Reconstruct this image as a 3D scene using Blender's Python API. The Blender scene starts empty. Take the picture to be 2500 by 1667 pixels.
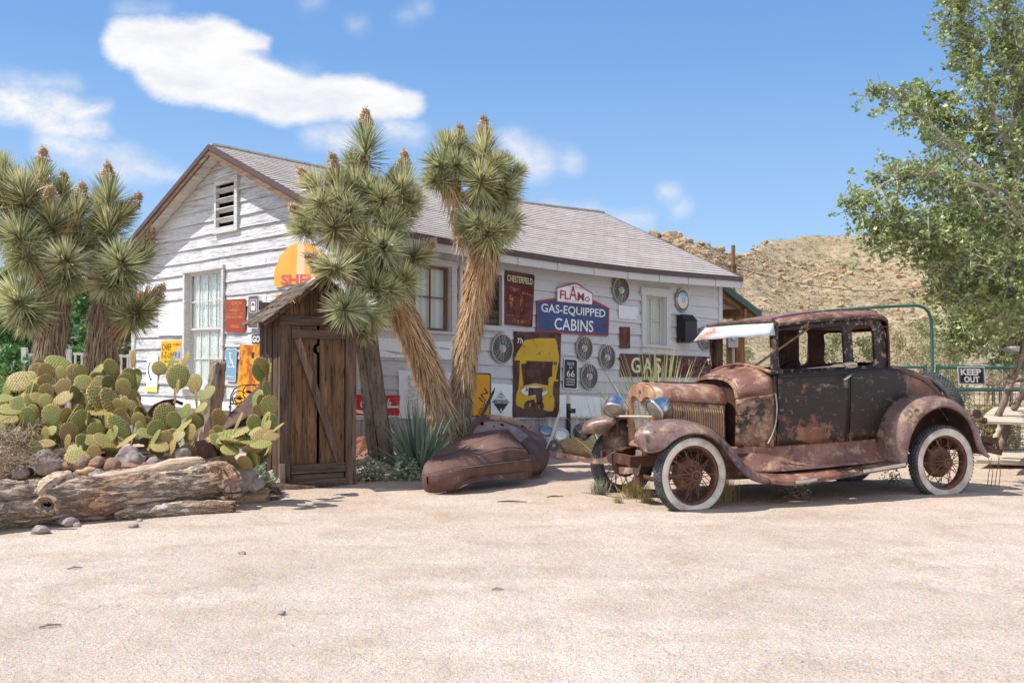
import bpy, math, random
from mathutils import Vector, Matrix, noise as MN
R = random.Random(11)
PI = math.pi
scene = bpy.context.scene
COL = scene.collection

# ------------------------------------------------------------------ camera
FPX, CAMH = 2400.0, 1.28
PITCH = math.atan((892 - 833.5) / FPX)
cd = bpy.data.cameras.new("camera"); cam = bpy.data.objects.new("camera", cd); COL.objects.link(cam)
cam.location = (0, 0, CAMH); cam.rotation_euler = (PI / 2 + PITCH, 0, 0)
cd.sensor_width = 36; cd.lens = FPX / 2500 * 36; cd.clip_start = 0.05; cd.clip_end = 5000
scene.camera = cam
scene.view_settings.view_transform = 'Standard'; scene.view_settings.look = 'None'
scene.view_settings.exposure = 0.30; scene.view_settings.gamma = 1.0
CP, SP = math.cos(PITCH), math.sin(PITCH)

def ray(u, v):
    x = (u - 1250) / FPX; y = (833.5 - v) / FPX
    return Vector((x, CP - y * SP, SP + y * CP))
def at(u, v, Y):
    d = ray(u, v); return Vector((0, 0, CAMH)) + d * (Y / d.y)
def pxm(Y): return Y / FPX            # metres per photo pixel at depth Y

# ------------------------------------------------------------------ sun and sky
SUN = Vector((-0.553, -0.028, 0.833)).normalized()
sd = bpy.data.lights.new("sun", 'SUN'); so = bpy.data.objects.new("sun", sd); COL.objects.link(so)
sd.energy = 5.0; sd.angle = math.radians(0.53); sd.color = (1.0, 0.965, 0.91)
so.rotation_euler = SUN.to_track_quat('Z', 'Y').to_euler()
so.location = (-20, -5, 30)
world = bpy.data.worlds.new("World"); scene.world = world; world.use_nodes = True
SKY_STRENGTH = 0.13

def lin(h):
    h = h.lstrip('#'); o = []
    for i in (0, 2, 4):
        c = int(h[i:i + 2], 16) / 255
        o.append(c / 12.92 if c <= .04045 else ((c + .055) / 1.055) ** 2.4)
    return tuple(o)

class NT:
    """small node-tree helper"""
    def __init__(s, tree): s.t = tree; s.t.nodes.clear()
    def n(s, typ, **k):
        nd = s.t.nodes.new(typ)
        for a, b in k.items(): setattr(nd, a, b)
        return nd
    def put(s, inp, v):
        if v is None: return
        if isinstance(v, bpy.types.NodeSocket): s.t.links.new(v, inp)
        else:
            if isinstance(v, (tuple, list)) and inp.type == 'RGBA' and len(v) == 3: v = (*v, 1)
            inp.default_value = v
    def co(s, kind='Object'):
        return s.n('ShaderNodeTexCoord').outputs[kind]
    def map(s, vec, scale=(1, 1, 1), loc=(0, 0, 0), rot=(0, 0, 0)):
        m = s.n('ShaderNodeMapping'); s.put(m.inputs['Vector'], vec)
        m.inputs['Scale'].default_value = scale; m.inputs['Location'].default_value = loc; m.inputs['Rotation'].default_value = rot
        return m.outputs[0]
    def noise(s, scale, detail=4, rough=.55, vec=None, dist=0, col=False):
        m = s.n('ShaderNodeTexNoise'); m.inputs['Scale'].default_value = scale; m.inputs['Detail'].default_value = detail
        m.inputs['Roughness'].default_value = rough; m.inputs['Distortion'].default_value = dist
        s.put(m.inputs['Vector'], vec if vec is not None else s.co())
        return m.outputs['Color' if col else 'Fac']
    def voro(s, scale, vec=None, feature='F1', rand=1.0, out='Distance'):
        m = s.n('ShaderNodeTexVoronoi', feature=feature); m.inputs['Scale'].default_value = scale
        m.inputs['Randomness'].default_value = rand
        s.put(m.inputs['Vector'], vec if vec is not None else s.co())
        return m.outputs[out]
    def voro2(s, scale, vec, rand):
        m = s.n('ShaderNodeTexVoronoi', voronoi_dimensions='2D'); m.inputs['Scale'].default_value = scale; m.inputs['Randomness'].default_value = rand
        s.put(m.inputs['Vector'], vec); return m.outputs['Distance']
    def wave(s, scale, vec, dist=0, detail=2, dirn='X', prof='SIN', dscale=1.0):
        m = s.n('ShaderNodeTexWave', bands_direction=dirn, wave_profile=prof); m.inputs['Scale'].default_value = scale
        m.inputs['Distortion'].default_value = dist; m.inputs['Detail'].default_value = detail; m.inputs['Detail Scale'].default_value = dscale
        s.put(m.inputs['Vector'], vec); return m.outputs['Fac']
    def ramp(s, fac, stops, interp='LINEAR'):
        m = s.n('ShaderNodeValToRGB'); cr = m.color_ramp; cr.interpolation = interp
        while len(cr.elements) < len(stops): cr.elements.new(.5)
        for e, (p, c) in zip(cr.elements, stops):
            e.position = p; e.color = (c, c, c, 1) if isinstance(c, (int, float)) else (*c[:3], 1)
        s.put(m.inputs[0], fac); return m.outputs[0]
    def mix(s, fac, a, b, mode='MIX'):
        m = s.n('ShaderNodeMix', data_type='RGBA', blend_type=mode)
        s.put(m.inputs[0], fac); s.put(m.inputs[6], a); s.put(m.inputs[7], b); return m.outputs[2]
    def math(s, op, a, b=None, c=None, clamp=False):
        m = s.n('ShaderNodeMath', operation=op); m.use_clamp = clamp
        s.put(m.inputs[0], a); s.put(m.inputs[1], b); s.put(m.inputs[2], c); return m.outputs[0]
    def vm(s, op, a, b=None, out=0):
        m = s.n('ShaderNodeVectorMath', operation=op); s.put(m.inputs[0], a); s.put(m.inputs[1], b)
        return m.outputs['Value' if out == 'Value' else 0]
    def sep(s, v):
        m = s.n('ShaderNodeSeparateXYZ'); s.put(m.inputs[0], v); return m.outputs
    def comb(s, x, y, z):
        m = s.n('ShaderNodeCombineXYZ'); s.put(m.inputs[0], x); s.put(m.inputs[1], y); s.put(m.inputs[2], z); return m.outputs[0]
    def bump(s, h, strength=.4, dist=.01, normal=None):
        m = s.n('ShaderNodeBump'); m.inputs['Strength'].default_value = strength; m.inputs['Distance'].default_value = dist
        s.put(m.inputs['Height'], h); s.put(m.inputs['Normal'], normal); return m.outputs[0]
    def rnd(s): return s.n('ShaderNodeNewGeometry').outputs['Random Per Island']
    def orand(s): return s.n('ShaderNodeObjectInfo').outputs['Random']

def mat(name, fn):
    m = bpy.data.materials.new(name); m.use_nodes = True; t = NT(m.node_tree)
    out = t.n('ShaderNodeOutputMaterial'); p = t.n('ShaderNodeBsdfPrincipled')
    t.t.links.new(p.outputs[0], out.inputs[0])
    r = fn(t) or {}
    names = dict(color='Base Color', rough='Roughness', metal='Metallic', normal='Normal', spec='Specular IOR Level',
                 trans='Transmission Weight', alpha='Alpha', coat='Coat Weight', ior='IOR', sheen='Sheen Weight')
    for k, v in r.items(): t.put(p.inputs[names[k]], v)
    if name.startswith('leaf'):
        tr = t.n('ShaderNodeBsdfTranslucent'); ms = t.n('ShaderNodeMixShader'); ms.inputs[0].default_value = .25
        t.put(tr.inputs[0], r['color']); t.t.links.new(p.outputs[0], ms.inputs[1]); t.t.links.new(tr.outputs[0], ms.inputs[2])
        t.t.links.new(ms.outputs[0], out.inputs[0])
    return m

# world: Nishita sky with clouds laid out by direction
def build_world():
    t = NT(world.node_tree)
    out = t.n('ShaderNodeOutputWorld'); bg = t.n('ShaderNodeBackground')
    sky = t.n('ShaderNodeTexSky', sky_type='NISHITA'); sky.sun_disc = False
    sky.sun_elevation = math.asin(SUN.z); sky.sun_rotation = math.atan2(SUN.x, SUN.y)
    sky.altitude = 1100; sky.air_density = 1.0; sky.dust_density = 0.9; sky.ozone_density = 1.6
    base = t.vm('SCALE', sky.outputs[0]); base.node.inputs[3].default_value = SKY_STRENGTH
    co = t.co('Generated'); x, y, z = t.sep(co)
    grad = t.ramp(z, [(.0, lin('#b6d0e9')), (.06, lin('#a9c8ea')), (.14, lin('#94bbe7')), (.30, lin('#70a0da')), (.6, lin('#487fc3')), (1.0, lin('#3a6aad'))])
    base = t.mix(.78, base, grad)
    # added fill light: unseen sky behind the camera made brighter and whiter
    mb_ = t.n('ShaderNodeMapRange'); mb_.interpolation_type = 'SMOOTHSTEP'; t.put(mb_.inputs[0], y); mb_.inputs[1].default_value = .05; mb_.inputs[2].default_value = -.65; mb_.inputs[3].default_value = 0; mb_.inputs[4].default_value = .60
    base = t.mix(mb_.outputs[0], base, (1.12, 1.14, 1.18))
    ys = t.math('MAXIMUM', y, .02)
    U = t.math('DIVIDE', x, ys); V = t.math('DIVIDE', z, ys)
    p = t.comb(U, V, 0)
    nz = t.noise(24, 9, .68, vec=t.map(p, (1, 1.6, 1)), col=True)
    nz2 = t.noise(7, 3, .5, vec=p, col=True)
    def sub(a, b): return t.vm('SUBTRACT', a, b)
    wob = t.vm('SCALE', sub(nz, (.5, .5, .5))); wob.node.inputs[3].default_value = .019
    wob2 = t.vm('SCALE', sub(nz2, (.5, .5, .5))); wob2.node.inputs[3].default_value = .012
    pw = t.vm('ADD', t.vm('ADD', p, wob), wob2)
    def X(u, v):
        d = ray(u, v); return (d.x / d.y, d.z / d.y, 0)
    def capsule(a, b, ra, rb):
        a, b = Vector(X(*a)), Vector(X(*b)); ba = b - a; L2 = max(ba.dot(ba), 1e-9)
        pa = sub(pw, tuple(a)); h = t.math('DIVIDE', t.vm('DOT_PRODUCT', pa, tuple(ba), out='Value'), L2, clamp=True)
        q = t.vm('SCALE', tuple(ba)); t.put(q.node.inputs[3], h)
        dl = t.n('ShaderNodeVectorMath', operation='LENGTH'); t.put(dl.inputs[0], sub(pa, q))
        rr = t.math('MULTIPLY_ADD', h, (rb - ra) / FPX, ra / FPX)
        return t.math('SUBTRACT', rr, dl.outputs['Value'])      # >0 inside
    def group(caps, soft, amount):
        d = None
        for c in caps:
            v = capsule(*c); d = v if d is None else t.math('SMOOTH_MAX', d, v, .014)
        m = t.n('ShaderNodeMapRange'); m.interpolation_type = 'SMOOTHSTEP'
        t.put(m.inputs[0], d); m.inputs[1].default_value = -soft; m.inputs[2].default_value = soft; m.inputs[3].default_value = 0; m.inputs[4].default_value = amount
        return m.outputs[0]
    big = group([((312, 98), (520, 118), 60, 72), ((420, 150), (700, 238), 92, 62), ((690, 240), (880, 240), 62, 54),
                 ((880, 243), (1000, 255), 54, 30), ((520, 95), (640, 110), 50, 16)], .0075, 1.0)
    left = group([((-40, 245), (150, 262), 42, 44), ((150, 285), (262, 262), 34, 6), ((120, 300), (250, 322), 34, 18)], .012, 1.0)
    low = group([((120, 345), (300, 402), 26, 36), ((300, 405), (432, 432), 30, 6), ((0, 200), (180, 205), 10, 10)], .016, .82)
    far = group([((762, 335), (842, 340), 20, 34), ((1235, 352), (1312, 395), 24, 40), ((1262, 330), (1262, 345), 8, 12), ((1390, 388), (1392, 392), 18, 22),
                 ((1625, 473), (1630, 473), 14, 12), ((1340, 512), (1440, 518), 6, 8), ((1460, 535), (1580, 540), 12, 8), ((1660, 515), (1662, 515), 10, 8),
                 ((950, 310), (1010, 330), 26, 20)], .014, .8)
    wisp = group([((300, 22), (400, 24), 8, 4), ((755, 5), (775, 5), 6, 5), ((870, 60), (885, 60), 5, 5), ((1030, 20), (1036, 20), 8, 6), ((990, 42), (996, 42), 5, 5), ((700, 178), (760, 184), 5, 8)], .016, .5)
    mask = big
    rag = t.ramp(t.noise(30, 8, .68, vec=t.map(pw, (1, 1.5, 1))), [(.34, .5), (.56, 1)])
    for g in (left, low, far, wisp): mask = t.math('MAXIMUM', mask, t.math('MULTIPLY', g, rag))
    mask = t.math('MULTIPLY', mask, t.math('GREATER_THAN', y, .03))
    shade = t.ramp(t.noise(9, 6, .6, vec=t.map(pw, (1, 2.2, 1))), [(.34, (.64, .67, .73)), (.56, (.80, .80, .805))])
    # the air pales towards the horizon
    c = t.mix(mask, base, shade)
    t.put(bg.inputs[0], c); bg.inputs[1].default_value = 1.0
    t.t.links.new(bg.outputs[0], out.inputs[0])
build_world()

# ------------------------------------------------------------------ mesh helpers
class MB:
    def __init__(s): s.v = []; s.f = []
    def add(s, vs, fs):
        o = len(s.v); s.v += [Vector(v) for v in vs]; s.f += [tuple(i + o for i in f) for f in fs]; return o
    def box(s, c, d, rot=None):
        c = Vector(c); x, y, z = d[0] / 2, d[1] / 2, d[2] / 2
        vs = [Vector((a * x, b * y, e * z)) for a in (-1, 1) for b in (-1, 1) for e in (-1, 1)]
        if rot is not None: vs = [rot @ v for v in vs]
        s.add([v + c for v in vs], [(0, 1, 3, 2), (4, 6, 7, 5), (0, 4, 5, 1), (2, 3, 7, 6), (0, 2, 6, 4), (1, 5, 7, 3)])
        return s
    def bx(s, x0, x1, y0, y1, z0, z1): return s.box(((x0 + x1) / 2, (y0 + y1) / 2, (z0 + z1) / 2), (x1 - x0, y1 - y0, z1 - z0))
    def beam(s, a, b, w, h, up=(0, 0, 1), seg=1, warp=0):
        a, b = Vector(a), Vector(b); d = (b - a).normalized(); up = Vector(up)
        sx = d.cross(up)
        if sx.length < 1e-4: sx = d.cross(Vector((1, 0, 0)))
        sx.normalize(); sz = sx.cross(d).normalized(); vs = []; fs = []
        for i in range(seg + 1):
            p = a.lerp(b, i / seg)
            if warp: p = p + sx * R.uniform(-warp, warp) + sz * R.uniform(-warp, warp)
            vs += [p - sx * w / 2 - sz * h / 2, p + sx * w / 2 - sz * h / 2, p + sx * w / 2 + sz * h / 2, p - sx * w / 2 + sz * h / 2]
        for i in range(seg):
            for k in range(4): fs.append((i * 4 + k, i * 4 + (k + 1) % 4, i * 4 + 4 + (k + 1) % 4, i * 4 + 4 + k))
        fs += [(3, 2, 1, 0), tuple(seg * 4 + k for k in range(4))]
        s.add(vs, fs); return s
    def tube(s, pts, r, n=8, cap=True, jit=0, closed=False):
        pts = [Vector(p) for p in pts]; m = len(pts)
        if not isinstance(r, (list, tuple)): r = [r] * m
        vs = []; fs = []; prev = None
        for i, p in enumerate(pts):
            if closed: d = pts[(i + 1) % m] - pts[i - 1]
            else: d = pts[min(i + 1, m - 1)] - pts[max(i - 1, 0)]
            d = d.normalized() if d.length > 1e-9 else Vector((0, 0, 1))
            if prev is None:
                a = d.cross(Vector((0, 0, 1)));
                if a.length < .1: a = d.cross(Vector((1, 0, 0)))
            else: a = prev - d * prev.dot(d)
            a.normalize(); prev = a; b = d.cross(a)
            for k in range(n):
                an = 2 * PI * k / n; q = r[i] * (1 + (R.uniform(-jit, jit) if jit else 0))
                vs.append(p + a * math.cos(an) * q + b * math.sin(an) * q)
        for i in range(m if closed else m - 1):
            j = (i + 1) % m
            for k in range(n): fs.append((i * n + k, i * n + (k + 1) % n, j * n + (k + 1) % n, j * n + k))
        if cap and not closed: fs += [tuple(range(n - 1, -1, -1)), tuple((m - 1) * n + k for k in range(n))]
        s.add(vs, fs); return s
    def lathe(s, prof, M, n=24):
        """profile (r, h) turned about the local z of matrix M"""
        vs = []; fs = []; m = len(prof)
        for k in range(n):
            a = 2 * PI * k / n
            for r, h in prof: vs.append(M @ Vector((r * math.cos(a), r * math.sin(a), h)))
        for k in range(n):
            for i in range(m - 1):
                if prof[i][0] < 1e-6 and prof[i + 1][0] < 1e-6: continue
                fs.append((k * m + i, ((k + 1) % n) * m + i, ((k + 1) % n) * m + i + 1, k * m + i + 1))
        s.add(vs, fs); return s
    def grid(s, fn, nu, nv, cu=False, cv=False):
        vs = [Vector(fn(i / (nu if cu else nu - 1), j / (nv if cv else nv - 1))) for i in range(nu) for j in range(nv)]
        fs = []
        for i in range(nu if cu else nu - 1):
            for j in range(nv if cv else nv - 1):
                a, b = (i + 1) % nu, (j + 1) % nv
                fs.append((i * nv + j, a * nv + j, a * nv + b, i * nv + b))
        s.add(vs, fs); return s
    def prism(s, poly, f, t0, t1):
        """2D outline -> slab; f(a, b, t) gives the point"""
        n = len(poly)
        vs = [f(a, b, t0) for a, b in poly] + [f(a, b, t1) for a, b in poly]
        fs = [tuple(range(n - 1, -1, -1)), tuple(range(n, 2 * n))] + [(i, (i + 1) % n, n + (i + 1) % n, n + i) for i in range(n)]
        s.add(vs, fs); return s
    def quad(s, a, b, c, d): s.add([a, b, c, d], [(0, 1, 2, 3)]); return s
    def rock(s, c, r, sub=2, seed=0, flat=.7, amp=.35, rough=.12):
        me = ico(sub); o = len(s.v); c = Vector(c); sv = Vector((seed * 7.3, seed * 3.1, seed * 1.7))
        sc = Vector(r) if isinstance(r, (tuple, list, Vector)) else Vector((r, r, r * flat))
        for q in me[0]:
            k = 1 + amp * MN.noise(q * 1.1 + sv) + rough * MN.noise(q * 3.3 + sv)
            # planes cut it angular
            for a in range(5):
                nn = Vector((math.sin(seed * 3 + a * 2.1), math.cos(seed * 5 + a * 1.3), math.sin(seed * 2 + a * 4.7))).normalized()
                dd = q.dot(nn)
                if dd > .62: k *= .62 / dd * .5 + .5
            s.v.append(c + Vector((q.x * sc.x, q.y * sc.y, q.z * sc.z)) * k)
        s.f += [tuple(i + o for i in f) for f in me[1]]
        return s
    def xf(s, M):
        s.v = [M @ v for v in s.v]; return s
    def build(s, name, m, parent=None, smooth=True, angle=40, world=False, loc=None, rotz=None, post=None, sol=None, fix=False):
        vs = s.v
        if post: vs = [post(v) for v in vs]
        if world and parent is not None:
            q = parent
            while q.name not in FR: q = q.parent
            inv = FR[q.name].inverted(); vs = [inv @ v for v in vs]
        M = Matrix.Identity(4)
        if loc is not None:
            M = Matrix.Translation(loc) @ Matrix.Rotation(rotz or 0, 4, 'Z'); inv = M.inverted(); vs = [inv @ v for v in vs]
        me = bpy.data.meshes.new(name); me.from_pydata(vs, [], s.f)
        if fix: me.validate()
        if smooth and me.polygons:
            me.polygons.foreach_set('use_smooth', [True] * len(me.polygons))
            if angle: me.set_sharp_from_angle(angle=math.radians(angle))
        me.update()
        o = bpy.data.objects.new(name, me); COL.objects.link(o)
        if m: me.materials.append(m)
        if parent is not None:
            o.parent = parent
        if loc is not None: o.location = loc; o.rotation_euler = (0, 0, rotz or 0)
        if sol:
            md = o.modifiers.new('thickness', 'SOLIDIFY'); md.thickness = sol; md.offset = -1
        return o

_ico = {}
def ico(sub):
    if sub in _ico: return _ico[sub]
    import bmesh
    b = bmesh.new(); bmesh.ops.create_icosphere(b, subdivisions=sub, radius=1)
    b.verts.ensure_lookup_table()
    _ico[sub] = ([v.co.copy() for v in b.verts], [tuple(v.index for v in f.verts) for f in b.faces]); b.free()
    return _ico[sub]

FR = {}
def thing(name, label, cat, loc=(0, 0, 0), rotz=0, group=None):
    o = bpy.data.objects.new(name, None); COL.objects.link(o); o.empty_display_size = .1
    o.location = loc; o.rotation_euler = (0, 0, rotz); o['label'] = label; o['category'] = cat
    if group: o['group'] = group
    FR[o.name] = Matrix.Translation(loc) @ Matrix.Rotation(rotz, 4, 'Z')
    return o
def tag(o, label=None, cat=None, group=None, kind=None):
    if label: o['label'] = label
    if cat: o['category'] = cat
    if group: o['group'] = group
    if kind: o['kind'] = kind
    return o
def inst(src, name, parent=None, M=None):
    o = bpy.data.objects.new(name, src if isinstance(src, bpy.types.Mesh) else src.data); COL.objects.link(o)
    if parent is not None: o.parent = parent
    if M is not None: o.matrix_basis = M
    return o
def frame_to(zaxis, loc, scale=1.0, roll=0):
    q = Vector(zaxis).normalized().to_track_quat('Z', 'Y')
    return Matrix.Translation(loc) @ q.to_matrix().to_4x4() @ Matrix.Rotation(roll, 4, 'Z') @ Matrix.Scale(scale, 4)

_txt = {}
def text_geo(s, bold=0.0, shear=0.0, spacing=1.0):
    """outline letters as flat faces, normalised to a unit box"""
    k = (s, bold, shear, spacing)
    if k in _txt: return _txt[k]
    c = bpy.data.curves.new('lettering', 'FONT'); c.body = s; c.size = 1; c.offset = bold; c.shear = shear; c.space_character = spacing
    c.resolution_u = 3; c.fill_mode = 'FRONT'
    o = bpy.data.objects.new('lettering', c); COL.objects.link(o)
    dg = bpy.context.evaluated_depsgraph_get(); me = o.evaluated_get(dg).to_mesh()
    vs = [v.co.copy() for v in me.vertices]; fs = [tuple(p.vertices) for p in me.polygons]
    o.evaluated_get(dg).to_mesh_clear(); bpy.data.objects.remove(o); bpy.data.curves.remove(c)
    x0, x1 = min(v.x for v in vs), max(v.x for v in vs); y0, y1 = min(v.y for v in vs), max(v.y for v in vs)
    g = ([((v.x - x0) / (x1 - x0), (v.y - y0) / (y1 - y0)) for v in vs], fs); _txt[k] = g
    return g

def lerp(a, b, t): return a + (b - a) * t
def interp(x, pts):
    if x <= pts[0][0]: return pts[0][1]
    for (a, p), (b, q) in zip(pts, pts[1:]):
        if x <= b:
            t = (x - a) / (b - a); return p + (q - p) * t
    return pts[-1][1]
def smooth01(t): t = max(0, min(1, t)); return t * t * (3 - 2 * t)
def resample(pts, n):
    """even resampling of a polyline with a Catmull-Rom pass"""
    P = [Vector((*p, 0)) if len(p) == 2 else Vector(p) for p in pts]
    Q = []
    for i in range(len(P) - 1):
        p0, p1, p2, p3 = P[max(i - 1, 0)], P[i], P[i + 1], P[min(i + 2, len(P) - 1)]
        for k in range(8):
            t = k / 8; Q.append(.5 * ((2 * p1) + (p2 - p0) * t + (2 * p0 - 5 * p1 + 4 * p2 - p3) * t * t + (3 * p1 - p0 - 3 * p2 + p3) * t ** 3))
    Q.append(P[-1]); L = [0]
    for a, b in zip(Q, Q[1:]): L.append(L[-1] + (b - a).length)
    out = []; j = 0
    for i in range(n):
        s = L[-1] * i / (n - 1)
        while j < len(L) - 2 and L[j + 1] < s: j += 1
        t = (s - L[j]) / max(L[j + 1] - L[j], 1e-9); out.append(Q[j].lerp(Q[j + 1], min(1, t)))
    return out
# ------------------------------------------------------------------ materials
def m_sand(t):
    co = t.co(); big = t.noise(.35, 4, .6, co); mid = t.noise(2.2, 5, .62, co); fine = t.noise(75, 4, .7, co); grain = t.voro(190, co, out='Color')
    c = t.ramp(big, [(.35, lin('#bfae9f')), (.62, lin('#d0c1b4'))])
    # the warm strip of finer dirt beside the buildings
    x, y, z = t.sep(co); far = t.ramp(t.math('ADD', y, t.math('MULTIPLY', mid, 2.0)), [(0, 0), (1, 1)])
    mr = t.n('ShaderNodeMapRange'); t.put(mr.inputs[0], t.math('MULTIPLY_ADD', mid, 3.0, y)); mr.inputs[1].default_value = 7.5; mr.inputs[2].default_value = 12.0
    c = t.mix(t.math('MULTIPLY', mr.outputs[0], .55), c, lin('#c7a98d'))
    c = t.mix(t.ramp(mid, [(.46, 0), (.66, .5)]), c, lin('#ab967f'))
    c = t.mix(t.ramp(t.noise(.9, 5, .7, t.map(co, (.6, 1.6, 1), (3, 1, 0))), [(.52, 0), (.68, .5)]), c, lin('#ded2c2'))
    c = t.mix(t.ramp(fine, [(.36, .6), (.55, 0)]), c, lin('#857365'))
    scuff = t.noise(1.5, 7, .68, t.map(co, (1.1, 2.4, 1), (5, 2, 0)), dist=1.2)
    c = t.mix(t.ramp(scuff, [(.56, 0), (.70, .22)]), c, lin('#a08b79'))
    c = t.mix(.22, c, grain, 'OVERLAY')
    h = t.math('ADD', t.math('MULTIPLY', fine, .5), t.math('MULTIPLY', t.voro(150, co), .5))
    n = t.bump(mid, .7, .06); n = t.bump(t.noise(14, 4, .65, co), .6, .03, n); n = t.bump(scuff, .3, .04, n); n = t.bump(h, .8, .009, n)
    return dict(color=c, rough=.95, normal=n, spec=.15)
SAND = mat('sand', m_sand)

def m_hill(t):
    co = t.co(); a = t.noise(.09, 6, .6, co); b = t.noise(.9, 5, .65, co); v = t.voro(.55, co, out='Distance'); v2 = t.voro(1.7, co)
    c = t.ramp(a, [(.35, lin('#ab9678')), (.65, lin('#bfa98b'))])
    c = t.mix(t.ramp(b, [(.45, 0), (.62, .75)]), c, lin('#847e62'))
    c = t.mix(t.ramp(v2, [(.0, .5), (.25, 0)]), c, lin('#6f5c46'))
    c = t.mix(t.ramp(t.noise(.35, 4, .6, co), [(.5, 0), (.7, .55)]), c, lin('#b59a80'))
    n = t.bump(t.math('ADD', b, t.math('MULTIPLY', v, .7)), 1.0, .8)
    return dict(color=c, rough=.95, normal=n, spec=.1)
HILL = mat('hill_dirt', m_hill)

def rockmat(name, c1, c2, sc=4):
    def f(t):
        co = t.co(); a = t.noise(sc, 6, .62, co); b = t.noise(sc * 6, 4, .6, co); r = t.rnd()
        c = t.ramp(a, [(.32, c1), (.68, c2)]); c = t.mix(t.math('MULTIPLY', r, .35), c, t.mix(r, c2, c1))
        c = t.mix(t.ramp(b, [(.4, .4), (.6, 0)]), c, tuple(x * .5 for x in c1))
        return dict(color=c, rough=.9, normal=t.bump(t.math('ADD', a, t.math('MULTIPLY', b, .4)), .7, .03), spec=.2)
    return mat(name, f)
GRANITE = rockmat('hill_granite', lin('#94795f'), lin('#cfb896'), .9)
ROCK_GREY = rockmat('boulder_grey', lin('#8f827c'), lin('#b3a69c'), 5)
ROCK_RED = rockmat('boulder_red', lin('#8a6a5c'), lin('#a98a78'), 5)
ROCK_TAN = rockmat('boulder_tan', lin('#b39068'), lin('#cdb08a'), 4)

def sidingmat(name, white, grey, amt):
    def f(t):
        co = t.co(); x, y, z = t.sep(co); r = t.rnd()
        s = t.math('ADD', x, y); al = t.comb(t.math('ADD', t.math('MULTIPLY', s, .9), t.math('MULTIPLY', r, 37.0)), 0, t.math('MULTIPLY', z, 16.0))
        a = t.noise(2.4, 8, .78, al); b = t.noise(.8, 4, .6, t.comb(s, 0, t.math('MULTIPLY', z, 2.2))); g = t.noise(9, 5, .7, al)
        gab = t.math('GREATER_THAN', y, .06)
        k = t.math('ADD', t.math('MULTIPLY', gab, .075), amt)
        m = t.math('ADD', t.math('SUBTRACT', t.math('ADD', t.math('MULTIPLY', a, .75), t.math('MULTIPLY', b, .25)), .66), k)
        m = t.math('MULTIPLY', t.math('ADD', m, .055), 9, clamp=True)
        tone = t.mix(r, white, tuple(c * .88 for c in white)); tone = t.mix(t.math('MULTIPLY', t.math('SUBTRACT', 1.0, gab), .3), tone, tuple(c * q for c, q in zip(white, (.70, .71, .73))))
        tone = t.mix(t.ramp(b, [(.35, .35), (.65, 0)]), tone, tuple(c * .8 for c in (white[0], white[1], white[2] * 1.03)))
        c = t.mix(t.math('MULTIPLY', m, .8), tone, t.mix(g, grey, tuple(q * .45 for q in grey)))
        # hairline checks
        c = t.mix(t.ramp(g, [(.30, .8), (.445, 0)]), c, tuple(q * .6 for q in grey))
        h = t.math('SUBTRACT', t.math('MULTIPLY', g, .6), t.math('MULTIPLY', m, .5))
        return dict(color=c, rough=.75, normal=t.bump(h, .6, .006), spec=.25)
    return mat(name, f)
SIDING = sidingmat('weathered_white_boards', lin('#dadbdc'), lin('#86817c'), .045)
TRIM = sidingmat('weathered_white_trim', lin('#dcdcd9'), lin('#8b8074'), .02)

def woodmat(name, c1, c2, c3, ax=2, sc=1.0, rough=.85, rnd=.5, crack=.5):
    def f(t):
        co = t.co(); st = [11, 11, 11]; st[ax] = .9; r = t.rnd()
        v = t.vm('ADD', t.map(co, tuple(q * sc for q in st)), t.comb(t.math('MULTIPLY', r, 31), t.math('MULTIPLY', r, 17), 0))
        a = t.noise(1.3, 6, .65, v, dist=.6); b = t.noise(5, 6, .7, v)
        c = t.ramp(a, [(.3, c1), (.52, c2), (.72, c3)])
        c = t.mix(t.math('MULTIPLY', r, rnd), c, t.mix(r, c3, c1))
        c = t.mix(t.ramp(b, [(.36, crack), (.48, 0)]), c, tuple(q * .25 for q in c1))
        return dict(color=c, rough=rough, normal=t.bump(t.math('ADD', a, b), .75, .008), spec=.2)
    return mat(name, f)
OLDWOOD = woodmat('sun_bleached_planks', lin('#392b22'), lin('#675044'), lin('#917b6b'), crack=.75)
OLDWOOD_H = woodmat('sun_bleached_rails', lin('#3c312a'), lin('#625147'), lin('#8a786a'), ax=0, crack=.75)
DOORWOOD = woodmat('brown_door_planks', lin('#38291f'), lin('#6e5340'), lin('#a37f5d'), rnd=.6, crack=.85)
SHAKE = woodmat('grey_shakes', lin('#3a3029'), lin('#6e5f52'), lin('#978674'), ax=1, rnd=.8)
POSTWOOD = woodmat('grey_post_wood', lin('#54463c'), lin('#998676'), lin('#b8a799'), sc=.8, crack=.75)
POLEWOOD = woodmat('orange_post_wood', lin('#5f402a'), lin('#8f6644'), lin('#b38a63'), sc=.8)
PALEWOOD = woodmat('pale_plank_wood', lin('#a59684'), lin('#c9bba8'), lin('#ddd0be'), ax=0, crack=.3)
STICK = woodmat('dry_sticks', lin('#715e4d'), lin('#9c8872'), lin('#c6b39b'), ax=0, sc=2)
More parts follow.
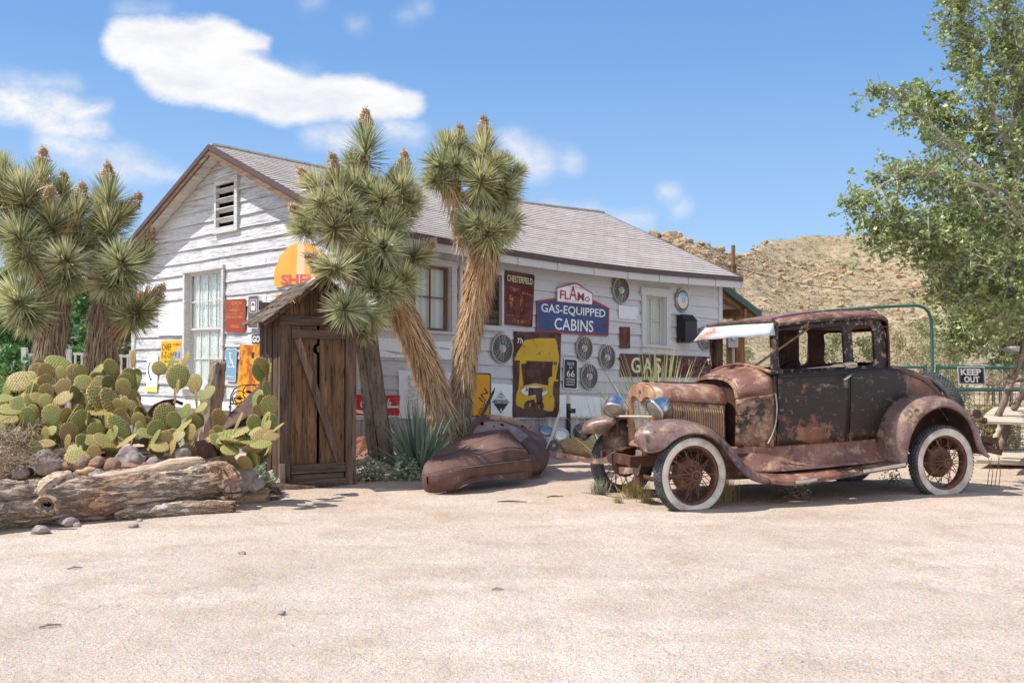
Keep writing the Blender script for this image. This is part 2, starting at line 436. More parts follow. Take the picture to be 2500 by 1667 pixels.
def m_bark(t):
    co = t.co(); v = t.map(co, (1.4, 6, 6)); a = t.noise(2.2, 7, .68, v, dist=.9); vv = t.voro(3.2, t.vm('ADD', t.map(co, (.9, 6, 6)), t.noise(2.2, 5, .7, t.map(co, (1, 3, 3)), col=True)), feature='DISTANCE_TO_EDGE')
    c = t.ramp(a, [(.3, lin('#9c8470')), (.5, lin('#c6b19c')), (.7, lin('#e6dccd'))])
    c = t.mix(t.ramp(vv, [(0, .6), (.055, 0)]), c, lin('#5a4638'))
    c = t.mix(t.ramp(t.noise(1.5, 3, .5, co), [(.5, 0), (.7, .5)]), c, lin('#a9754d'))
    return dict(color=c, rough=.95, normal=t.bump(t.math('ADD', t.ramp(vv, [(0, 0), (.2, 1)]), a), 1.0, .03), spec=.1)
BARK = mat('split_log_bark', m_bark)
BAREWOOD = woodmat('bare_log_wood', lin('#a08468'), lin('#cbb397'), lin('#dccab2'), ax=0, sc=.8, crack=.55)

def m_shingle(t):
    co = t.co(); br = t.n('ShaderNodeTexBrick'); br.offset = .5; br.inputs['Scale'].default_value = 1
    t.put(br.inputs['Vector'], t.map(co, (1, 1, 1), (0, .3, 0)))
    br.inputs['Brick Width'].default_value = .33; br.inputs['Row Height'].default_value = .1308
    br.inputs['Mortar Size'].default_value = .006; br.inputs['Mortar Smooth'].default_value = .2
    br.inputs['Color1'].default_value = (*lin('#b5aca4'), 1); br.inputs['Color2'].default_value = (*lin('#cec6bd'), 1); br.inputs['Mortar'].default_value = (*lin('#4b4542'), 1)
    c = t.mix(t.math('MULTIPLY', t.noise(90, 3, .7, co), .5), br.outputs[0], lin('#b8aba3'))
    c = t.mix(t.ramp(t.noise(1.2, 4, .6, co), [(.4, .3), (.65, 0)]), c, lin('#ab9d95'))
    return dict(color=c, rough=.95, normal=t.bump(t.noise(160, 2, .7, co), .5, .004), spec=.15)
SHINGLE = mat('asphalt_shingles', m_shingle)

def plain(name, c, rough=.6, metal=0, nz=.0, sc=8, dark=.6, spec=.4, bump=0):
    def f(t):
        col = c; d = dict(rough=rough, metal=metal, spec=spec)
        if nz:
            a = t.noise(sc, 6, .65); col = t.mix(t.ramp(a, [(.38, nz), (.6, 0)]), c, tuple(q * dark for q in c))
        if bump: d['normal'] = t.bump(t.noise(sc * 3, 4, .6), bump, .01)
        d['color'] = col; return d
    return mat(name, f)
BROWN_METAL = plain('brown_drip_edge', lin('#5d4a45'), .5, 0, .4, 5)
DARK = plain('dark_recess', (.012, .01, .009), .95, spec=0)
BLACK = plain('black_paint', (.018, .018, .02), .45, 0, .3, 12)
GLASS = mat('old_window_glass', lambda t: dict(color=(.9, .95, .95), rough=.04, trans=1.0, ior=1.15, spec=.7, alpha=.28))
CURTAIN = mat('pale_curtain', lambda t: dict(color=t.ramp(t.wave(2.5, t.map(t.co(), (1, 1, 0)), 2.5, 2), [(0, lin('#cdd8d2')), (1, lin('#eaf1ea'))]), rough=.9))
BLIND = mat('slatted_blind', lambda t: dict(color=t.ramp(t.wave(9, t.co(), 0, 0, 'Z'), [(0, lin('#a9b0a4')), (.6, lin('#d4d5cb'))]), rough=.8))
SASH = sidingmat('brown_sash_wood', lin('#8a6455'), lin('#5b4438'), .05)
def m_corr(t):
    co = t.co(); x, y, z = t.sep(co); a = t.noise(3, 5, .6, t.map(co, (1, 1, .3)))
    c = t.ramp(a, [(.35, lin('#8f8f8e')), (.6, lin('#c3c6c9'))]); c = t.mix(t.ramp(t.noise(2.2, 5, .7, t.map(co, (2, 2, .6))), [(.52, 0), (.68, .8)]), c, lin('#7a5f4c'))
    return dict(color=c, rough=.5, metal=.35)
CORR = mat('corrugated_tin', m_corr)

# paint with rust on sheet metal: mask by noise, edges given by noise only
def signmat(name, paint, rust=lin('#5a2d1d'), amt=.5, sc=6, rough=.45, streak=True, paint2=None):
    def f(t):
        co = t.co(); a = t.noise(sc, 7, .68, co); b = t.noise(sc * .35, 3, .6, co); d = t.noise(sc * 4, 5, .7, t.map(co, (1, 1, .35)) if streak else co)
        m = t.math('ADD', t.math('MULTIPLY', a, .6), t.math('MULTIPLY', b, .4)); m = t.ramp(m, [(1 - amt - .03, 0), (1 - amt + .03, 1)])
        p = paint if paint2 is None else t.mix(t.ramp(b, [(.4, 0), (.6, 1)]), paint, paint2)
        p = t.mix(t.ramp(d, [(.32, .35), (.5, 0)]), p, tuple(q * .55 for q in paint))
        rc = t.mix(d, rust, tuple(q * 2.0 for q in rust))
        return dict(color=t.mix(m, p, rc), rough=t.math('MULTIPLY_ADD', m, .4, rough), normal=t.bump(m, .3, .002))
    return mat(name, f)
WHITE_EN = signmat('white_enamel', lin('#f1f2f4'), amt=.33)
WHITE_EN2 = signmat('chipped_white_enamel', lin('#e2e3e4'), amt=.42)
BLUE_EN = signmat('blue_enamel', lin('#34487c'), amt=.40, paint2=lin('#2b3e70'))
YEL_EN = signmat('rusty_yellow_enamel', lin('#e6ac1e'), rust=lin('#8a3d14'), amt=.49, sc=3.5, paint2=lin('#d98d1c'))
SHELL_EN = signmat('orange_yellow_enamel', lin('#eba637'), amt=.33, paint2=lin('#f0b04a'))
SHELL_RED = signmat('faded_red_enamel', lin('#cf5d55'), amt=.3)
OCHRE = signmat('ochre_paint', lin('#d2ac0c'), rust=lin('#4a2a20'), amt=.40, sc=9, paint2=lin('#c9a009'))
RUSTBOARD = signmat('brown_rust_board', lin('#54342c'), rust=lin('#3d221a'), amt=.5, sc=4)
CHEST = signmat('red_rust_sheet', lin('#5f2417'), rust=lin('#47190f'), amt=.5, sc=5)
MAROON = signmat('maroon_enamel', lin('#4f1714'), rust=lin('#2f120e'), amt=.42, sc=4)
CREAM = signmat('cream_letters', lin('#d8d8b2'), rust=lin('#6b3a24'), amt=.38, sc=14)
TANLET = signmat('worn_tan_letters', lin('#c9a372'), rust=lin('#6a2c1a'), amt=.49, sc=22)
ORNG = signmat('worn_orange_letters', lin('#c07f3c'), rust=lin('#5f2417'), amt=.5, sc=20)
DULLCREAM = signmat('dull_cream_letters', lin('#8d8a6a'), rust=lin('#4f1714'), amt=.52, sc=12)
WHLET = plain('white_letters', lin('#e9ebec'), .5)
REDLET = signmat('red_letters', lin('#a32320'), amt=.33, sc=12)
BLKLET = plain('black_letters', (.02, .02, .022), .5)
COKE = signmat('red_enamel', lin('#c01c1c'), amt=.34)
YEL_SIGN = plain('road_sign_yellow', lin('#e6a015'), .4, 0, .15, 10)
BLUE_SIGN = plain('pale_blue_sign', lin('#7fa6c4'), .45, 0, .25, 10, .8)
BROWN_SIGN = plain('brown_grey_sign', lin('#6b5c5e'), .4, 0, .15, 10)
GREY_PAINT = plain('grey_paint', lin('#b4b6b8'), .5, 0, .2, 10)
FAINT = plain('faded_lettering', lin('#d3cfc3'), .6)
VAND = signmat('orange_red_sheet', lin('#a04226'), rust=lin('#6e2a18'), amt=.45, sc=6)
VANDL = signmat('faded_orange_letters', lin('#e09a55'), rust=lin('#a04226'), amt=.45, sc=25)
CHIEFY = plain('bright_yellow_paint', lin('#f2b526'), .45, 0, .1, 8)
PALEY = plain('pale_yellow_paint', lin('#e6dc86'), .5, 0, .2, 8)
PALEGREY = plain('pale_grey_paint', lin('#a9b0b8'), .5)
REDW = plain('red_paint_panel', lin('#c6452f'), .5, 0, .2, 8)

def chrome(name, c, rough=.18):
    def f(t):
        a = t.noise(14, 4, .6); return dict(color=t.mix(t.ramp(a, [(.5, 0), (.7, .5)]), c, tuple(q * .5 for q in c)), rough=t.math('MULTIPLY_ADD', a, .25, rough - .08), metal=1.0)
    return mat(name, f)
CHROME = chrome('polished_chrome', (.70, .70, .70), .24)
CHROME_OLD = chrome('dull_chrome', (.55, .54, .5), .3)
WIRE = chrome('wire_spoke_metal', (.5, .48, .44), .35)

def rustmat(name, base, dark, light, spk, blk=.0, sc=3, rough=.55, hscr=False, lo=.5):
    def f(t):
        co = t.co(); a = t.noise(sc, 7, .65, co, dist=.4); b = t.noise(sc * 5, 6, .7, co); d = t.noise(sc * .6, 4, .6, co)
        s = t.noise(sc * 2.2, 6, .72, t.map(co, (1, 1.5, 3.2) if hscr else (1, 1, 1)))
        c = t.ramp(a, [(.3, dark), (.55, base), (.75, light)])
        if blk: c = t.mix(t.ramp(t.math('ADD', t.math('MULTIPLY', d, .6), t.math('MULTIPLY', b, .4)), [(1 - blk - .04, 0), (1 - blk + .04, .93)]), c, (.02, .017, .016))
        c = t.mix(t.ramp(s, [(1 - spk - .02, 0), (1 - spk + .07, .85)]), c, lo and t.mix(b, lin('#8f6a4f'), lin('#c3ab90')))
        c = t.mix(t.ramp(b, [(.3, .4), (.45, 0)]), c, tuple(q * .5 for q in dark))
        return dict(color=c, rough=t.math('MULTIPLY_ADD', b, .3, rough - .1), normal=t.bump(t.math('ADD', a, b), .18, .006), spec=.35)
    return mat(name, f)
RUST = rustmat('rusted_body_metal', lin('#825a4d'), lin('#5c4038'), lin('#a37d6c'), .46, .38, 3.4, .40)
RUST_F = rustmat('rusted_fender_metal', lin('#806760'), lin('#5b4641'), lin('#a88d82'), .45, .43, 3.2, .32)
RUST_DK = rustmat('dark_rust', lin('#56382d'), lin('#33231e'), lin('#775343'), .36, 0, 6, .65)
PATINA = rustmat('black_and_rust_patina', lin('#80563f'), lin('#47312a'), lin('#a9835f'), .40, .64, 2.6, .42, True)
PATINA_C = rustmat('rust_and_black_patina', lin('#85624e'), lin('#5a4033'), lin('#b1927a'), .48, .47, 4.5, .42)
HOODM = rustmat('rusted_hood_metal', lin('#976a59'), lin('#6f4c40'), lin('#b8937d'), .50, .38, 4.5, .38)
SHELLM = rustmat('tan_rust_metal', lin('#a27a5a'), lin('#76523f'), lin('#bd9a76'), .42, 0, 7, .45)
JUNK = rustmat('brown_rusted_steel', lin('#6e5248'), lin('#523b33'), lin('#8b6d5f'), .36, 0, 3, .66)
WHEELR = rustmat('rusted_wheel_metal', lin('#74503f'), lin('#4a3229'), lin('#967058'), .36, 0, 9, .55)
VISOR = signmat('flaking_white_visor', lin('#b9c3cb'), rust=lin('#8a6655'), amt=.455, sc=6)
def m_tyre(t):
    a = t.noise(12, 4, .6); return dict(color=t.ramp(a, [(.3, (.035, .036, .038)), (.7, (.13, .13, .132))]), rough=.8)
TYRE = mat('tyre_rubber', m_tyre)
WWALL = mat('whitewall_rubber', lambda t: dict(color=t.ramp(t.noise(6, 5, .6), [(.35, lin('#a89b8f')), (.6, lin('#d8cfc5'))]), rough=.7))
def m_grille(t):
    co = t.co(); x, y, z = t.sep(co)
    w = t.math('SINE', t.math('MULTIPLY', y, 420)); w2 = t.math('SINE', t.math('MULTIPLY', z, 300))
    h = t.math('MULTIPLY_ADD', w2, .4, w); a = t.noise(25, 4, .6, t.map(co, (1, 1, .4)))
    c = t.mix(t.ramp(h, [(.1, .75), (.7, 0)]), t.ramp(a, [(.35, lin('#8d8577')), (.6, lin('#d0c9bb'))]), lin('#3b342c'))
    return dict(color=c, rough=.5, metal=.4, normal=t.bump(h, .5, .003))
def m_bodyside(t):
    co = t.co(); x, y, z = t.sep(co); a = t.noise(3, 7, .65, co, dist=.4); b = t.noise(14, 6, .7, co); d = t.noise(2.0, 4, .6, co)
    s = t.noise(4.2, 9, .8, t.map(co, (1, 1.5, 2.6)), dist=.5); s2 = t.noise(9, 6, .75, t.map(co, (2.5, 1, 1), rot=(0, .9, 0)))
    rust = t.ramp(a, [(.3, lin('#4d342c')), (.55, lin('#7b5040')), (.75, lin('#a87f60'))])
    gx = t.n('ShaderNodeMapRange'); t.put(gx.inputs[0], x); gx.inputs[1].default_value = 2.05; gx.inputs[2].default_value = 2.55; gx.inputs[3].default_value = .085; gx.inputs[4].default_value = -.12
    gz = t.n('ShaderNodeMapRange'); t.put(gz.inputs[0], z); gz.inputs[1].default_value = .62; gz.inputs[2].default_value = .86; gz.inputs[3].default_value = -.10; gz.inputs[4].default_value = .03
    m = t.math('ADD', t.math('ADD', t.math('MULTIPLY', d, .6), t.math('MULTIPLY', b, .4)), t.math('ADD', gx.outputs[0], gz.outputs[0]))
    c = t.mix(t.ramp(m, [(.485, 0), (.53, .96)]), rust, t.mix(b, (.009, .008, .008), (.026, .022, .02)))
    c = t.mix(t.ramp(s, [(.57, 0), (.66, .8)]), c, t.mix(b, lin('#7a6350'), lin('#b9a68e')))
    c = t.mix(t.ramp(s2, [(.62, 0), (.66, .7)]), c, lin('#a58d74'))
    return dict(color=c, rough=t.math('MULTIPLY_ADD', b, .35, .28), normal=t.bump(t.math('ADD', a, b), .2, .006), spec=.4)
BODYSIDE = mat('scraped_black_body_paint', m_bodyside)
GRILLE = mat('radiator_core', m_grille)
LENS = mat('headlamp_lens', lambda t: dict(color=(.5, .47, .40), rough=t.math('MULTIPLY_ADD', t.wave(40, t.co(), 0, 0, 'Y'), .1, .12), trans=.55, spec=.6, metal=.0, normal=t.bump(t.wave(30, t.co(), 0, 0, 'Y'), .4, .004)))
GREEN_PIPE = plain('green_pipe_paint', lin('#3f6f66'), .4, 0, .3, 10)
WIREMESH = plain('dark_fence_wire', lin('#4d4640'), .6, .4)
WHITE_FENCE = plain('white_fence_paint', lin('#dad9d5'), .6, 0, .3, 6, .8)

# plants
def leafmat(name, c1, c2, c3, rough=.45, tip=None):
    def f(t):
        r = t.rnd(); c = t.ramp(r, [(0, c1), (.5, c2), (1, c3)])
        c = t.mix(t.math('MULTIPLY', t.orand(), .35), c, c2)
        return dict(color=c, rough=rough, spec=.4)
    return mat(name, f)
L_JOSH = leafmat('leaf_joshua', lin('#7b7e55'), lin('#c0bf8b'), lin('#f3eec8'), .27)
L_JOSH2 = leafmat('leaf_joshua_dark', lin('#6d7554'), lin('#b0b485'), lin('#e6e2ba'), .27)
L_DEAD = leafmat('leaf_dead_thatch', lin('#a98057'), lin('#dab78a'), lin('#f5e2c0'), .5)
L_DEADG = leafmat('leaf_grey_thatch', lin('#857260'), lin('#bca78d'), lin('#e0cfb2'), .6)
L_FLOWER = leafmat('leaf_dried_flower', lin('#a5896a'), lin('#cdb491'), lin('#ead8b8'), .7)
L_TREE = leafmat('leaf_tree', lin('#667a44'), lin('#8d9e5b'), lin('#c8cd98'), .36)
L_BUSH = leafmat('leaf_bush', lin('#3f6a34'), lin('#5d8a48'), lin('#8fb06c'), .5)
L_SCRUB = leafmat('leaf_scrub', lin('#6d7450'), lin('#8b8d64'), lin('#aca880'), .7)
L_DRYSCRUB = leafmat('leaf_dry_scrub', lin('#8f8660'), lin('#aca27a'), lin('#c8bf9a'), .8)
L_SAGE = leafmat('leaf_sage', lin('#858c74'), lin('#a7ad93'), lin('#cccfb4'), .6)
L_YUCCA = leafmat('leaf_yucca', lin('#566a62'), lin('#7c8f7d'), lin('#adb592'), .4)
L_YUCCA2 = leafmat('leaf_pale_yucca', lin('#9aa46a'), lin('#b9bb80'), lin('#d9d09c'), .45)
L_GRASS = leafmat('leaf_dry_grass', lin('#a3925c'), lin('#c2b07a'), lin('#dccb98'), .6)
PURPLE = leafmat('leaf_purple_flower', lin('#6f6c8e'), lin('#8a87a6'), lin('#a5a3b8'), .6)
def m_trunk(t):
    a = t.noise(9, 6, .7, t.map(t.co(), (1, 1, .4))); return dict(color=t.ramp(a, [(.3, lin('#4d3c2e')), (.6, lin('#8d755c'))]), rough=.95, normal=t.bump(a, .8, .02))
TRUNK = mat('fibrous_trunk', m_trunk)
TWIG = plain('pale_twig_bark', lin('#b3a898'), .8, 0, .5, 6)
def m_pad(t):
    co = t.co(); d = t.voro2(5.4, co, .35); o = t.orand(); a = t.noise(6, 4, .6, co)
    x, y, z = t.sep(co)
    c = t.ramp(o, [(0, lin('#6f7a3e')), (.35, lin('#8b9150')), (.7, lin('#a29e5c')), (1, lin('#8b925a'))])
    c = t.mix(t.ramp(a, [(.45, 0), (.75, .6)]), c, lin('#b3a55e'))
    c = t.mix(t.math('MULTIPLY', t.ramp(t.math('ADD', a, t.math('MULTIPLY', o, .35)), [(.72, 0), (.82, 1)]), .7), c, lin('#a2744a'))
    rr = t.vm('LENGTH', t.comb(x, y, 0), out='Value')
    c = t.mix(t.ramp(rr, [(.84, 0), (.97, .8)]), c, lin('#b7924f'))
    c = t.mix(t.ramp(d, [(.20, .95), (.30, 0)]), c, lin('#3d371d'))
    return dict(color=c, rough=.6, normal=t.bump(t.ramp(d, [(0, 1), (.25, 0)]), .6, .04), spec=.3)
PADM = mat('prickly_pear_skin', m_pad)
SPINE = plain('cactus_spines', lin('#d8c08a'), .6)
# ------------------------------------------------------------------ ground
def mound(x, y):
    a = smooth01(1 - math.hypot((x + 4.3) / 2.2, (y - 10.2) / 1.9)) * .75
    return min(.33, a)
def gh(x, y):
    h = .012 * MN.noise(Vector((x * .6, y * .6, 0))) + .006 * MN.noise(Vector((x * 2.3, y * 2.3, 5)))
    h += .006 * MN.noise(Vector((x * 5, y * 7, 9)))
    h += mound(x, y)
    h += .03 * smooth01(1 - math.hypot((x - 4.2) / 1.5, (y - 9.6) / 1.2))
    return h
def build_ground():
    def ax(a, b, c, d, n1, n2):      # coarse, fine, coarse
        o = [a + (b - a) * (1 - (1 - i / n1) ** 3) for i in range(n1)]
        o += [b + (c - b) * i / n2 for i in range(n2)]
        o += [c + (d - c) * (i / n1) ** 3 for i in range(n1 + 1)]
        return o
    xs = ax(-1500, -8, 9, 1500, 14, 190); ys = [-200, -60, -20, -6, 0] + [1 + i * .07 for i in range(200)] + [15 + .4 * i for i in range(30)] + [27 + (i / 12) ** 3 * 1600 for i in range(1, 13)]
    nx, ny = len(xs), len(ys)
    mb = MB()
    mb.grid(lambda u, v: (xs[round(u * (nx - 1))], ys[round(v * (ny - 1))], gh(xs[round(u * (nx - 1))], ys[round(v * (ny - 1))])), nx, ny)
    return tag(mb.build('ground', SAND, angle=None), kind='structure')
build_ground()
BED_BROWN = mat('dark_bed_brown', lambda t: dict(color=t.mix(t.ramp(t.noise(25, 5, .7), [(.4, .8), (.6, 0)]), t.ramp(t.noise(6, 4, .6), [(.35, lin('#5c4a3c')), (.65, lin('#8a745f'))]), lin('#3d3026')), rough=.95, normal=t.bump(t.noise(30, 5, .7), .9, .03), spec=.1))  # mottled dark brown for the sheet laid over the cactus bed
_m = MB()
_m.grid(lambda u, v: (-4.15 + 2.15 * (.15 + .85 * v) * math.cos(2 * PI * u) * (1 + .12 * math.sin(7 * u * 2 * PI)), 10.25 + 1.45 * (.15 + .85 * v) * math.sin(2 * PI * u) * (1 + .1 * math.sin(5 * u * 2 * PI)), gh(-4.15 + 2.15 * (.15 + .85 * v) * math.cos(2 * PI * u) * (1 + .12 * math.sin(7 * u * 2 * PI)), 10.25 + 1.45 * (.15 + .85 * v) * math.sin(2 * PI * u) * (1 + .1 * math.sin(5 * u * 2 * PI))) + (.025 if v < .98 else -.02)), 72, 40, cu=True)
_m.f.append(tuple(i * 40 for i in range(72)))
tag(_m.build('cactus_bed_sheet', BED_BROWN, angle=None), kind='structure')
# pebbles and grit lying about the yard
def build_pebbles():
    mb = MB(); r = random.Random(3)
    for i in range(9000):
        y = 3.2 + 8.0 * r.random() ** 1.5; x = r.uniform(-.56, .56) * y
        s = r.uniform(.002, .005) * (.6 + y * .09)
        if r.random() < .01: s *= 1.9
        c = Vector((x, y, gh(x, y) + s * .25)); o = len(mb.v)
        for q in ico(1)[0][:12]: mb.v.append(c + Vector((q.x * s * r.uniform(.7, 1.3), q.y * s * r.uniform(.7, 1.3), q.z * s * .6)))
        a = [c + Vector((math.cos(k * 1.26 + i) * s, math.sin(k * 1.26 + i) * s * .8, -s * .3)) for k in range(5)] + [c + Vector((0, 0, s * .7))]
        mb.v = mb.v[:o]; mb.add(a, [(k, (k + 1) % 5, 5) for k in range(5)])
    tag(mb.build('pebbles', GRIT, angle=None, smooth=False), 'small pebbles and grit scattered over the sandy yard', 'pebbles', kind='stuff')
GRIT = mat('pebble_stone', lambda t: dict(color=t.ramp(t.rnd(), [(0, lin('#8a7768')), (.5, lin('#b9a592')), (1, lin('#dccfc0'))]), rough=.9))
build_pebbles()
def twig(u, v, L, a, lab):
    Y = 1.28 * FPX / (v - 892); p = at(u, v, Y); p.z = gh(p.x, p.y) + .006
    d = Vector((math.cos(a), math.sin(a), 0))
    mb = MB(); mb.tube([p - d * L / 2, p - d * L * .1 + Vector((0, 0, .008)), p + d * L / 2], [.004, .007, .003], 6)
    tag(mb.build('twig', RUST_DK if L > .15 else STICK, loc=tuple(p), rotz=0), lab, 'twig')
twig(1215, 1438, .07, .1, 'short brown twig lying alone on the open sand in the middle foreground')
twig(1250, 1226, .28, -.05, 'long thin twig on the sand just in front of the rusted body shell')
twig(1355, 1213, .17, .3, 'short dark twig on the sand left of the old coupe')
twig(183, 1386, .09, .5, 'little bent twig on the sand below the big log')
twig(122, 1528, .1, .6, 'pale curved twig on the sand at the lower left')
for u, v, s, lab in [(592, 1350, .022, 'small pale stone alone on the sand below the outhouse'), (688, 1494, .018, 'tiny dark stone on the foreground sand left of the centre'), (166, 1282, .07, 'grey stone resting against the big log underneath its knot'),
                     (188, 1284, .03, 'small pale stone in front of the grey stone by the big log'), (326, 1287, .035, 'lumpy little stone on the sand below the middle of the big log'), (340, 1272, .022, 'small flat stone tucked under the big log'),
                     (100, 1300, .06, 'flat brown stone under the left part of the big log')]:
    Y = 1.28 * FPX / (v - 892); p = at(u, v, Y); p.z = gh(p.x, p.y)
    mb = MB(); mb.rock(p + Vector((0, 0, s * .4)), (s * 1.3, s, s * .75), 2, seed=u * .1)
    tag(mb.build('stone', ROCK_GREY, loc=tuple(p)), lab, 'stone')

# ------------------------------------------------------------------ hillside
RIDGE = [(-2500, 880), (0, 860), (500, 800), (1000, 690), (1300, 610), (1500, 592), (1580, 588), (1610, 575), (1640, 568), (1668, 574), (1700, 592), (1740, 602), (1770, 612), (1812, 624), (1835, 606), (1860, 590), (1900, 583), (1960, 577), (2050, 574), (2150, 568), (2300, 564), (2500, 560), (2900, 570), (3600, 640), (5000, 860)]
def ridgeE(u): return (892 - interp(u, RIDGE)) / FPX
def ridgeY(u): return lerp(92, 165, smooth01((u - 1700) / 320))
Y0 = 27.0
def hillh(t, y):
    u = 1250 + t * FPX; Yr = ridgeY(u); E = ridgeE(u)
    s = max(0, (y - Y0) / (Yr - Y0))
    if s <= 1:
        S = s ** .85; h = 1.28 * S + y * E * S
    else:
        h = (1.28 + Yr * E) - (y - Yr) * .12
    n = MN.fractal(Vector((t * y * .11, y * .11, 3)), 1.0, 2.0, 5) * min(1, s * 3)
    h += n * y * .0085 * (.35 if s > .9 else 1)
    if 1585 < u < 1720 and s < 1.05: h += .5 * abs(MN.noise(Vector((t * y * .8, y * .2, 1)))) * smooth01(s * 1.2)
    return h - .35 * (1 - smooth01(s * 14))
def build_hill():
    nt, ny = 300, 130; mb = MB()
    def P(u, v):
        t = -1.1 + 2.4 * u; y = Y0 - 3 + (v ** 1.5) * 215
        return (t * y, y, hillh(t, y))
    mb.grid(P, nt, ny)
    tag(mb.build('hillside', HILL, angle=None), kind='structure')
build_hill()
def build_hill_rocks():
    r = random.Random(5); mb = MB(); n = 0
    def rock(t, y, s, seed, fl=.65):
        me = ico(1); c = Vector((t * y, y, hillh(t, y) + s * .15)); sv = Vector((seed * 1.7, seed * .9, seed * .3)); o = len(mb.v)
        ex, ey, ez = r.uniform(.7, 1.5), r.uniform(.7, 1.2), fl * r.uniform(.7, 1.3); tl = r.uniform(-.5, .5)
        for q in me[0]:
            k = 1 + .5 * MN.noise(q * 1.3 + sv); x, z = q.x * ex, q.z * ez
            mb.v.append(c + Vector((x * math.cos(tl) - z * math.sin(tl), q.y * ey, x * math.sin(tl) + z * math.cos(tl))) * (s * k) - c * (s * k) + c if False else c + Vector((x * math.cos(tl) - z * math.sin(tl), q.y * ey, x * math.sin(tl) + z * math.cos(tl))) * (s * k))
        mb.f.extend(tuple(i + o for i in f) for f in me[1])
    while n < 4300:
        u = r.uniform(1480, 2620); t = (u - 1250) / FPX; s = r.random() ** .8; Yr = ridgeY(u); y = Y0 + 6 + (Yr - Y0 - 6) * s
        dens = .5 + .9 * MN.noise(Vector((t * y * .05, y * .05, 8)))
        v = 892 - (hillh(t, y) - 1.28) / y * FPX
        if 1580 < u < 1790 and v < 700: dens = 1.0
        if u > 1950 and v > 640: dens += .35
        if u > 1850 and v < 640: dens -= .45
        if r.random() > dens: continue
        px = r.uniform(2.0, 5.6) * (2.0 if r.random() < .10 else 1) * (1.25 if 1580 < u < 1790 and v < 660 else 1)
        rock(t, y, px * y / FPX, n * .37); n += 1
    # large outcrops
    for (u, v, w, k) in [(1640, 590, 16, 10), (1700, 625, 13, 8), (1600, 600, 12, 8), (1750, 640, 10, 6), (2142, 652, 12, 5), (2135, 668, 11, 4), (2205, 650, 12, 7), (2060, 660, 10, 4), (2250, 725, 16, 9), (2320, 700, 20, 6), (2350, 690, 18, 5), (2170, 735, 14, 7), (2290, 745, 15, 8), (2360, 760, 14, 7), (1980, 765, 12, 6), (2210, 760, 14, 6), (2420, 730, 14, 6), (2130, 640, 9, 3)]:
        Yr = ridgeY(u)
        for i in range(k):
            uu = u + r.gauss(0, w * 1.2); t = (uu - 1250) / FPX; vv = v + r.gauss(0, w * .7)
            lo, hi = Y0 + 2, Yr
            for _ in range(18):
                y = (lo + hi) / 2; pv = 892 - (hillh(t, y) - 1.28) / y * FPX
                if pv > vv: lo = y
                else: hi = y
            rock(t, y, w * r.uniform(.6, 1.1) * y / FPX, i * 1.3 + u, .95 if v < 680 else .7)
    tag(mb.build('hillside_boulders', GRANITE, angle=25), 'tan granite boulders strewn over the desert hillside', 'boulders', kind='stuff')
    # scrub on the slope
    mb = MB(); md = MB(); n = 0
    while n < 6500:
        u = r.uniform(1480, 2620); t = (u - 1250) / FPX; s = r.random() ** 1.15; Yr = ridgeY(u); y = Y0 - 1 + (Yr - Y0) * s
        if r.random() > .55 + .8 * MN.noise(Vector((t * y * .08, y * .08, 30))): continue
        px = r.uniform(2.2, 6) * (1.5 if r.random() < .1 else 1) * (1 + .6 * (1 - s)); S = px * (1.7 if n % 6 == 0 else 1) * y / FPX; c = Vector((t * y, y, hillh(t, y) + S * .3))
        B = md if r.random() < .38 else mb
        for i in range(26 if s < .5 else 16):
            d = Vector((r.gauss(0, 1), r.gauss(0, .6), abs(r.gauss(0, .75)))) * S * .62; q = S * r.uniform(.16, .34)
            a = Vector((r.uniform(-1, 1), r.uniform(-.5, .5), r.uniform(-.4, 1))).normalized() * q; b = Vector((r.uniform(-1, 1), r.uniform(-1, 1), r.uniform(-1, 1))).normalized() * q * .6
            B.add([c + d - a, c + d + b, c + d + a], [(0, 1, 2)])
        n += 1
    tag(mb.build('hillside_scrub', L_SCRUB, smooth=False), 'grey green desert scrub dotted over the hillside', 'scrub', kind='stuff')
    tag(md.build('dry_hillside_scrub', L_DRYSCRUB, smooth=False), 'straw coloured dry scrub dotted over the hillside', 'scrub', kind='stuff')
build_hill_rocks()
# ------------------------------------------------------------------ wooden house
HO = Vector((-2.083, 12.5, 0)); HA = math.atan2(.71, .704)
LEN, WID = 8.555, 6.2
FL = Matrix.Translation(HO) @ Matrix.Rotation(HA, 4, 'Z')                 # long wall: x along it, y into the house
FG = Matrix.Translation(HO) @ Matrix.Rotation(HA - PI / 2, 4, 'Z')        # gable wall: x from -6.2 to 0, y into the house
def px_on(fr, u, v, y=0.0):
    inv = fr.inverted(); o = inv @ Vector((0, 0, CAMH)); d = inv.to_3x3() @ ray(u, v)
    k = (y - o.y) / d.y; p = o + d * k; return p.x, p.z
def slope_k(z): return .036 - .0092 * (z - .6)
def warp(v):
    x, y, z = v; x = max(-.4, min(9, x)); zz = z - x * slope_k(z)
    if z > 2.4: zz -= .10 * math.sin(PI * max(0, min(1, x / 8.6))) * min(1, (z - 2.4) / .5)
    return Vector((v[0], y, zz))
def unwarp(x, z):
    return (z + .04152 * x) / (1 + .0092 * x)
def unw(fr, u, v, y=-.03):
    x, z = px_on(fr, u, v, y)
    return (x, unwarp(x, z)) if fr is FL else (x, z)
house = thing('wooden_house', 'old single storey house with peeling white boards, pitched shingle roof and walls covered in signs', 'house', tuple(HO), HA)
def hb(mb, name, m, parent=house, g=False, **k):
    """build a house part; g = points given in the gable frame"""
    if g: mb.v = [Vector((v.y, -v.x, v.z)) for v in mb.v]
    return mb.build(name, m, parent, post=warp, **k)
ROOFZ0, PITCHK = 3.05, 1.49 / 3.4
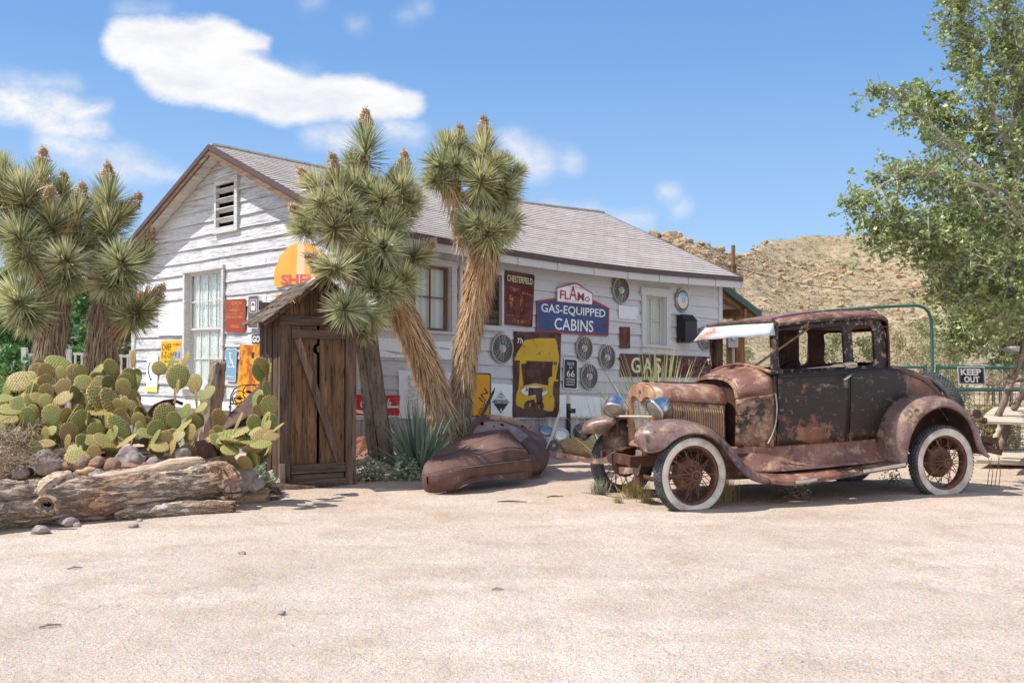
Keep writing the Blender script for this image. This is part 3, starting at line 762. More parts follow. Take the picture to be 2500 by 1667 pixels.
def roofz(b): return ROOFZ0 + PITCHK * (min(b, WID - b) + .3)
hr = random.Random(21)
def rectpx(fr, a, b, y=-.03):
    x0, z1 = unw(fr, *a, y); x1, z0 = unw(fr, *b, y); return x0, x1, z0, z1
W_BIG = rectpx(FL, (912, 607), (1112, 812)); W_BOARD = rectpx(FL, (1119, 640), (1226, 797)); W_SM = rectpx(FL, (1566, 700), (1634, 846))
W_GAB = rectpx(FG, (450, 660), (546, 948)); W_VENT = rectpx(FG, (528, 444), (580, 548))
def planks(fr_is_g, length, x0, holes, top):
    mb = MB(); H = .192; z = .60; k = 0
    while z < 4.6:
        za, zb = z, z + H
        cuts = sorted({za, zb, *[c for h in holes for c in (h[2], h[3]) if za < c < zb]})
        for a, b in zip(cuts, cuts[1:]):
            m = (a + b) / 2
            spans = [(x0, x0 + length)]
            for h in holes:
                if h[2] < m < h[3]:
                    spans = [q for s in spans for q in ((s[0], min(s[1], h[0])), (max(s[0], h[1]), s[1])) if q[1] - q[0] > .01]
            for s0, s1 in spans:
                def lim(zz):
                    lo, hi = top(zz); return max(s0, lo), min(s1, hi)
                A, B = lim(a), lim(b)
                if A[1] - A[0] < .04 or B[1] - B[0] < -.001: continue
                B = (min(B), max(B)) if B[1] > B[0] else ((B[0] + B[1]) / 2,) * 2
                # a plank: two or three boards butted end to end
                n = max(2, int((A[1] - A[0]) / .35)); joints = [0, n]
                if n > 6: joints = [0, hr.randint(2, n - 2), n]
                for j0, j1 in zip(joints, joints[1:]):
                    off = hr.uniform(-.002, .006); vs = []; fs = []
                    for i in range(j0, j1 + 1):
                        t = i / n; xb, xt = lerp(A[0], A[1], t), lerp(B[0], B[1], t)
                        g = .0035 if i in (j0, j1) else 0; g = g if i == j0 else -g
                        ph = xb * 1.7 + k * 3.1; wob = .006 * math.sin(ph) + .005 * MN.noise(Vector((xb * 4, k, 0)))
                        lowz = a + (wob - .004 if abs(a - za) < 1e-6 else 0); yo = -.026 - off + .005 * MN.noise(Vector((xb * 2, k * 2, 4)))
                        f = (b - za) / H; f0 = (a - za) / H
                        vs += [(xb + g, yo + .018, lowz), (xb + g, lerp(yo, -.004, f0), lowz), (xt + g, lerp(yo, -.004, f), b)]
                    for i in range(j1 - j0):
                        q = i * 3; fs += [(q, q + 3, q + 4, q + 1), (q + 1, q + 4, q + 5, q + 2)]
                    mb.add(vs, fs)
        z += H; k += 1
    return mb
def topL(z): return (0, LEN) if z < 3.1 else (1, 0)
def topG(z):
    d = (z - 3.09) / PITCHK; return (-WID + max(0, d), -max(0, d))
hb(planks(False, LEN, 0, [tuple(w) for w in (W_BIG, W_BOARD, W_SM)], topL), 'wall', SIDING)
hb(planks(True, WID, -WID, [tuple(w) for w in (W_GAB, W_VENT)], topG), 'wall', SIDING, g=True)
mb = MB(); mb.add([(0, WID + .01, .6), (LEN, WID + .01, .6), (LEN, WID + .01, 3.1), (0, WID + .01, 3.1)], [(0, 1, 2, 3)]); hb(mb, 'wall', SIDING)
mb = MB(); mb.add([(LEN, 0, .6), (LEN, WID, .6), (LEN, WID, 3.1), (LEN, WID / 2, 4.42), (LEN, 0, 3.1)], [(0, 1, 2, 3, 4)]); hb(mb, 'wall', SIDING)
# dark interior so nothing shines through
mb = MB(); mb.bx(.3, LEN - .1, .3, WID - .3, .55, 3.0); hb(mb, 'interior_lining', DARK)
# corner boards
mb = MB(); mb.bx(LEN - .10, LEN + .012, -.038, .0, .58, 3.06); mb.bx(LEN - .0, LEN + .02, -.038, .1, .58, 3.06); hb(mb, 'corner_board', TRIM)
mb = MB(); mb.bx(-.04, .09, -.036, -.0, .58, 3.06); mb.bx(-.042, -.0, -.036, .09, .58, 3.06); hb(mb, 'corner_board', TRIM)
mb = MB(); mb.bx(-.042, 0, WID - .1, WID + .02, .58, 3.06); hb(mb, 'corner_board', TRIM)
# corrugated skirting
def corr(L, fn):
    mb = MB(); n = int(L / .0125)
    mb.grid(lambda u, v: fn(u * L, lerp(-.35, .615, v), .012 * math.sin(u * L * 2 * PI / .068)), n, 2); return mb
hb(corr(LEN, lambda s, z, w: (s, .012 + w, z)), 'skirting', CORR); hb(corr(WID, lambda s, z, w: (.012 + w, s, z)), 'skirting', CORR)
# ------- roof
def roof_half(sgn):
    mb = MB(); n = 28; xs = [-.28 + (LEN + .55) * i / 30 for i in range(31)]
    for i in range(n):
        b0, b1 = -.3 + 3.4 * i / n, -.3 + 3.4 * (i + 1) / n; z0, z1 = roofz(b0) + .017, roofz(b1) + .004; vs = []; fs = []
        if i == n - 1: z1 += .004
        yy = (lambda b: b) if sgn > 0 else (lambda b: WID - b)
        for x in xs: vs += [(x, yy(b0), z0 - .015), (x, yy(b0), z0), (x, yy(b1), z1)]
        for j in range(30):
            q = j * 3; fs += [(q, q + 3, q + 4, q + 1), (q + 1, q + 4, q + 5, q + 2)]
        mb.add(vs, fs)
    return mb
roof = hb(roof_half(1), 'roof', SHINGLE, smooth=False); hb(roof_half(-1), 'roof', SHINGLE, smooth=False)
mb = MB(); mb.beam((-.28, WID / 2, 4.545), (LEN + .27, WID / 2, 4.545), .16, .03, seg=30); hb(mb, 'ridge_cap', SHINGLE, roof, smooth=False)
# soffit boards and fascia
def sof(x0, x1, b0, b1, dz, n, sgn=1):
    mb = MB(); m = max(1, n)
    for i in range(m):
        p, q = lerp(b0, b1, i / m) + .004, lerp(b0, b1, (i + 1) / m) - .004
        Y = (lambda b: b) if sgn > 0 else (lambda b: WID - b)
        vs = []
        for x in [lerp(x0, x1, k / 12) for k in range(13)]:
            vs += [(x, Y(p), roofz(p) - dz), (x, Y(q), roofz(q) - dz), (x, Y(q), roofz(q) - dz + .02), (x, Y(p), roofz(p) - dz + .02)]
        fs = [(k * 4 + e, k * 4 + (e + 1) % 4, k * 4 + 4 + (e + 1) % 4, k * 4 + 4 + e) for k in range(12) for e in range(4)] + [(0, 1, 2, 3), (48, 49, 50, 51)]
        mb.add(vs, fs)
    return mb
for s in (1, -1):
    hb(sof(-.255, 0.0, -.27, 3.1, .085, 18, s), 'soffit', TRIM, roof); hb(sof(LEN, LEN + .25, -.27, 3.1, .085, 18, s), 'soffit', TRIM, roof)
hb(sof(-.25, LEN + .25, -.28, .03, .082, 2), 'soffit', TRIM, roof)
mb = MB()
for s in (1, -1):
    Y = (lambda b: b) if s > 0 else (lambda b: WID - b)
    for x in (-.285, LEN + .275):
        pts = [(x, Y(b), roofz(b)) for b in (-.31, .8, 1.9, 3.1)]
        for a, b in zip(pts, pts[1:]): mb.beam((a[0], a[1], a[2] - .025), (b[0], b[1], b[2] - .025), .028, .075)
for b0 in (-.312, WID + .312):
    mb.beam((-.29, b0, ROOFZ0 - .025), (LEN + .28, b0, ROOFZ0 - .025), .03, .085, seg=30)
hb(mb, 'drip_edge', BROWN_METAL, roof, smooth=False)
mb = MB()
for s in (1, -1):
    Y = (lambda b: b) if s > 0 else (lambda b: WID - b)
    mb.beam((-.272, Y(-.30), roofz(-.3) - .105), (-.272, Y(3.1), roofz(3.1) - .105), .03, .09, seg=8, warp=.002)
hb(mb, 'rake_board', woodmat('brown_rake_wood', lin('#4f3c2f'), lin('#7a5f49'), lin('#a08a74'), ax=1), roof)
mb = MB(); mb.beam((-.26, -.283, ROOFZ0 - .125), (LEN + .26, -.283, ROOFZ0 - .125), .024, .115, seg=30); mb.beam((LEN + .26, -.283, roofz(-.3) - .12), (LEN + .26, 3.1, roofz(3.1) - .12), .024, .10, seg=6)
hb(mb, 'fascia', TRIM, roof)
for i in range(11):
    mb = MB(); x = .2 + i * .86; mb.bx(x, x + .05, -.312, -.297, ROOFZ0 - .18, ROOFZ0 - .07); mb.bx(x + .005, x + .045, -.31, -.27, ROOFZ0 - .19, ROOFZ0 - .172)
    hb(mb, 'gutter_bracket', TRIM, roof)
# ------- windows
def boxes(lst):
    mb = MB()
    for b in lst: mb.bx(*b)
    return mb
def framewin(rect, g, trim, rows, cols, sashes, mS, mF=TRIM, sash_w=.045, head=.0, apron=True, back=CURTAIN, sashdir='V', depth=.03, head_over=.0):
    x0, x1, z0, z1 = rect; w = trim; y0, y1 = -.055, -.018
    fr = boxes([(x0 - .005, x0 + w, y0, y1, z0, z1 - w), (x1 - w, x1 + .005, y0, y1, z0, z1 - w), (x0 - .01 - head_over, x1 + .01 + head_over, y0 - .01, y1, z1 - w, z1 + head),
                (x0 + w - .002, x0 + w + .012, y1, .08, z0, z1 - w), (x1 - w - .012, x1 - w + .002, y1, .08, z0, z1 - w), (x0 + w, x1 - w, y1, .08, z1 - w - .012, z1 - w + .001)])
    W = hb(fr, 'window', mF, g=g)
    sl = [(x0 - .02, x1 + .02, y0 - .035, .06, z0 - .035, z0 + .005)]
    if apron: sl.append((x0, x1, y0 + .01, y1, z0 - .13, z0 - .036))
    hb(boxes(sl), 'sill', mF, W, g=g)
    ix0, ix1, iz0, iz1 = x0 + w + .012, x1 - w - .012, z0 + .006, z1 - w - .012
    for i in range(sashes):
        if sashdir == 'V': sx0, sx1 = ix0, ix1; sz0, sz1 = lerp(iz0, iz1, i / sashes), lerp(iz0, iz1, (i + 1) / sashes); yy = depth + (.03 if i == 0 else 0)
        else: sx0, sx1 = lerp(ix0, ix1, i / sashes), lerp(ix0, ix1, (i + 1) / sashes); sz0, sz1 = iz0, iz1; yy = depth
        e = sash_w; bl = [(sx0, sx0 + e, yy, yy + .03, sz0, sz1), (sx1 - e, sx1, yy, yy + .03, sz0, sz1), (sx0 + e, sx1 - e, yy + .001, yy + .029, sz0, sz0 + e), (sx0 + e, sx1 - e, yy + .001, yy + .029, sz1 - e, sz1)]
        m = .018
        for c in range(1, cols):
            xx = lerp(sx0 + e, sx1 - e, c / cols); bl.append((xx - m / 2, xx + m / 2, yy + .004, yy + .026, sz0 + e, sz1 - e))
        for r_ in range(1, rows):
            zz = lerp(sz0 + e, sz1 - e, r_ / rows); bl.append((sx0 + e, sx1 - e, yy + .006, yy + .024, zz - m / 2, zz + m / 2))
        S = hb(boxes(bl), 'sash', mS, W, g=g)
        hb(boxes([(sx0 + e, sx1 - e, yy + .012, yy + .016, sz0 + e, sz1 - e)]), 'pane', GLASS, W, g=g)
    cb = MB(); n = 60
    cb.grid(lambda u, v: (lerp(ix0 - .01, ix1 + .01, u), .085 + .006 * math.sin(u * 55 + 2 * math.sin(v * 3)), lerp(iz0 - .05, iz1 + .05, v)), n, 4)
    hb(cb, 'curtain', back, W, g=g)
    return W
framewin(W_BIG, False, .085, 2, 2, 2, SASH, sashdir='H', sash_w=.04)
framewin(W_SM, False, .10, 2, 2, 1, TRIM, sash_w=.03, back=BLIND, head=.05, head_over=.03)
framewin(W_GAB, True, .055, 2, 4, 2, TRIM, sash_w=.035, apron=True, back=CURTAIN)
# gable vent
x0, x1, z0, z1 = W_VENT
V = hb(boxes([(x0 - .01, x0 + .045, -.06, -.0, z0 - .06, z1 - .07), (x1 - .055, x1 + .03, -.062, -.0, z0 - .09, z1 + .02), (x0 - .02, x1 - .055, -.058, -.0, z1 - .07, z1), (x0 - .03, x1 - .055, -.064, -.0, z0 - .09, z0)]), 'gable_vent', TRIM, g=True)
mb = MB()
for i in range(4):
    zz = lerp(z0 + .02, z1 - .10, (i + .6) / 4); mb.beam((x0 + .04, -.02, zz), (x1 - .05, -.02, zz), .09, .014, up=(0, .75, 1))
hb(mb, 'louvre', TRIM, V, g=True)
mb = MB(); mb.bx(x0, x1, .04, .05, z0 - .05, z1); hb(mb, 'vent_backing', DARK, V, g=True)
# boarded window box with old tack
x0, x1, z0, z1 = W_BOARD
BW = hb(boxes([(x0, x0 + .05, -.07, 0, z0, z1 - .06), (x1 - .04, x1, -.07, 0, z0, z1 - .06), (x0, x1, -.075, 0, z1 - .07, z1), (x0 - .02, x1 + .01, -.09, 0, z0 - .07, z0)]), 'boarded_window', TRIM)
mb = MB(); nb = 7
for i in range(nb):
    a, b = lerp(z0, z1, i / nb) + .004, lerp(z0, z1, (i + 1) / nb) - .004; mb.bx(x0 + .045, x1 - .035, .02 - hr.uniform(0, .008), .04, a, b)
hb(mb, 'backing_board', OLDWOOD_H, BW)
mb = MB(); mb.bx(x0, x1, .05, .06, z0, z1); hb(mb, 'recess', DARK, BW)
def tackthing():
    c0 = FL @ Vector(((x0 + x1) / 2, -.02, 0)); t = thing('horse_harness', 'old leather harness with two curved straps hanging in the boarded window box', 'harness', tuple(FL @ warp(Vector(((x0 + x1) / 2, -.03, z0 + .1)))), HA)
    cx = (x0 + x1) / 2; h = z1 - z0
    for sgn, nm in ((-1, 'strap'), (1, 'strap')):
        pts = [warp(Vector((cx + sgn * (.02 + .17 * math.sin(a * PI) ** .8 + .03 * math.sin(a * 9)), -.03, z1 - .1 - a * (h - .22)))) for a in [i / 14 for i in range(15)]]
        m = MB(); m.tube([FL @ p for p in pts], .012, 6); m.build(nm, RUST_DK, t, world=True)
    m = MB()
    for k in range(9):
        p = warp(Vector((cx + hr.uniform(-.22, .22), -.03, z1 - .12 - hr.uniform(0, .30)))); m.rock(FL @ p, (.03, .03, .035), 1, k)
    m.build('buckle', YEL_EN, t, world=True)
    m = MB(); m.tube([FL @ warp(Vector((cx + .16 * math.cos(a), -.035, z1 - .42 + .1 * math.sin(a)))) for a in [i / 10 * PI for i in range(11)]], .02, 7); m.build('collar', BLACK, t, world=True)
tackthing()

# ------------------------------------------------------------------ signs
def sign(fr, name, label, quad, m, cat='sign', texts=(), polys=(), thick=.006, off=.034, outline=None, group=None, jag=.012, border=None):
    P = [px_on(fr, u, v, -off) for u, v in quad]            # TL TR BR BL
    TL, TR, BR, BL = [Vector((p[0], 0, p[1])) for p in P]
    def Q(s, t, y): 
        p = BL.lerp(BR, s).lerp(TL.lerp(TR, s), t); return Vector((p.x, y, p.z))
    base = fr @ Q(.5, 0, -off)
    T = thing(name, label, cat, tuple(base), fr.to_euler().z, group)
    if outline is None:
        outline = []
        for (a, b) in (((0, 0), (1, 0)), ((1, 0), (1, 1)), ((1, 1), (0, 1)), ((0, 1), (0, 0))):
            for k in range(5):
                t = k / 5; s_ = a[0] + (b[0] - a[0]) * t; t_ = a[1] + (b[1] - a[1]) * t; j = jag if k else 0
                outline.append((s_ + hr.uniform(-j, j), t_ + hr.uniform(-j, j)))
    f = lambda a, b, y: fr @ Q(a, b, y)
    MB().prism(outline, f, -off, -off - thick).build('panel', m, T, world=True, smooth=False)
    y1 = -off - thick
    if border:
        w, bm = border; cx, cy = .5, .5; ratio = (TR - TL).length / (TL - BL).length
        ring = MB(); n = len(outline)
        vs = [f(a, b, y1 - .0012) for a, b in outline] + [f(cx + (a - cx) * (1 - w), cy + (b - cy) * (1 - w * ratio), y1 - .0012) for a, b in outline]
        ring.add(vs, [(i, (i + 1) % n, n + (i + 1) % n, n + i) for i in range(n)]); ring.build('border', bm, T, world=True, smooth=False)
    for k, (nm, pl, pm, ly) in enumerate(polys):
        MB().prism(pl, f, y1, y1 - .0014 * ly).build(nm, pm, T, world=True, smooth=False)
    for tx in texts:
        s, a0, b0, a1, b1, tm = tx[:6]; kw = tx[6] if len(tx) > 6 else {}
        ly = kw.get('ly', 3); rot = kw.get('rot', 0)
        uv, fs = text_geo(s, kw.get('bold', .01), kw.get('shear', 0), kw.get('sp', 1.0)); vs = []
        for p, q in uv:
            if kw.get('arc'): q = q + kw['arc'] * (1 - (2 * p - 1) ** 2)
            if rot == 90: p, q = 1 - q, p
            a, b = a0 + (a1 - a0) * p, b0 + (b1 - b0) * q
            if kw.get('ang'):
                an = math.radians(kw['ang']); ca, cb = (a0 + a1) / 2, (b0 + b1) / 2; da, db = (a - ca) * ratio_of(TL, TR, BL), b - cb
                a, b = ca + (da * math.cos(an) - db * math.sin(an)) / ratio_of(TL, TR, BL), cb + da * math.sin(an) + db * math.cos(an)
            vs.append(f(a, b, y1 - .0014 * ly))
        m2 = MB(); m2.add(vs, fs); m2.build(kw.get('name', 'lettering'), tm, T, world=True, smooth=False)
    return T
def ratio_of(TL, TR, BL): return (TR - TL).length / (TL - BL).length
def ell(cx, cy, rx, ry, n=24, a0=0, a1=2 * PI): return [(cx + rx * math.cos(a0 + (a1 - a0) * i / n), cy + ry * math.sin(a0 + (a1 - a0) * i / n)) for i in range(n if a1 - a0 > 6.2 else n + 1)]
def rrect(x0, y0, x1, y1, rx, ry, n=4):
    o = []
    for cx, cy, a in ((x1 - rx, y1 - ry, 0), (x0 + rx, y1 - ry, PI / 2), (x0 + rx, y0 + ry, PI), (x1 - rx, y0 + ry, 1.5 * PI)):
        for k in range(n + 1): o.append((cx + rx * math.cos(a + k / n * PI / 2), cy + ry * math.sin(a + k / n * PI / 2)))
    return o
RR = rrect(0, 0, 1, 1, .08, .045)
# long wall, left to right
sign(FL, 'metal_sign', 'blank white enamel sign with one faded grey swoosh, below the brown framed window', [(917, 820), (1104, 831), (1103, 878), (918, 871)], WHITE_EN,
     polys=[('swoosh', [(.06, .34), (.2, .2), (.4, .14), (.55, .2), (.66, .34), (.55, .27), (.4, .25), (.2, .30)], PALEGREY, 1), ('swoosh', [(.82, .62), (.96, .58), (.96, .5), (.82, .54)], PALEGREY, 1)])
sign(FL, 'soda_sign', 'red enamel soda sign with white script and a white wave, right of the outhouse', [(866, 963), (976, 965), (973, 1017), (864, 1016)], COKE,
     texts=[('Coca-Cola', .12, .40, .80, .84, WHLET, dict(shear=.35, bold=.012, name='script'))],
     polys=[('wave', [(.0, .18), (.18, .12), (.38, .16), (.55, .32), (.7, .40), (.99, .42), (.99, .52), (.7, .48), (.5, .40), (.35, .27), (.18, .26), (.0, .34)], WHLET, 1), ('edge_stripe', [(0, 0), (1, 0), (1, .05), (0, .05)], WHLET, 2)])
sign(FL, 'metal_sign', 'large white enamel panel with ghostly vertical lettering behind the leaning tree trunk', [(972, 903), (1108, 909), (1106, 1022), (974, 1021)], WHITE_EN,
     texts=[('SERVICE', .16, .06, .34, .9, FAINT, dict(rot=90, bold=.03)), ('FLAT', .40, .06, .52, .6, FAINT, dict(rot=90, bold=.03))])
def diamond(name, label, cu, cv, w, h, off):
    sign(FL, name, label, [(cu - w, cv - h), (cu + w, cv - h + 1), (cu + w, cv + h), (cu - w, cv + h - 1)], WHLET, off=off, thick=.003, outline=[(.5, 0), (1, .5), (.5, 1), (0, .5)],
         polys=[('black_half', [(.5, .06), (.94, .5), (.86, .585), (.14, .585), (.06, .5)], BLKLET, 1), ('white_half', [(.17, .61), (.83, .61), (.5, .94)], PALEGREEN, 1), ('emblem', [(.38, .70), (.62, .70), (.62, .67), (.38, .67)], BLKLET, 2), ('emblem', [(.42, .78), (.5, .82), (.52, .80), (.45, .75)], BLKLET, 2), ('emblem', [(.52, .84), (.62, .78), (.6, .76), (.52, .81)], BLKLET, 2)],
         texts=[('CORROSIVE', .10, .435, .90, .57, WHLET, dict(bold=0)), ('8', .46, .13, .55, .25, WHLET, dict(bold=.02))])
PALEGREEN = plain('pale_green_paint', lin('#cfd6c6'), .5)
diamond('hazard_placard', 'black and white diamond hazard placard partly hidden by the leaning tree trunk', 1047, 957, 30, 32, .046)
sign(FL, 'road_sign', 'yellow road sign with slanted black lettering behind the upright tree trunk', [(1112, 909), (1198, 911), (1196, 1019), (1111, 1015)], YEL_SIGN, outline=RR, border=(.05, BLKLET),
     texts=[('IN', .66, .42, .92, .58, BLKLET, dict(ang=52, bold=-.005)), ('HING', .56, .12, .98, .26, BLKLET, dict(ang=52, bold=-.005))])
sign(FL, 'metal_sign', 'small white board behind the fully visible hazard diamond', [(1199, 935), (1250, 939), (1250, 1018), (1197, 1018)], WHITE_EN)
diamond('hazard_placard', 'fully visible black and white diamond hazard placard left of the tall brown and yellow board', 1222, 981, 23.5, 32, .043)
sign(FL, 'painted_board', 'tall brown board painted with the worn ochre front of a truck', [(1254, 808), (1369, 814), (1364, 1019), (1252, 1018)], RUSTBOARD, jag=.006, thick=.01,
     polys=[('truck_roof', [(.03, .46 + .15 - .19 + .0 + .02 - .0 + .0), (.03, .44), (.97, .40), (.98, .44), (.95, .50), (.90, .82), (.84, .94), (.50, .945), (.23, .93), (.10, .76), (.03, .55)][2:] and [(.01, .66), (.06, .74), (.14, .82), (.22, .90), (.50, .93), (.86, .94), (.90, .90), (.96, .74), (.97, .66)], OCHRE, 1),
            ('truck_post', [(.12, .66), (.26, .66), (.26, .64), (.16, .56), (.20, .40), (.20, .34), (.10, .34), (.12, .5)], OCHRE, 1), ('truck_post', [(.84, .66), (.90, .66), (.88, .50), (.84, .36), (.74, .36), (.74, .46), (.82, .50), (.82, .6)], OCHRE, 1),
            ('truck_post', [(.92, .66), (.955, .66), (.90, .45), (.95, .45), (.95, .43), (.86, .43)], OCHRE, 1),
            ('truck_hood', [(.05, .20), (.06, .14), (.22, .10), (.26, .17), (.30, .20), (.45, .21), (.45, .17), (.56, .17), (.62, .10), (.75, .07), (.86, .08), (.88, .14), (.88, .22), (.84, .28), (.84, .36), (.70, .38), (.45, .40), (.22, .37), (.10, .34), (.06, .27)], OCHRE, 1),
            ('oval_plate', ell(.44, .305, .28, .06), WHITE_EN2, 2), ('rust_patch', [(.30, .25), (.46, .26), (.52, .12), (.62, .20), (.60, .27), (.62, .35), (.32, .345)], RUSTBOARD, 3), ('headlamp', ell(.32, .13, .10, .062), RUSTBOARD, 3), ('headlamp', ell(.54, .13, .11, .065), RUSTBOARD, 3),
            ('nailed_sheet', [(.16, .61), (.50, .665), (.78, .66), (.82, .50), (.50, .46), (.18, .43)], MAROONB, 4) if False else ('nailed_sheet', [(.15, .62), (.78, .66), (.82, .485), (.19, .425)], RUSTBOARD, 5)],
     texts=[('All', .24, .30, .34, .35, BLKLET, dict(ly=4)), ('Cars', .52, .30, .68, .345, BLKLET, dict(ly=4)), ('6', .32, .10, .38, .17, TANLET, dict(ly=4)), ('6', .52, .09, .57, .15, TANLET, dict(ly=4)), ('Th', .06, .86, .18, .92, WHLET, dict(shear=.3))])
# red rust cigarette sign
sign(FL, 'rusted_sign', 'tall red brown rusted tin sign with worn yellow capitals, beside the boarded window box', [(1232, 659), (1305, 671), (1299, 799), (1227, 791)], CHEST, outline=rrect(0, 0, 1, 1, .06, .04), jag=.01,
     texts=[('CHESTERFIELD', .08, .80, .93, .92, CREAM, dict(bold=.015)), ('They Satisfy', .30, .04, .92, .13, TANLET, dict(shear=.4, bold=-.005)), ('MILD', .28, .63, .45, .68, TANLET), ('COOL', .60, .60, .80, .65, TANLET)],
     polys=[('stripe', [(.08, .70), (.50, .69), (.50, .68), (.08, .69)], ORNG, 1), ('stripe', [(.45, .62), (.92, .61), (.92, .60), (.45, .61)], ORNG, 1), ('stripe', [(.1, .17), (.92, .175), (.92, .185), (.1, .18)], ORNG, 1),
            ('bottle', [(.20, .40), (.28, .30), (.28, .22), (.24, .32), (.30, .42), (.31, .54), (.24, .60), (.18, .52)][0:1] + [(.24, .30), (.30, .40), (.31, .54), (.24, .60), (.17, .53)], ORNG, 1), ('bottle', [(.56, .38), (.60, .26), (.66, .38), (.67, .50), (.60, .56), (.54, .48)], ORNG, 1)])
# flamo sign
sign(FL, 'enamel_sign', 'wide blue enamel sign with white capitals and red edge, shaped like a low house', [(1310, 734), (1487, 752), (1485, 821), (1309, 809)], BLUE_EN, off=.036,
     outline=[(0, 0), (1, 0), (1, 1), (.78, 1.22), (.27, 1.17), (0, 1.0)], border=(.028, REDLET),
     texts=[('GAS-EQUIPPED', .055, .60, .94, .93, WHLET, dict(bold=.012)), ('CABINS', .23, .10, .77, .50, WHLET, dict(bold=.012))])
sign(FL, 'enamel_sign', 'small white peaked enamel sign with red lettering above the wide blue sign', [(1359, 702), (1447, 717), (1446, 745), (1359, 737)], WHITE_EN, off=.046,
     outline=[(0, 0), (.5, -.02), (1, 0), (1, 1.0), (.55, 1.62), (.46, 1.60), (0, 1.0)], border=(.03, REDLET),
     texts=[('FL', .08, .24, .32, .86, REDLET, dict(bold=.02)), ('A', .33, .24, .545, 1.32, REDLET, dict(bold=.0, ly=4)), ('M', .56, .24, .745, .92, REDLET, dict(bold=.02)), ('O', .765, .24, .91, .66, REDLET, dict(bold=.02)), ('STANDARD', .30, 1.12, .72, 1.24, BLKLET, dict(arc=1.0, bold=-.01, ly=2))],
     polys=[('stripe', [(.10, .10), (.5, .17), (.90, .10), (.5, .14)], BLUE_EN, 1)])
sign(FL, 'road_sign', 'narrow black highway sign with a white border and white numbers 66', [(1376, 874), (1409.5, 877), (1409, 951), (1374, 949)], BLKLET, outline=rrect(0, 0, 1, 1, .1, .05), border=(.09, WHLET),
     texts=[('ROUTE', .26, .78, .74, .88, WHLET, dict(bold=0)), ('US', .40, .67, .60, .76, WHLET, dict(bold=0)), ('66', .22, .40, .78, .62, WHLET, dict(bold=0)), ('NATIONAL', .20, .30, .82, .355, WHLET), ('HISTORIC', .20, .21, .82, .265, WHLET), ('HIGHWAY', .22, .12, .78, .175, WHLET)])
sign(FL, 'metal_sign', 'small chipped white metal plate just left of the small window', [(1510, 745), (1557, 750), (1556, 780), (1510, 777)], WHITE_EN2, outline=rrect(0, 0, 1, 1, .04, .06))
sign(FL, 'metal_sign', 'narrow upright dark red rusted plate, below the chipped white plate', [(1513, 798), (1537.5, 798), (1538, 850.5), (1513, 850)], CHEST)
sign(FL, 'enamel_sign', 'long maroon enamel sign with large cream capitals under the small window', [(1514, 863), (1736, 871), (1736, 921), (1514, 919)], MAROON, border=(.006, BLKLET),
     texts=[('G', .105, .16, .20, .86, CREAM, dict(bold=.02)), ('A', .225, .16, .325, .86, CREAM, dict(bold=.02)), ('S', .345, .16, .42, .86, CREAM, dict(bold=.02)), ('O', .47, .16, .56, .86, DULLCREAM, dict(bold=.02)), ('L', .58, .16, .65, .86, DULLCREAM, dict(bold=.02)), ('I', .67, .16, .69, .86, DULLCREAM, dict(bold=.02)), ('N', .72, .16, .81, .86, DULLCREAM, dict(bold=.02)), ('E', .86, .16, .935, .86, DULLCREAM, dict(bold=.02))])
sign(FL, 'metal_sign', 'long low white panel with small pale blue squares behind the car headlamps', [(1366, 963), (1560, 975), (1560, 1019), (1362, 1017)], WHITE_EN,
     polys=[('blue_square', [(.36 + .09 * k, .30), (.41 + .09 * k, .30), (.41 + .09 * k, .55), (.36 + .09 * k, .55)], LILAC, 1) for k in range(4)] if False else [])
# gable wall
sign(FG, 'painted_board', 'small red and white board near the left corner of the gable wall', [(336, 694), (364, 692), (364, 738), (336, 738)], WHITE_EN, polys=[('red_triangle', [(0, .02), (0, .5), (.98, .55), (.98, .42)], REDW, 1), ('red_triangle', [(0, .08), (.02, .9), (1, .95), (1, .62)][0:0] or [(0, .05), (0, .55), (.98, .60)], REDW, 2)])
sign(FG, 'metal_sign', 'square blank white board left of the tall gable window', [(388, 744), (447, 743), (445, 818), (387, 819)], WHLET)
sign(FG, 'metal_sign', 'yellow and grey equipment sign with black capitals left of the tall gable window', [(395, 833), (446, 831), (443, 900), (391, 898)], CHIEFY,
     texts=[('CHIEF', .06, .66, .50, .90, BLKLET, dict(bold=.0, sp=1.1)), ('E-Z-LINER II', .06, .38, .92, .60, BLKLET, dict(bold=.0, sp=1.1)), ('CHIEFZ', .58, .82, .95, .90, BLKLET, dict(bold=0)), ('dual hose', .2, .22, .9, .30, BLKLET, dict(bold=0))],
     polys=[('grey_band', [(.62, .52), (1, .85), (1, .30), (.86, .30), (.70, .10), (.50, .0), (.2, 0), (.45, .18)], PALEGREY, 1)])
sign(FG, 'metal_sign', 'tall white sign with a drawn tap and a pale yellow foot', [(360, 865), (387, 866), (384, 957), (357, 956)], WHLET, border=None,
     polys=[('yellow_foot', [(0, 0), (1, 0), (1, .14), (0, .14)], PALEY, 1), ('tap_drawing', [(.12, .66), (.30, .82), (.34, .80), (.2, .64), (.24, .50), (.42, .34), (.5, .36), (.5, .32), (.38, .30), (.14, .50)], BLKLET, 1)])
sign(FG, 'metal_sign', 'orange red rusted notice with faded capitals by the tall gable window', [(550, 732), (601, 729), (599, 810), (551, 810)], VAND, outline=rrect(0, 0, 1, 1, .06, .04),
     texts=[('VANDALISM!', .14, .82, .84, .93, VANDL), ('IS A CRIME', .24, .745, .72, .785, VANDL, dict(bold=0)), ('VANDALS', .20, .62, .76, .72, VANDL), ('SHALL BE PROSECUTED', .08, .53, .90, .575, VANDL, dict(bold=0)), ('$250 REWARD', .05, .40, .90, .50, VANDL), ('VANDALS', .30, .12, .72, .22, VANDL)])
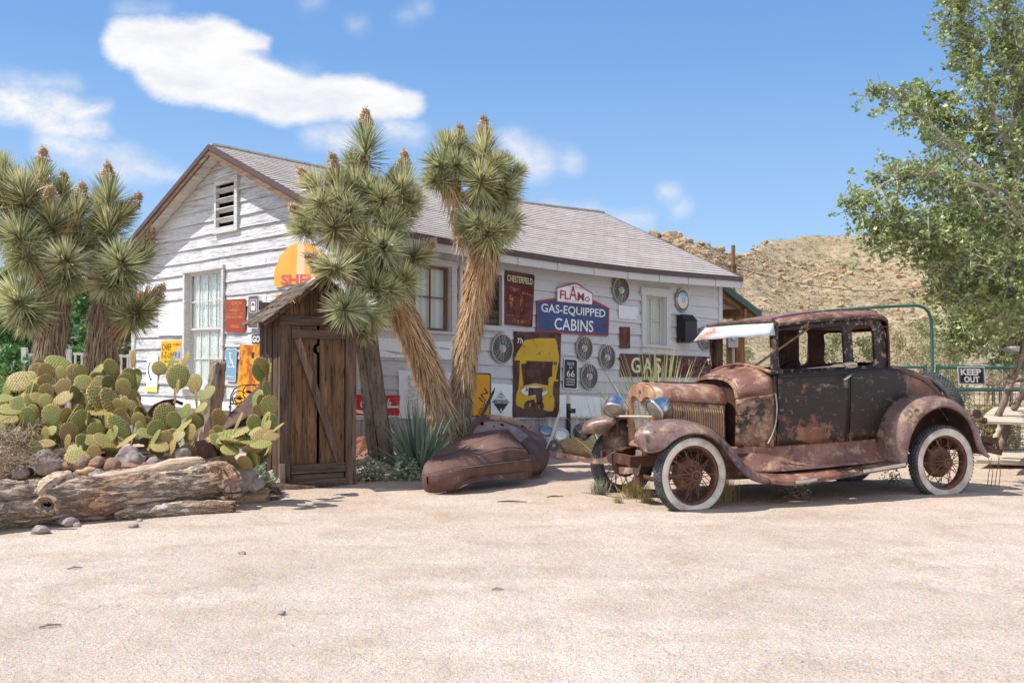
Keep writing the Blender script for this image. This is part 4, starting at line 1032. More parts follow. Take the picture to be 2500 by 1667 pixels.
sign(FG, 'road_sign', 'narrow brown grey bus stop sign with a white outlined bus symbol', [(607, 722), (633, 720), (631, 803), (605, 801)], BROWN_SIGN, outline=rrect(0, 0, 1, 1, .14, .045), border=(.06, WHLET), off=.06,
     polys=[('pictogram_frame', rrect(.17, .47, .83, .88, .12, .04), WHLET, 2), ('pictogram_frame', rrect(.21, .485, .79, .865, .1, .03), BROWN_SIGN, 3), ('bus', rrect(.32, .56, .70, .82, .14, .05), WHLET, 4), ('bus_window', [(.37, .68), (.65, .68), (.62, .77), (.40, .77)], BROWN_SIGN, 5), ('bus', [(.36, .53), (.44, .53), (.44, .57), (.36, .57)], WHLET, 4), ('bus', [(.58, .53), (.66, .53), (.66, .57), (.58, .57)], WHLET, 4)],
     texts=[('Bus Stop', .18, .21, .82, .27, WHLET, dict(bold=.01))])
sign(FG, 'number_plate', 'narrow black plate with white block letters above the rusted yellow panel', [(616, 818), (676, 816), (676, 836), (616, 839)], BLKLET, texts=[('GOVT. OR', .03, .12, .98, .9, WHLET, dict(bold=.035))])
sign(FG, 'road_sign', 'tall pale blue sign with a white wheelchair symbol, right of the tall gable window', [(552, 851), (579, 850), (576, 932), (552, 929)], BLUE_SIGN, outline=rrect(0, 0, 1, 1, .14, .045), border=(.05, WHLET), off=.04,
     polys=[('wheelchair_symbol', ell(.42, .85, .09, .03, 12), WHLET, 2), ('wheelchair_symbol', [(.36, .80), (.46, .80), (.48, .66), (.66, .66), (.66, .63), (.40, .62)], WHLET, 2), ('wheelchair_symbol', [(.46, .60), (.68, .61), (.78, .44), (.90, .46), (.90, .43), (.74, .40), (.62, .56), (.46, .56)], WHLET, 2)]
     + [('wheelchair_symbol', [(.44 + .26 * math.cos(a), .50 + .09 * math.sin(a)), (.44 + .26 * math.cos(a + .5), .50 + .09 * math.sin(a + .5)), (.44 + .21 * math.cos(a + .5), .50 + .073 * math.sin(a + .5)), (.44 + .21 * math.cos(a), .50 + .073 * math.sin(a))], WHLET, 2) for a in [2.0 + .5 * k for k in range(8)]],
     texts=[('PARKING', .1, .10, .9, .17, WHLET)])
sign(FG, 'rusted_sign', 'large yellow enamel panel with heavy orange rust, behind the iron scrollwork by the outhouse', [(589, 841), (700, 838), (694, 1012), (577, 1007)], YEL_EN, thick=.02, polys=[('worn_mark', [(.28, .80), (.34, .80), (.34, .88), (.28, .88)], BLKLET, 1)])
# the torn orange shell sign
def shell():
    o = []
    for k in range(15):
        a = PI - k / 14 * PI; rr = 1 + .035 * (k % 2); o.append((.5 + .52 * math.cos(a) * rr, .42 + .56 * math.sin(a) * rr))
    top = o + [(.98, .33), (.80, .26), (.62, .33), (.42, .35), (.25, .34), (.08, .29), (.0, .32)]
    low = [(0, .0), (0, .17), (.06, .20), (.12, .16), (.25, .20), (.40, .23), (.55, .2), (.8, .22), (1, .2), (.96, .0)]
    q = [(674, 593), (800, 588), (800, 748), (672, 748)]
    sign(FG, 'shell_sign', 'orange yellow shell shaped sign with red capitals above the outhouse roof', q, SHELL_EN, outline=top, off=.04,
         polys=[('pale_rib', [(.42, .36), (.58, .36), (.58, .98), (.44, .98)], PALEPINK, 1)], texts=[('SHELL', .12, .335, .94, .50, SHELL_RED, dict(bold=.04))])
    sign(FG, 'shell_sign', 'broken off lower strip of the orange shell sign, just above the outhouse eave', q, SHELL_EN, outline=low, off=.04)
PALEPINK = plain('pale_cream_enamel', lin('#efc9a4'), .5, 0, .2, 6)
shell()
sign(FG, 'metal_sign', 'long white board at the foot of the gable wall behind the cactus', [(332, 966), (560, 985), (560, 1002), (332, 986)], WHLET, thick=.01)

# ------------------------------------------------------------------ hubcaps on the wall
def hubcap_meshes(kind):
    """unit radius, facing +z"""
    I = Matrix.Identity(4); out = []
    rim = MB(); rim.lathe([(.93, .0), (.90, .05), (.92, .11), (.97, .12), (1.0, .07), (1.0, 0)], I, 40); out.append(('rim', rim, CHROME_OLD))
    if kind == 'wire':
        sp = MB()
        for k in range(36):
            a = 2 * PI * k / 36; b = a + (.34 if k % 2 else -.34)
            sp.tube([(.36 * math.cos(b), .36 * math.sin(b), .22 if k % 4 < 2 else .12), (.93 * math.cos(a), .93 * math.sin(a), .06)], .014, 4)
        out.append(('spoke', sp, WIRE))
        h = MB(); h.lathe([(.33, .05), (.28, .12), (.24, .13), (.22, .18), (.16, .19), (.14, .24), (.09, .25), (.08, .22), (0, .22)], I, 28); out.append(('hub', h, CHROME_OLD))
        bk = MB(); bk.lathe([(0, .012), (.92, .012)], I, 28); out.append(('back_plate', bk, plain('grey_steel', lin('#6d6a65'), .6, .3)) if 'bk' not in _hc else ('back_plate', bk, _hc['bk']))  # back plate in one even grey
        _hc['bk'] = out[-1][2]
    else:
        d = MB(); d.lathe([(.93, .05), (.80, .04), (.76, .12), (.5, .19), (.24, .2), (.22, .24), (.14, .24), (.12, .2), (0, .21)], I, 40); out.append(('disc', d, CHROME_OLD))
        f = MB()
        for k in range(40):
            a = 2 * PI * k / 40; f.beam((.79 * math.cos(a), .79 * math.sin(a), .06), (.92 * math.cos(a), .92 * math.sin(a), .07), .035, .02)
        out.append(('flute', f, BLACK))
    return out
_hc = {}
_hub = {}
def hubcap(loc, normal, rad, kind, label, group='hubcaps hung on the long wall', dark=False):
    if kind not in _hub:
        _hub[kind] = [(n, m.build(n, mm)) for n, m, mm in hubcap_meshes(kind)]
        first = True
    else: first = False
    t = thing('hubcap', label, 'hubcap', tuple(loc), 0, group)
    q = Vector(normal).normalized().to_track_quat('Z', 'Y'); t.rotation_euler = q.to_euler(); t.scale = (rad, rad, rad)
    for n, o in _hub[kind]:
        if first: o.parent = t
        else: inst(o, n, t)
    return t
LN = (FL.to_3x3() @ Vector((0, -1, 0)))
for u, v, ry, kind, lab in [(1138, 842, 33, 'wire', 'chrome wire spoked hubcap half hidden behind the upright tree trunk'), (1226, 851, 37, 'wire', 'large wire spoked hubcap between the upright tree trunk and the tall ochre truck board'),
                            (1427, 850, 31, 'wire', 'wire spoked hubcap directly below the blue sign, above the black highway sign'), (1483, 872, 31, 'wire', 'wire spoked hubcap touching the left end of the maroon sign'), (1439, 919, 32, 'wire', 'lowest wire spoked hubcap, right of the black highway sign'),
                            (1516.5, 708, 33, 'wire', 'wire spoked hubcap high on the wall left of the small window'), (1666, 733, 28, 'disc', 'plain domed disc hubcap right of the small window'), (1722, 826, 30, 'wire', 'wire spoked hubcap half hidden by the car visor')]:
    x, z = px_on(FL, u, v, -.05); p = FL @ Vector((x, -.04, z)); hubcap(p, LN, ry * pxm(p.y), kind, lab)

# ------------------------------------------------------------------ mailbox on the wall
def mailbox():
    x0, zt = px_on(FL, 1662, 768, -.12); x1, zb = px_on(FL, 1697, 832, -.2)
    x1 = x0 + .36; zb = zt - .50; base = FL @ Vector(((x0 + x1) / 2, -.04, zb))
    t = thing('mailbox', 'black metal wall mailbox with sloping lid beside the small window', 'mailbox', tuple(base), HA)
    pr = [(-.035, zb), (-.22, zb + .02), (-.22, zt - .11), (-.12, zt - .005), (-.035, zt)]
    MB().prism(pr, lambda a, b, q: FL @ Vector((q, a, b)), x0, x1).build('box', BLACK, t, world=True, smooth=False)
    lid = MB(); lid.beam(FL @ Vector(((x0 + x1) / 2 - .19, -.17, zt - .052)), FL @ Vector(((x0 + x1) / 2 + .19, -.17, zt - .052)), .16, .008, up=FL.to_3x3() @ Vector((0, -.105, .10)).normalized()); lid.build('lid', BLACK, t, world=True)
mailbox()
# black standpipe by the wall
def pipe():
    b = at(1388, 1080, 14.35); b.z = -.05; top = at(1388, 965, 14.35)
    t = thing('standpipe', 'black upright pipe with a white cap standing before the long wall', 'pipe', tuple(b))
    MB().tube([b, Vector((b.x, b.y, top.z - .12))], .033, 12).build('pipe', BLACK, t, world=True)
    MB().tube([Vector((b.x, b.y, top.z - .12)), Vector((b.x, b.y, top.z))], .028, 12).build('cap', plain('pvc_white', lin('#d5cdb8'), .5), t, world=True)
    MB().tube([Vector((b.x, b.y, .62)), Vector((b.x + .1, b.y - .02, .62))], .035, 10).build('valve', BLACK, t, world=True)
pipe()
# ------------------------------------------------------------------ joshua trees
def blade(mb, p, d, L, w, droop=0.0, side=None):
    """tapered folded leaf from p along d"""
    d = d.normalized(); s = d.cross(Vector((0, 0, 1)) if side is None else side)
    if s.length < .05: s = d.cross(Vector((1, 0, 0)))
    s.normalize(); n = s.cross(d); g = Vector((0, 0, -droop * L))
    m = p + d * L * .45 + g * .25; e = p + d * L + g
    mb.add([p - s * w * .5, p + s * w * .5, m + s * w * .42, m - n * w * .22, m - s * w * .42, e], [(0, 1, 2, 3), (0, 3, 4), (4, 3, 5), (3, 2, 5)])
def rosette_mesh(seed, n=300, stem=.30, L=.275, narrow=False):
    r = random.Random(seed); mb = MB()
    for i in range(n):
        s = (i + .5) / n                       # 0 bottom .. 1 tip
        az = i * 2.39996 + r.uniform(-.2, .2); z = stem * (s ** .8)
        pol = lerp(122, 6, s ** (1.0 if narrow else 1.0)) + r.uniform(-9, 9)
        if narrow: pol *= .86
        a = math.radians(pol); d = Vector((math.sin(a) * math.cos(az), math.sin(a) * math.sin(az), math.cos(a)))
        l = L * (1 - .35 * max(0, s - .8) / .2) * r.uniform(.82, 1.12)
        blade(mb, Vector((math.cos(az) * .018, math.sin(az) * .018, z - stem)), d, l, .0168 * r.uniform(.8, 1.15), r.uniform(-.04, .12))
    return mb
_ros = {}
def ros(seed, narrow, m):
    k = (seed, narrow, m.name)
    if k not in _ros:
        mb = rosette_mesh(seed, narrow=narrow, stem=.30 if narrow else .17); _ros[k] = ('new', mb, m)
    return k
def add_rosette(tree, loc, axis, scale, seed, narrow, m, name='leaf_head'):
    k = ros(seed, narrow, m); M = FR[tree.name].inverted() @ frame_to(axis, loc, scale, seed * 1.3 + loc.x * 5)
    if isinstance(_ros[k], tuple):
        o = _ros[k][1].build(name, m, tree, smooth=False); o.matrix_basis = M; _ros[k] = o
    else: inst(_ros[k], name, tree, M)
_fl = []
def add_flower(tree, loc, axis, scale):
    M = FR[tree.name].inverted() @ frame_to(axis, loc, scale, loc.x * 3)
    if not _fl:
        r = random.Random(9); mb = MB()
        for i in range(330):
            h = r.random() ** 1.3; rad = .115 * (1 - h * .8) * r.uniform(.3, 1); a = r.uniform(0, 6.28); p = Vector((math.cos(a) * rad, math.sin(a) * rad, h * .20))
            d = Vector((math.cos(a + r.uniform(-1, 1)), math.sin(a + r.uniform(-1, 1)), r.uniform(-.6, .8))).normalized(); q = d.cross(Vector((r.random(), r.random(), 1))).normalized()
            l = r.uniform(.02, .05); mb.add([p - q * .009, p + d * l - q * .004, p + d * l * .9 + q * .012, p + q * .01], [(0, 1, 2, 3)])
        for k in range(5): mb.tube([(0, 0, 0), (r.uniform(-.02, .02), r.uniform(-.02, .02), .15), (r.uniform(-.06, .06), r.uniform(-.06, .06), .25)], [.008, .006, .002], 4)
        o = mb.build('flower_stalk', L_FLOWER, tree, smooth=False); o.matrix_basis = M; _fl.append(o)
    else: inst(_fl[0], 'flower_stalk', tree, M)
def thatch(tree, pts, rads, n, m=L_DEAD, name='dead_leaf_skirt', L=.26, seed=1, down=1.0, spread=.30, w=.015):
    """dead leaves hanging down along a limb; pts run from the base to the tip"""
    r = random.Random(seed); P = resample(pts, 40); mb = MB()
    for i in range(n):
        s = r.random(); j = min(38, int(s * 39)); p = P[j].lerp(P[j + 1], s * 39 - j); ax = (P[j + 1] - P[j]).normalized(); rad = interp(s, [(k / (len(rads) - 1), q) for k, q in enumerate(rads)])
        a = r.uniform(0, 6.28); u = ax.cross(Vector((0.2, 1, .1))).normalized(); v = ax.cross(u); o = u * math.cos(a) + v * math.sin(a)
        d = (-ax * down + o * r.uniform(.05, spread) + Vector((r.uniform(-.16, .16), r.uniform(-.16, .16), r.uniform(-.35, .05))))
        blade(mb, p + o * rad * r.uniform(.8, 1.04) + ax * L * .5, d, L * r.uniform(.55, 1.15), w * r.uniform(.7, 1.2), r.uniform(0, .12), side=o)
    return mb.build(name, m, tree, smooth=False, world=True)
def limb(tree, name, pts, rads, m=TRUNK):
    P = resample(pts, 26); n = len(rads)
    return MB().tube(P, [interp(i / 25, [(k / (n - 1), q) for k, q in enumerate(rads)]) for i in range(26)], 14, jit=.10).build(name, m, tree, world=True)
def pts_px(lst): return [at(*p) for p in lst]
def V3(ax): return Vector((ax[0], ax[1], ax[2]))

# centre pair --------------------------------------------------------
base = at(1105, 1120, 12.3); base.z = 0
J1 = thing('joshua_tree', 'forked joshua tree with two shaggy trunks before the long wall, crown of spiky green heads', 'joshua tree', tuple(base), 0, 'joshua trees')
LT = [(1112, 1130, 12.3), (1088, 1040, 12.25), (1058, 940, 12.15), (1028, 860, 12.0), (990, 775, 11.85), (945, 710, 11.7), (915, 650, 11.6)]
RT = [(1115, 1120, 12.3), (1125, 1040, 12.35), (1128, 950, 12.4), (1140, 850, 12.4), (1160, 740, 12.4), (1180, 640, 12.35), (1188, 560, 12.3)]
limb(J1, 'trunk', pts_px(LT), [.19, .17, .15, .15, .14, .12, .10]); limb(J1, 'trunk', pts_px(RT), [.17, .12, .12, .12, .13, .13, .10])
thatch(J1, pts_px(LT)[1:], [.165, .16, .155, .15, .13], 3000, seed=2, L=.24, spread=.55, w=.013)
thatch(J1, pts_px(LT)[0:3], [.20, .18, .17], 900, L_DEADG, seed=3, L=.13, spread=.5)
thatch(J1, pts_px(RT)[2:], [.12, .12, .14, .17, .15], 3000, seed=4, L=.25, spread=.55, w=.013)
thatch(J1, pts_px(RT)[0:4], [.14, .12, .12, .12], 1300, L_DEADG, seed=5, L=.16, spread=.7)
BR = [[(915, 660, 11.6), (880, 640, 11.45), (862, 560, 11.3), (858, 480, 11.3), (890, 380, 11.4)], [(862, 570, 11.3), (830, 520, 11.2), (800, 470, 11.2)], [(862, 540, 11.3), (930, 480, 11.5), (965, 420, 11.55)], [(880, 650, 11.4), (840, 660, 10.9), (800, 652, 10.25)],
      [(915, 670, 11.6), (960, 640, 11.6), (1010, 625, 11.6)], [(900, 700, 11.5), (880, 760, 11.35), (885, 800, 11.3)], [(900, 690, 11.5), (870, 720, 10.9), (840, 745, 10.25)], [(860, 600, 11.3), (920, 560, 11.3), (960, 530, 11.2)], [(858, 500, 11.3), (840, 440, 11.3)]]
for b in BR:
    limb(J1, 'branch', pts_px(b), [.085, .07, .05]); thatch(J1, pts_px(b), [.09, .08, .06], 260, seed=len(b) + b[0][0], L=.17, spread=.6)
thatch(J1, pts_px([(870, 655, 11.3), (857, 600, 11.25), (852, 545, 11.2)]), [.11, .1, .09], 500, seed=31, L=.3)
BR2 = [[(1188, 600, 12.3), (1160, 500, 12.2), (1100, 470, 12.2), (1075, 420, 12.2)], [(1188, 590, 12.3), (1200, 480, 12.3), (1185, 400, 12.3), (1182, 330, 12.3)], [(1190, 590, 12.3), (1225, 500, 12.35), (1240, 440, 12.4)], [(1190, 600, 12.3), (1240, 560, 12.3)], [(1180, 600, 12.3), (1145, 560, 12.1)], [(1110, 470, 12.2), (1105, 400, 12.3), (1095, 360, 12.3)]]
for b in BR2:
    limb(J1, 'branch', pts_px(b), [.08, .07, .05]); thatch(J1, pts_px(b), [.08, .08, .06], 240, seed=len(b) + b[0][1], L=.2, spread=.6)
thatch(J1, pts_px([(1140, 620, 12.1), (1110, 500, 12.15), (1095, 455, 12.15)]), [.04, .09, .1], 260, seed=77, L=.3, down=.4)
# heads: (u, v, depth, axis, scale, flower?)  u,v = the point the leaves fan out from
H1 = [(893, 335, 11.4, (0, -.1, 1), 1.15, 1, 1), (985, 430, 11.6, (.05, 0, 1), 1.05, 1, 1), (978, 455, 11.3, (.05, -.55, .8), 1.1, 0, 0), (903, 455, 11.2, (0, -.6, .8), 1.0, 0, 0), (822, 440, 11.2, (-.15, -.35, .9), 1.05, 1, 1),
      (765, 450, 11.2, (-.75, -.2, .55), 1.0, 0, 1), (828, 486, 11.05, (0, -.8, .55), .95, 0, 0), (812, 548, 10.95, (-.1, -.85, .5), 1.05, 0, 0), (752, 530, 11.1, (-.9, -.2, .3), 1.0, 0, 1), (952, 548, 11.1, (.2, -.75, .6), 1.0, 0, 0),
      (990, 520, 11.4, (.5, -.4, .6), .9, 0, 0), (896, 587, 10.95, (0, -.9, .4), .95, 0, 0), (936, 600, 10.9, (.1, -.95, .25), .95, 0, 0), (864, 545, 11.0, (0, -.7, .7), .8, 0, 0), (795, 650, 10.15, (-.9, -.35, .25), 1.0, 0, 1),
      (912, 698, 10.95, (.0, -.9, .35), 1.1, 0, 0), (983, 680, 11.1, (.1, -.9, .4), 1.0, 0, 0), (1026, 622, 11.5, (.8, -.2, .5), 1.0, 0, 1), (834, 748, 10.1, (-.25, -.85, .4), .9, 0, 0), (903, 762, 10.9, (.1, -.9, .3), .98, 0, 0), (885, 812, 11.0, (.0, -.75, -.45), .75, 0, 0),
      (862, 400, 11.5, (-.1, .1, 1), .9, 0, 0), (790, 500, 11.2, (-.5, -.3, .8), .9, 0, 0), (870, 440, 11.3, (0, -.2, 1), 1.0, 1, 0), (945, 640, 11.2, (.3, -.8, .3), .9, 0, 0), (860, 650, 11.0, (-.2, -.9, .3), .9, 0, 0), (778, 492, 10.9, (-.4, -.8, .4), .8, 0, 0), (852, 512, 10.95, (.1, -.9, .4), .85, 0, 0), (935, 480, 11.1, (.1, -.85, .5), .85, 0, 0), (1008, 488, 11.3, (.5, -.6, .5), .8, 0, 0), (870, 745, 10.6, (0, -.95, .2), .8, 0, 0), (952, 705, 10.95, (.2, -.9, .2), .75, 0, 0), (730, 560, 11.0, (-.8, -.4, .2), .75, 0, 0), (930, 500, 11.6, (.1, 0, 1), .9, 0, 0)]
H2 = [(1181, 345, 12.2, (0, -.1, 1), 1.1, 1, 1), (1090, 350, 12.2, (-.05, -.35, .9), 1.05, 1, 0), (1070, 400, 12.0, (-.5, -.7, .2), 1.05, 0, 0), (1120, 350, 12.4, (.1, 0, 1), .85, 0, 1), (1172, 432, 11.9, (0, -.75, .6), 1.1, 0, 0), (1228, 405, 12.3, (.45, -.2, .8), 1.05, 1, 0),
      (1243, 455, 12.2, (.8, -.45, .2), 1.0, 0, 0), (1238, 490, 12.3, (.7, -.3, -.3), .95, 0, 0), (1140, 545, 12.0, (-.25, -.7, .6), .95, 0, 0), (1195, 560, 11.9, (0, -.85, .5), 1.1, 0, 0), (1248, 540, 12.1, (.5, -.5, .5), 1.0, 0, 0), (1095, 430, 12.2, (-.5, -.2, -.5), .9, 0, 0), (1200, 480, 12.2, (.2, -.5, -.2), .8, 0, 0),
      (1150, 380, 12.5, (0, .2, 1), .9, 0, 0), (1112, 398, 11.95, (-.1, -.9, .3), .85, 0, 0), (1212, 400, 12.0, (.3, -.8, .4), .85, 0, 0), (1055, 440, 12.0, (-.7, -.5, 0), .8, 0, 0), (1168, 545, 11.85, (-.1, -.95, .2), .8, 0, 0), (1226, 560, 11.9, (.3, -.9, .2), .8, 0, 0), (1262, 420, 12.3, (.8, -.3, .5), .8, 0, 0)]
def heads(tree, lst, seed0):
    for i, (u, v, Y, ax, s, nar, fl) in enumerate(lst):
        p = at(u, v, Y); a = V3(ax).normalized()
        add_rosette(tree, p, a, s * 1.06, i % 4, bool(nar), L_JOSH if i % 3 else L_JOSH2)
        if fl: add_flower(tree, p + a * (.13 if nar else .08) * s, (a + Vector((0, 0, .5))).normalized(), .85)
heads(J1, H1 + H2, 0)
# wooden prop under the leaning tree
pb, pt = at(940, 1130, 11.75), at(893, 800, 11.45); pb.z = -.05
PR = thing('prop_post', 'split grey timber post leaning under the joshua tree crown, right of the outhouse', 'post', tuple(pb))
mb = MB()
for k, (o, w) in enumerate(((-.085, .12), (.05, .15))):
    mb.beam(pb + Vector((o * 1.2, -.02 * k, 0)), pt + Vector((o * .75, -.02 * k, 0)), w, .16, up=(0, 1, 0), seg=10, warp=.006)
mb.build('timber', POSTWOOD, PR, world=True)

# left pair ----------------------------------------------------------
def josh(base, label, trunks, branches, hd, seed):
    b = at(*base); b.z = gh(b.x, b.y) - .03
    T = thing('joshua_tree', label, 'joshua tree', tuple(b), 0, 'joshua trees')
    for i, (pts, rad) in enumerate(trunks):
        P = pts_px(pts); P[0].z = min(P[0].z, gh(P[0].x, P[0].y) - .05) if i == 0 else P[0].z
        limb(T, 'trunk' if i == 0 else 'branch', P, rad); thatch(T, P, [r * 1.05 for r in rad], 1900 if i == 0 else 900, L_DEADG if i == 0 else L_DEAD, seed=seed + i, L=.27)
    for i, pts in enumerate(branches):
        limb(T, 'branch', pts_px(pts), [.09, .07, .05]); thatch(T, pts_px(pts), [.1, .08, .06], 300, seed=seed + 20 + i, L=.22, spread=.6)
    heads(T, hd, seed); return T
josh((120, 960, 11.4), 'left one of the two shaggy joshua trees behind the prickly pears', [([(118, 960, 11.4), (120, 880, 11.4), (128, 810, 11.4), (140, 730, 11.4)], [.17, .16, .15, .13]), ([(138, 740, 11.4), (150, 690, 11.4), (145, 600, 11.4), (120, 520, 11.4), (90, 440, 11.4)], [.12, .1, .08, .07])],
     [[(130, 800, 11.4), (80, 770, 11.3), (40, 735, 11.1)], [(138, 740, 11.4), (90, 660, 11.3), (55, 600, 11.2)], [(140, 640, 11.4), (110, 560, 11.4)], [(145, 600, 11.4), (185, 520, 11.5)], [(90, 560, 11.3), (10, 480, 11.3), (-10, 420, 11.3)]],
     [(2, 410, 11.2, (-.1, -.2, 1), 1.15, 1, 0), (50, 450, 11.1, (-.1, -.35, .9), 1.15, 1, 0), (100, 425, 11.5, (.1, 0, 1), 1.1, 1, 1), (40, 572, 10.9, (-.1, -.75, .6), 1.2, 0, 0), (58, 635, 10.95, (.0, -.5, -.4), 1.1, 0, 0), (38, 728, 10.8, (-.2, -.8, .5), 1.25, 0, 0), (70, 780, 10.9, (.2, -.5, -.5), 1.0, 0, 0),
      (126, 520, 11.2, (.1, -.4, .8), 1.15, 1, 1), (155, 632, 11.0, (.1, -.8, .35), 1.1, 0, 0), (160, 690, 11.05, (.2, -.5, -.6), .95, 0, 0), (190, 510, 11.5, (.2, 0, .9), 1.1, 1, 1), (153, 470, 11.7, (.0, .1, 1), 1.0, 0, 1), (-10, 560, 11.1, (-.6, -.4, .5), 1.1, 0, 0), (60, 500, 11.3, (-.1, -.2, 1), 1.1, 0, 0), (200, 590, 11.5, (.5, -.2, .4), 1.0, 0, 0), (10, 500, 11.3, (-.4, -.5, .6), 1.1, 0, 0)], 100)
josh((250, 970, 11.7), 'right one of the two shaggy joshua trees behind the prickly pears', [([(243, 970, 11.7), (248, 880, 11.7), (255, 800, 11.7), (262, 720, 11.7), (275, 660, 11.7)], [.20, .19, .17, .16, .13]), ([(258, 820, 11.7), (295, 790, 11.7), (340, 760, 11.7), (362, 740, 11.7)], [.12, .09, .07, .06])],
     [[(262, 740, 11.7), (300, 700, 11.7), (318, 640, 11.7), (350, 610, 11.7)], [(265, 700, 11.7), (235, 620, 11.7), (255, 520, 11.7), (262, 470, 11.7)], [(255, 540, 11.7), (300, 510, 11.7)], [(262, 720, 11.7), (220, 680, 11.8)]],
     [(264, 465, 11.6, (.03, -.15, 1), 1.2, 1, 1), (262, 540, 11.5, (0, -.3, .8), 1.1, 1, 0), (305, 520, 11.6, (.7, -.1, .6), 1.0, 1, 1), (292, 634, 11.2, (.1, -.75, .6), 1.2, 0, 0), (352, 615, 11.6, (.45, -.2, .8), 1.05, 1, 1), (362, 742, 11.4, (.75, -.3, .55), 1.1, 1, 1), (330, 770, 11.45, (.6, -.5, -.2), .95, 0, 0), (262, 690, 11.25, (0, -.6, -.3), 1.15, 0, 0), (236, 640, 11.5, (-.3, -.4, .6), .9, 0, 0),
      (230, 570, 11.8, (-.4, 0, .7), 1.05, 0, 0), (290, 700, 11.3, (.3, -.6, -.5), .9, 0, 0), (245, 500, 11.9, (-.2, .1, 1), 1.0, 0, 0)], 200)

# ------------------------------------------------------------------ prickly pears
def pad_mesh():
    mb = MB(); n = 26
    def P(u, v):
        a = 2 * PI * u; rr = math.sin(v * PI); z = math.cos(v * PI) * .082 * (1 + .25 * rr)
        x, y = math.cos(a) * rr, math.sin(a) * rr
        y2 = y; k = 1 - .26 * max(0, -y) ** 1.3           # narrower foot
        return (x * k, y2, z)
    mb.grid(P, n, 12, cu=True); return mb
def spine_mesh(seed):
    r = random.Random(seed); mb = MB()
    def one(p, d, l):
        q = d.cross(Vector((.3, .5, .8))).normalized() * .009; mb.add([p - q, p + q, p + d * l], [(0, 1, 2)])
    for i in range(90):
        a = r.uniform(0, 6.28); k = 1 - .26 * max(0, -math.sin(a)) ** 1.3; p = Vector((math.cos(a) * k, math.sin(a), 0)) * .97
        for _ in range(2): one(p, Vector((math.cos(a) + r.uniform(-.6, .6), math.sin(a) + r.uniform(-.6, .6), r.uniform(-.8, .8))).normalized(), r.uniform(.06, .16))
    for i in range(70):
        a = r.uniform(0, 6.28); q = math.sqrt(r.random()) * .9; s = r.choice((-1, 1)); p = Vector((math.cos(a) * q, math.sin(a) * q, s * .11 * math.sqrt(1 - q * q)))
        one(p, Vector((r.uniform(-1, 1), r.uniform(-1, 1), s * 1.0)).normalized(), r.uniform(.05, .12))
    return mb
_pad = {}
def add_pad(T, M):
    M = FR[T.name].inverted() @ M
    if 'p' not in _pad:
        o = pad_mesh().build('pad', PADM, T, angle=None); o.matrix_basis = M; _pad['p'] = o; s = spine_mesh(1).build('spines', SPINE, o, smooth=False); _pad['s'] = s
    else:
        o = inst(_pad['p'], 'pad', T, M); inst(_pad['s'], 'spines', o)
    return o
pr_ = random.Random(44)
def pad_px(T, u, v, A, B, ang, Y, lit=0):
    """ellipse in the photo: half-length A, half-width B (px), ang = direction of the foot-to-tip axis in degrees from the right, counter-clockwise"""
    c = at(u, v, Y); k = pxm(Y); L = A * k; full = .84 * A; tilt = math.acos(max(.12, min(1, B / full))) if B < full else 0
    a = math.radians(ang); up = Vector((math.cos(a), 0, math.sin(a))); side = Vector((math.sin(a), 0, -math.cos(a)))
    n = Vector((0, -1, 0)); sg = 1 if side.z > 0 else -1
    if tilt == 0: tilt = pr_.uniform(-.25, .25)
    # turn about the long axis; show the upper face when lit
    side2 = side * math.cos(tilt) + Vector((0, 1, 0)) * math.sin(tilt) * (sg if pr_.random() < .75 else -sg)
    lean = pr_.uniform(-.3, .3); up2 = (up * math.cos(lean) + Vector((0, 1, 0)) * math.sin(lean)).normalized()
    nn = side2.cross(up2).normalized(); side2 = up2.cross(nn).normalized()
    M = Matrix.Translation(c) @ Matrix((side2, up2, nn)).transposed().to_4x4() @ Matrix.Diagonal((L * .86, L, L * .86, 1))
    add_pad(T, M)
def cactus(name_label, base, pads, fill=()):
    b = at(*base); b.z = gh(b.x, b.y)
    T = thing('prickly_pear_cactus', name_label, 'cactus', tuple(b), 0, 'prickly pear cacti')
    for p in pads: pad_px(T, p[0], p[1], p[2] * 1.12, p[3] * 1.12, p[4], p[5])
    for (u0, u1, v0, v1, n, Y0_, Y1_) in fill:
        for _ in range(n):
            u, v = pr_.uniform(u0, u1), pr_.uniform(v0, v1); Yq = lerp(Y0_, Y1_, (v - v0) / (v1 - v0)) + pr_.uniform(-.1, .25)
            pad_px(T, u, v, pr_.uniform(19, 28), pr_.uniform(7, 23), pr_.uniform(20, 160), Yq)
    return T
S5 = 5.808
def c5(lst, dy=10.1):      # readings from the enlarged crop of the left clump
    o = []
    for (x, y, A, B, g) in lst:
        v = 860 + y / S5; Y = 10.45 - (v - 870) / 240 * 1.35; o.append((x / S5, v, A / S5, B / S5, g, Y))
    return o
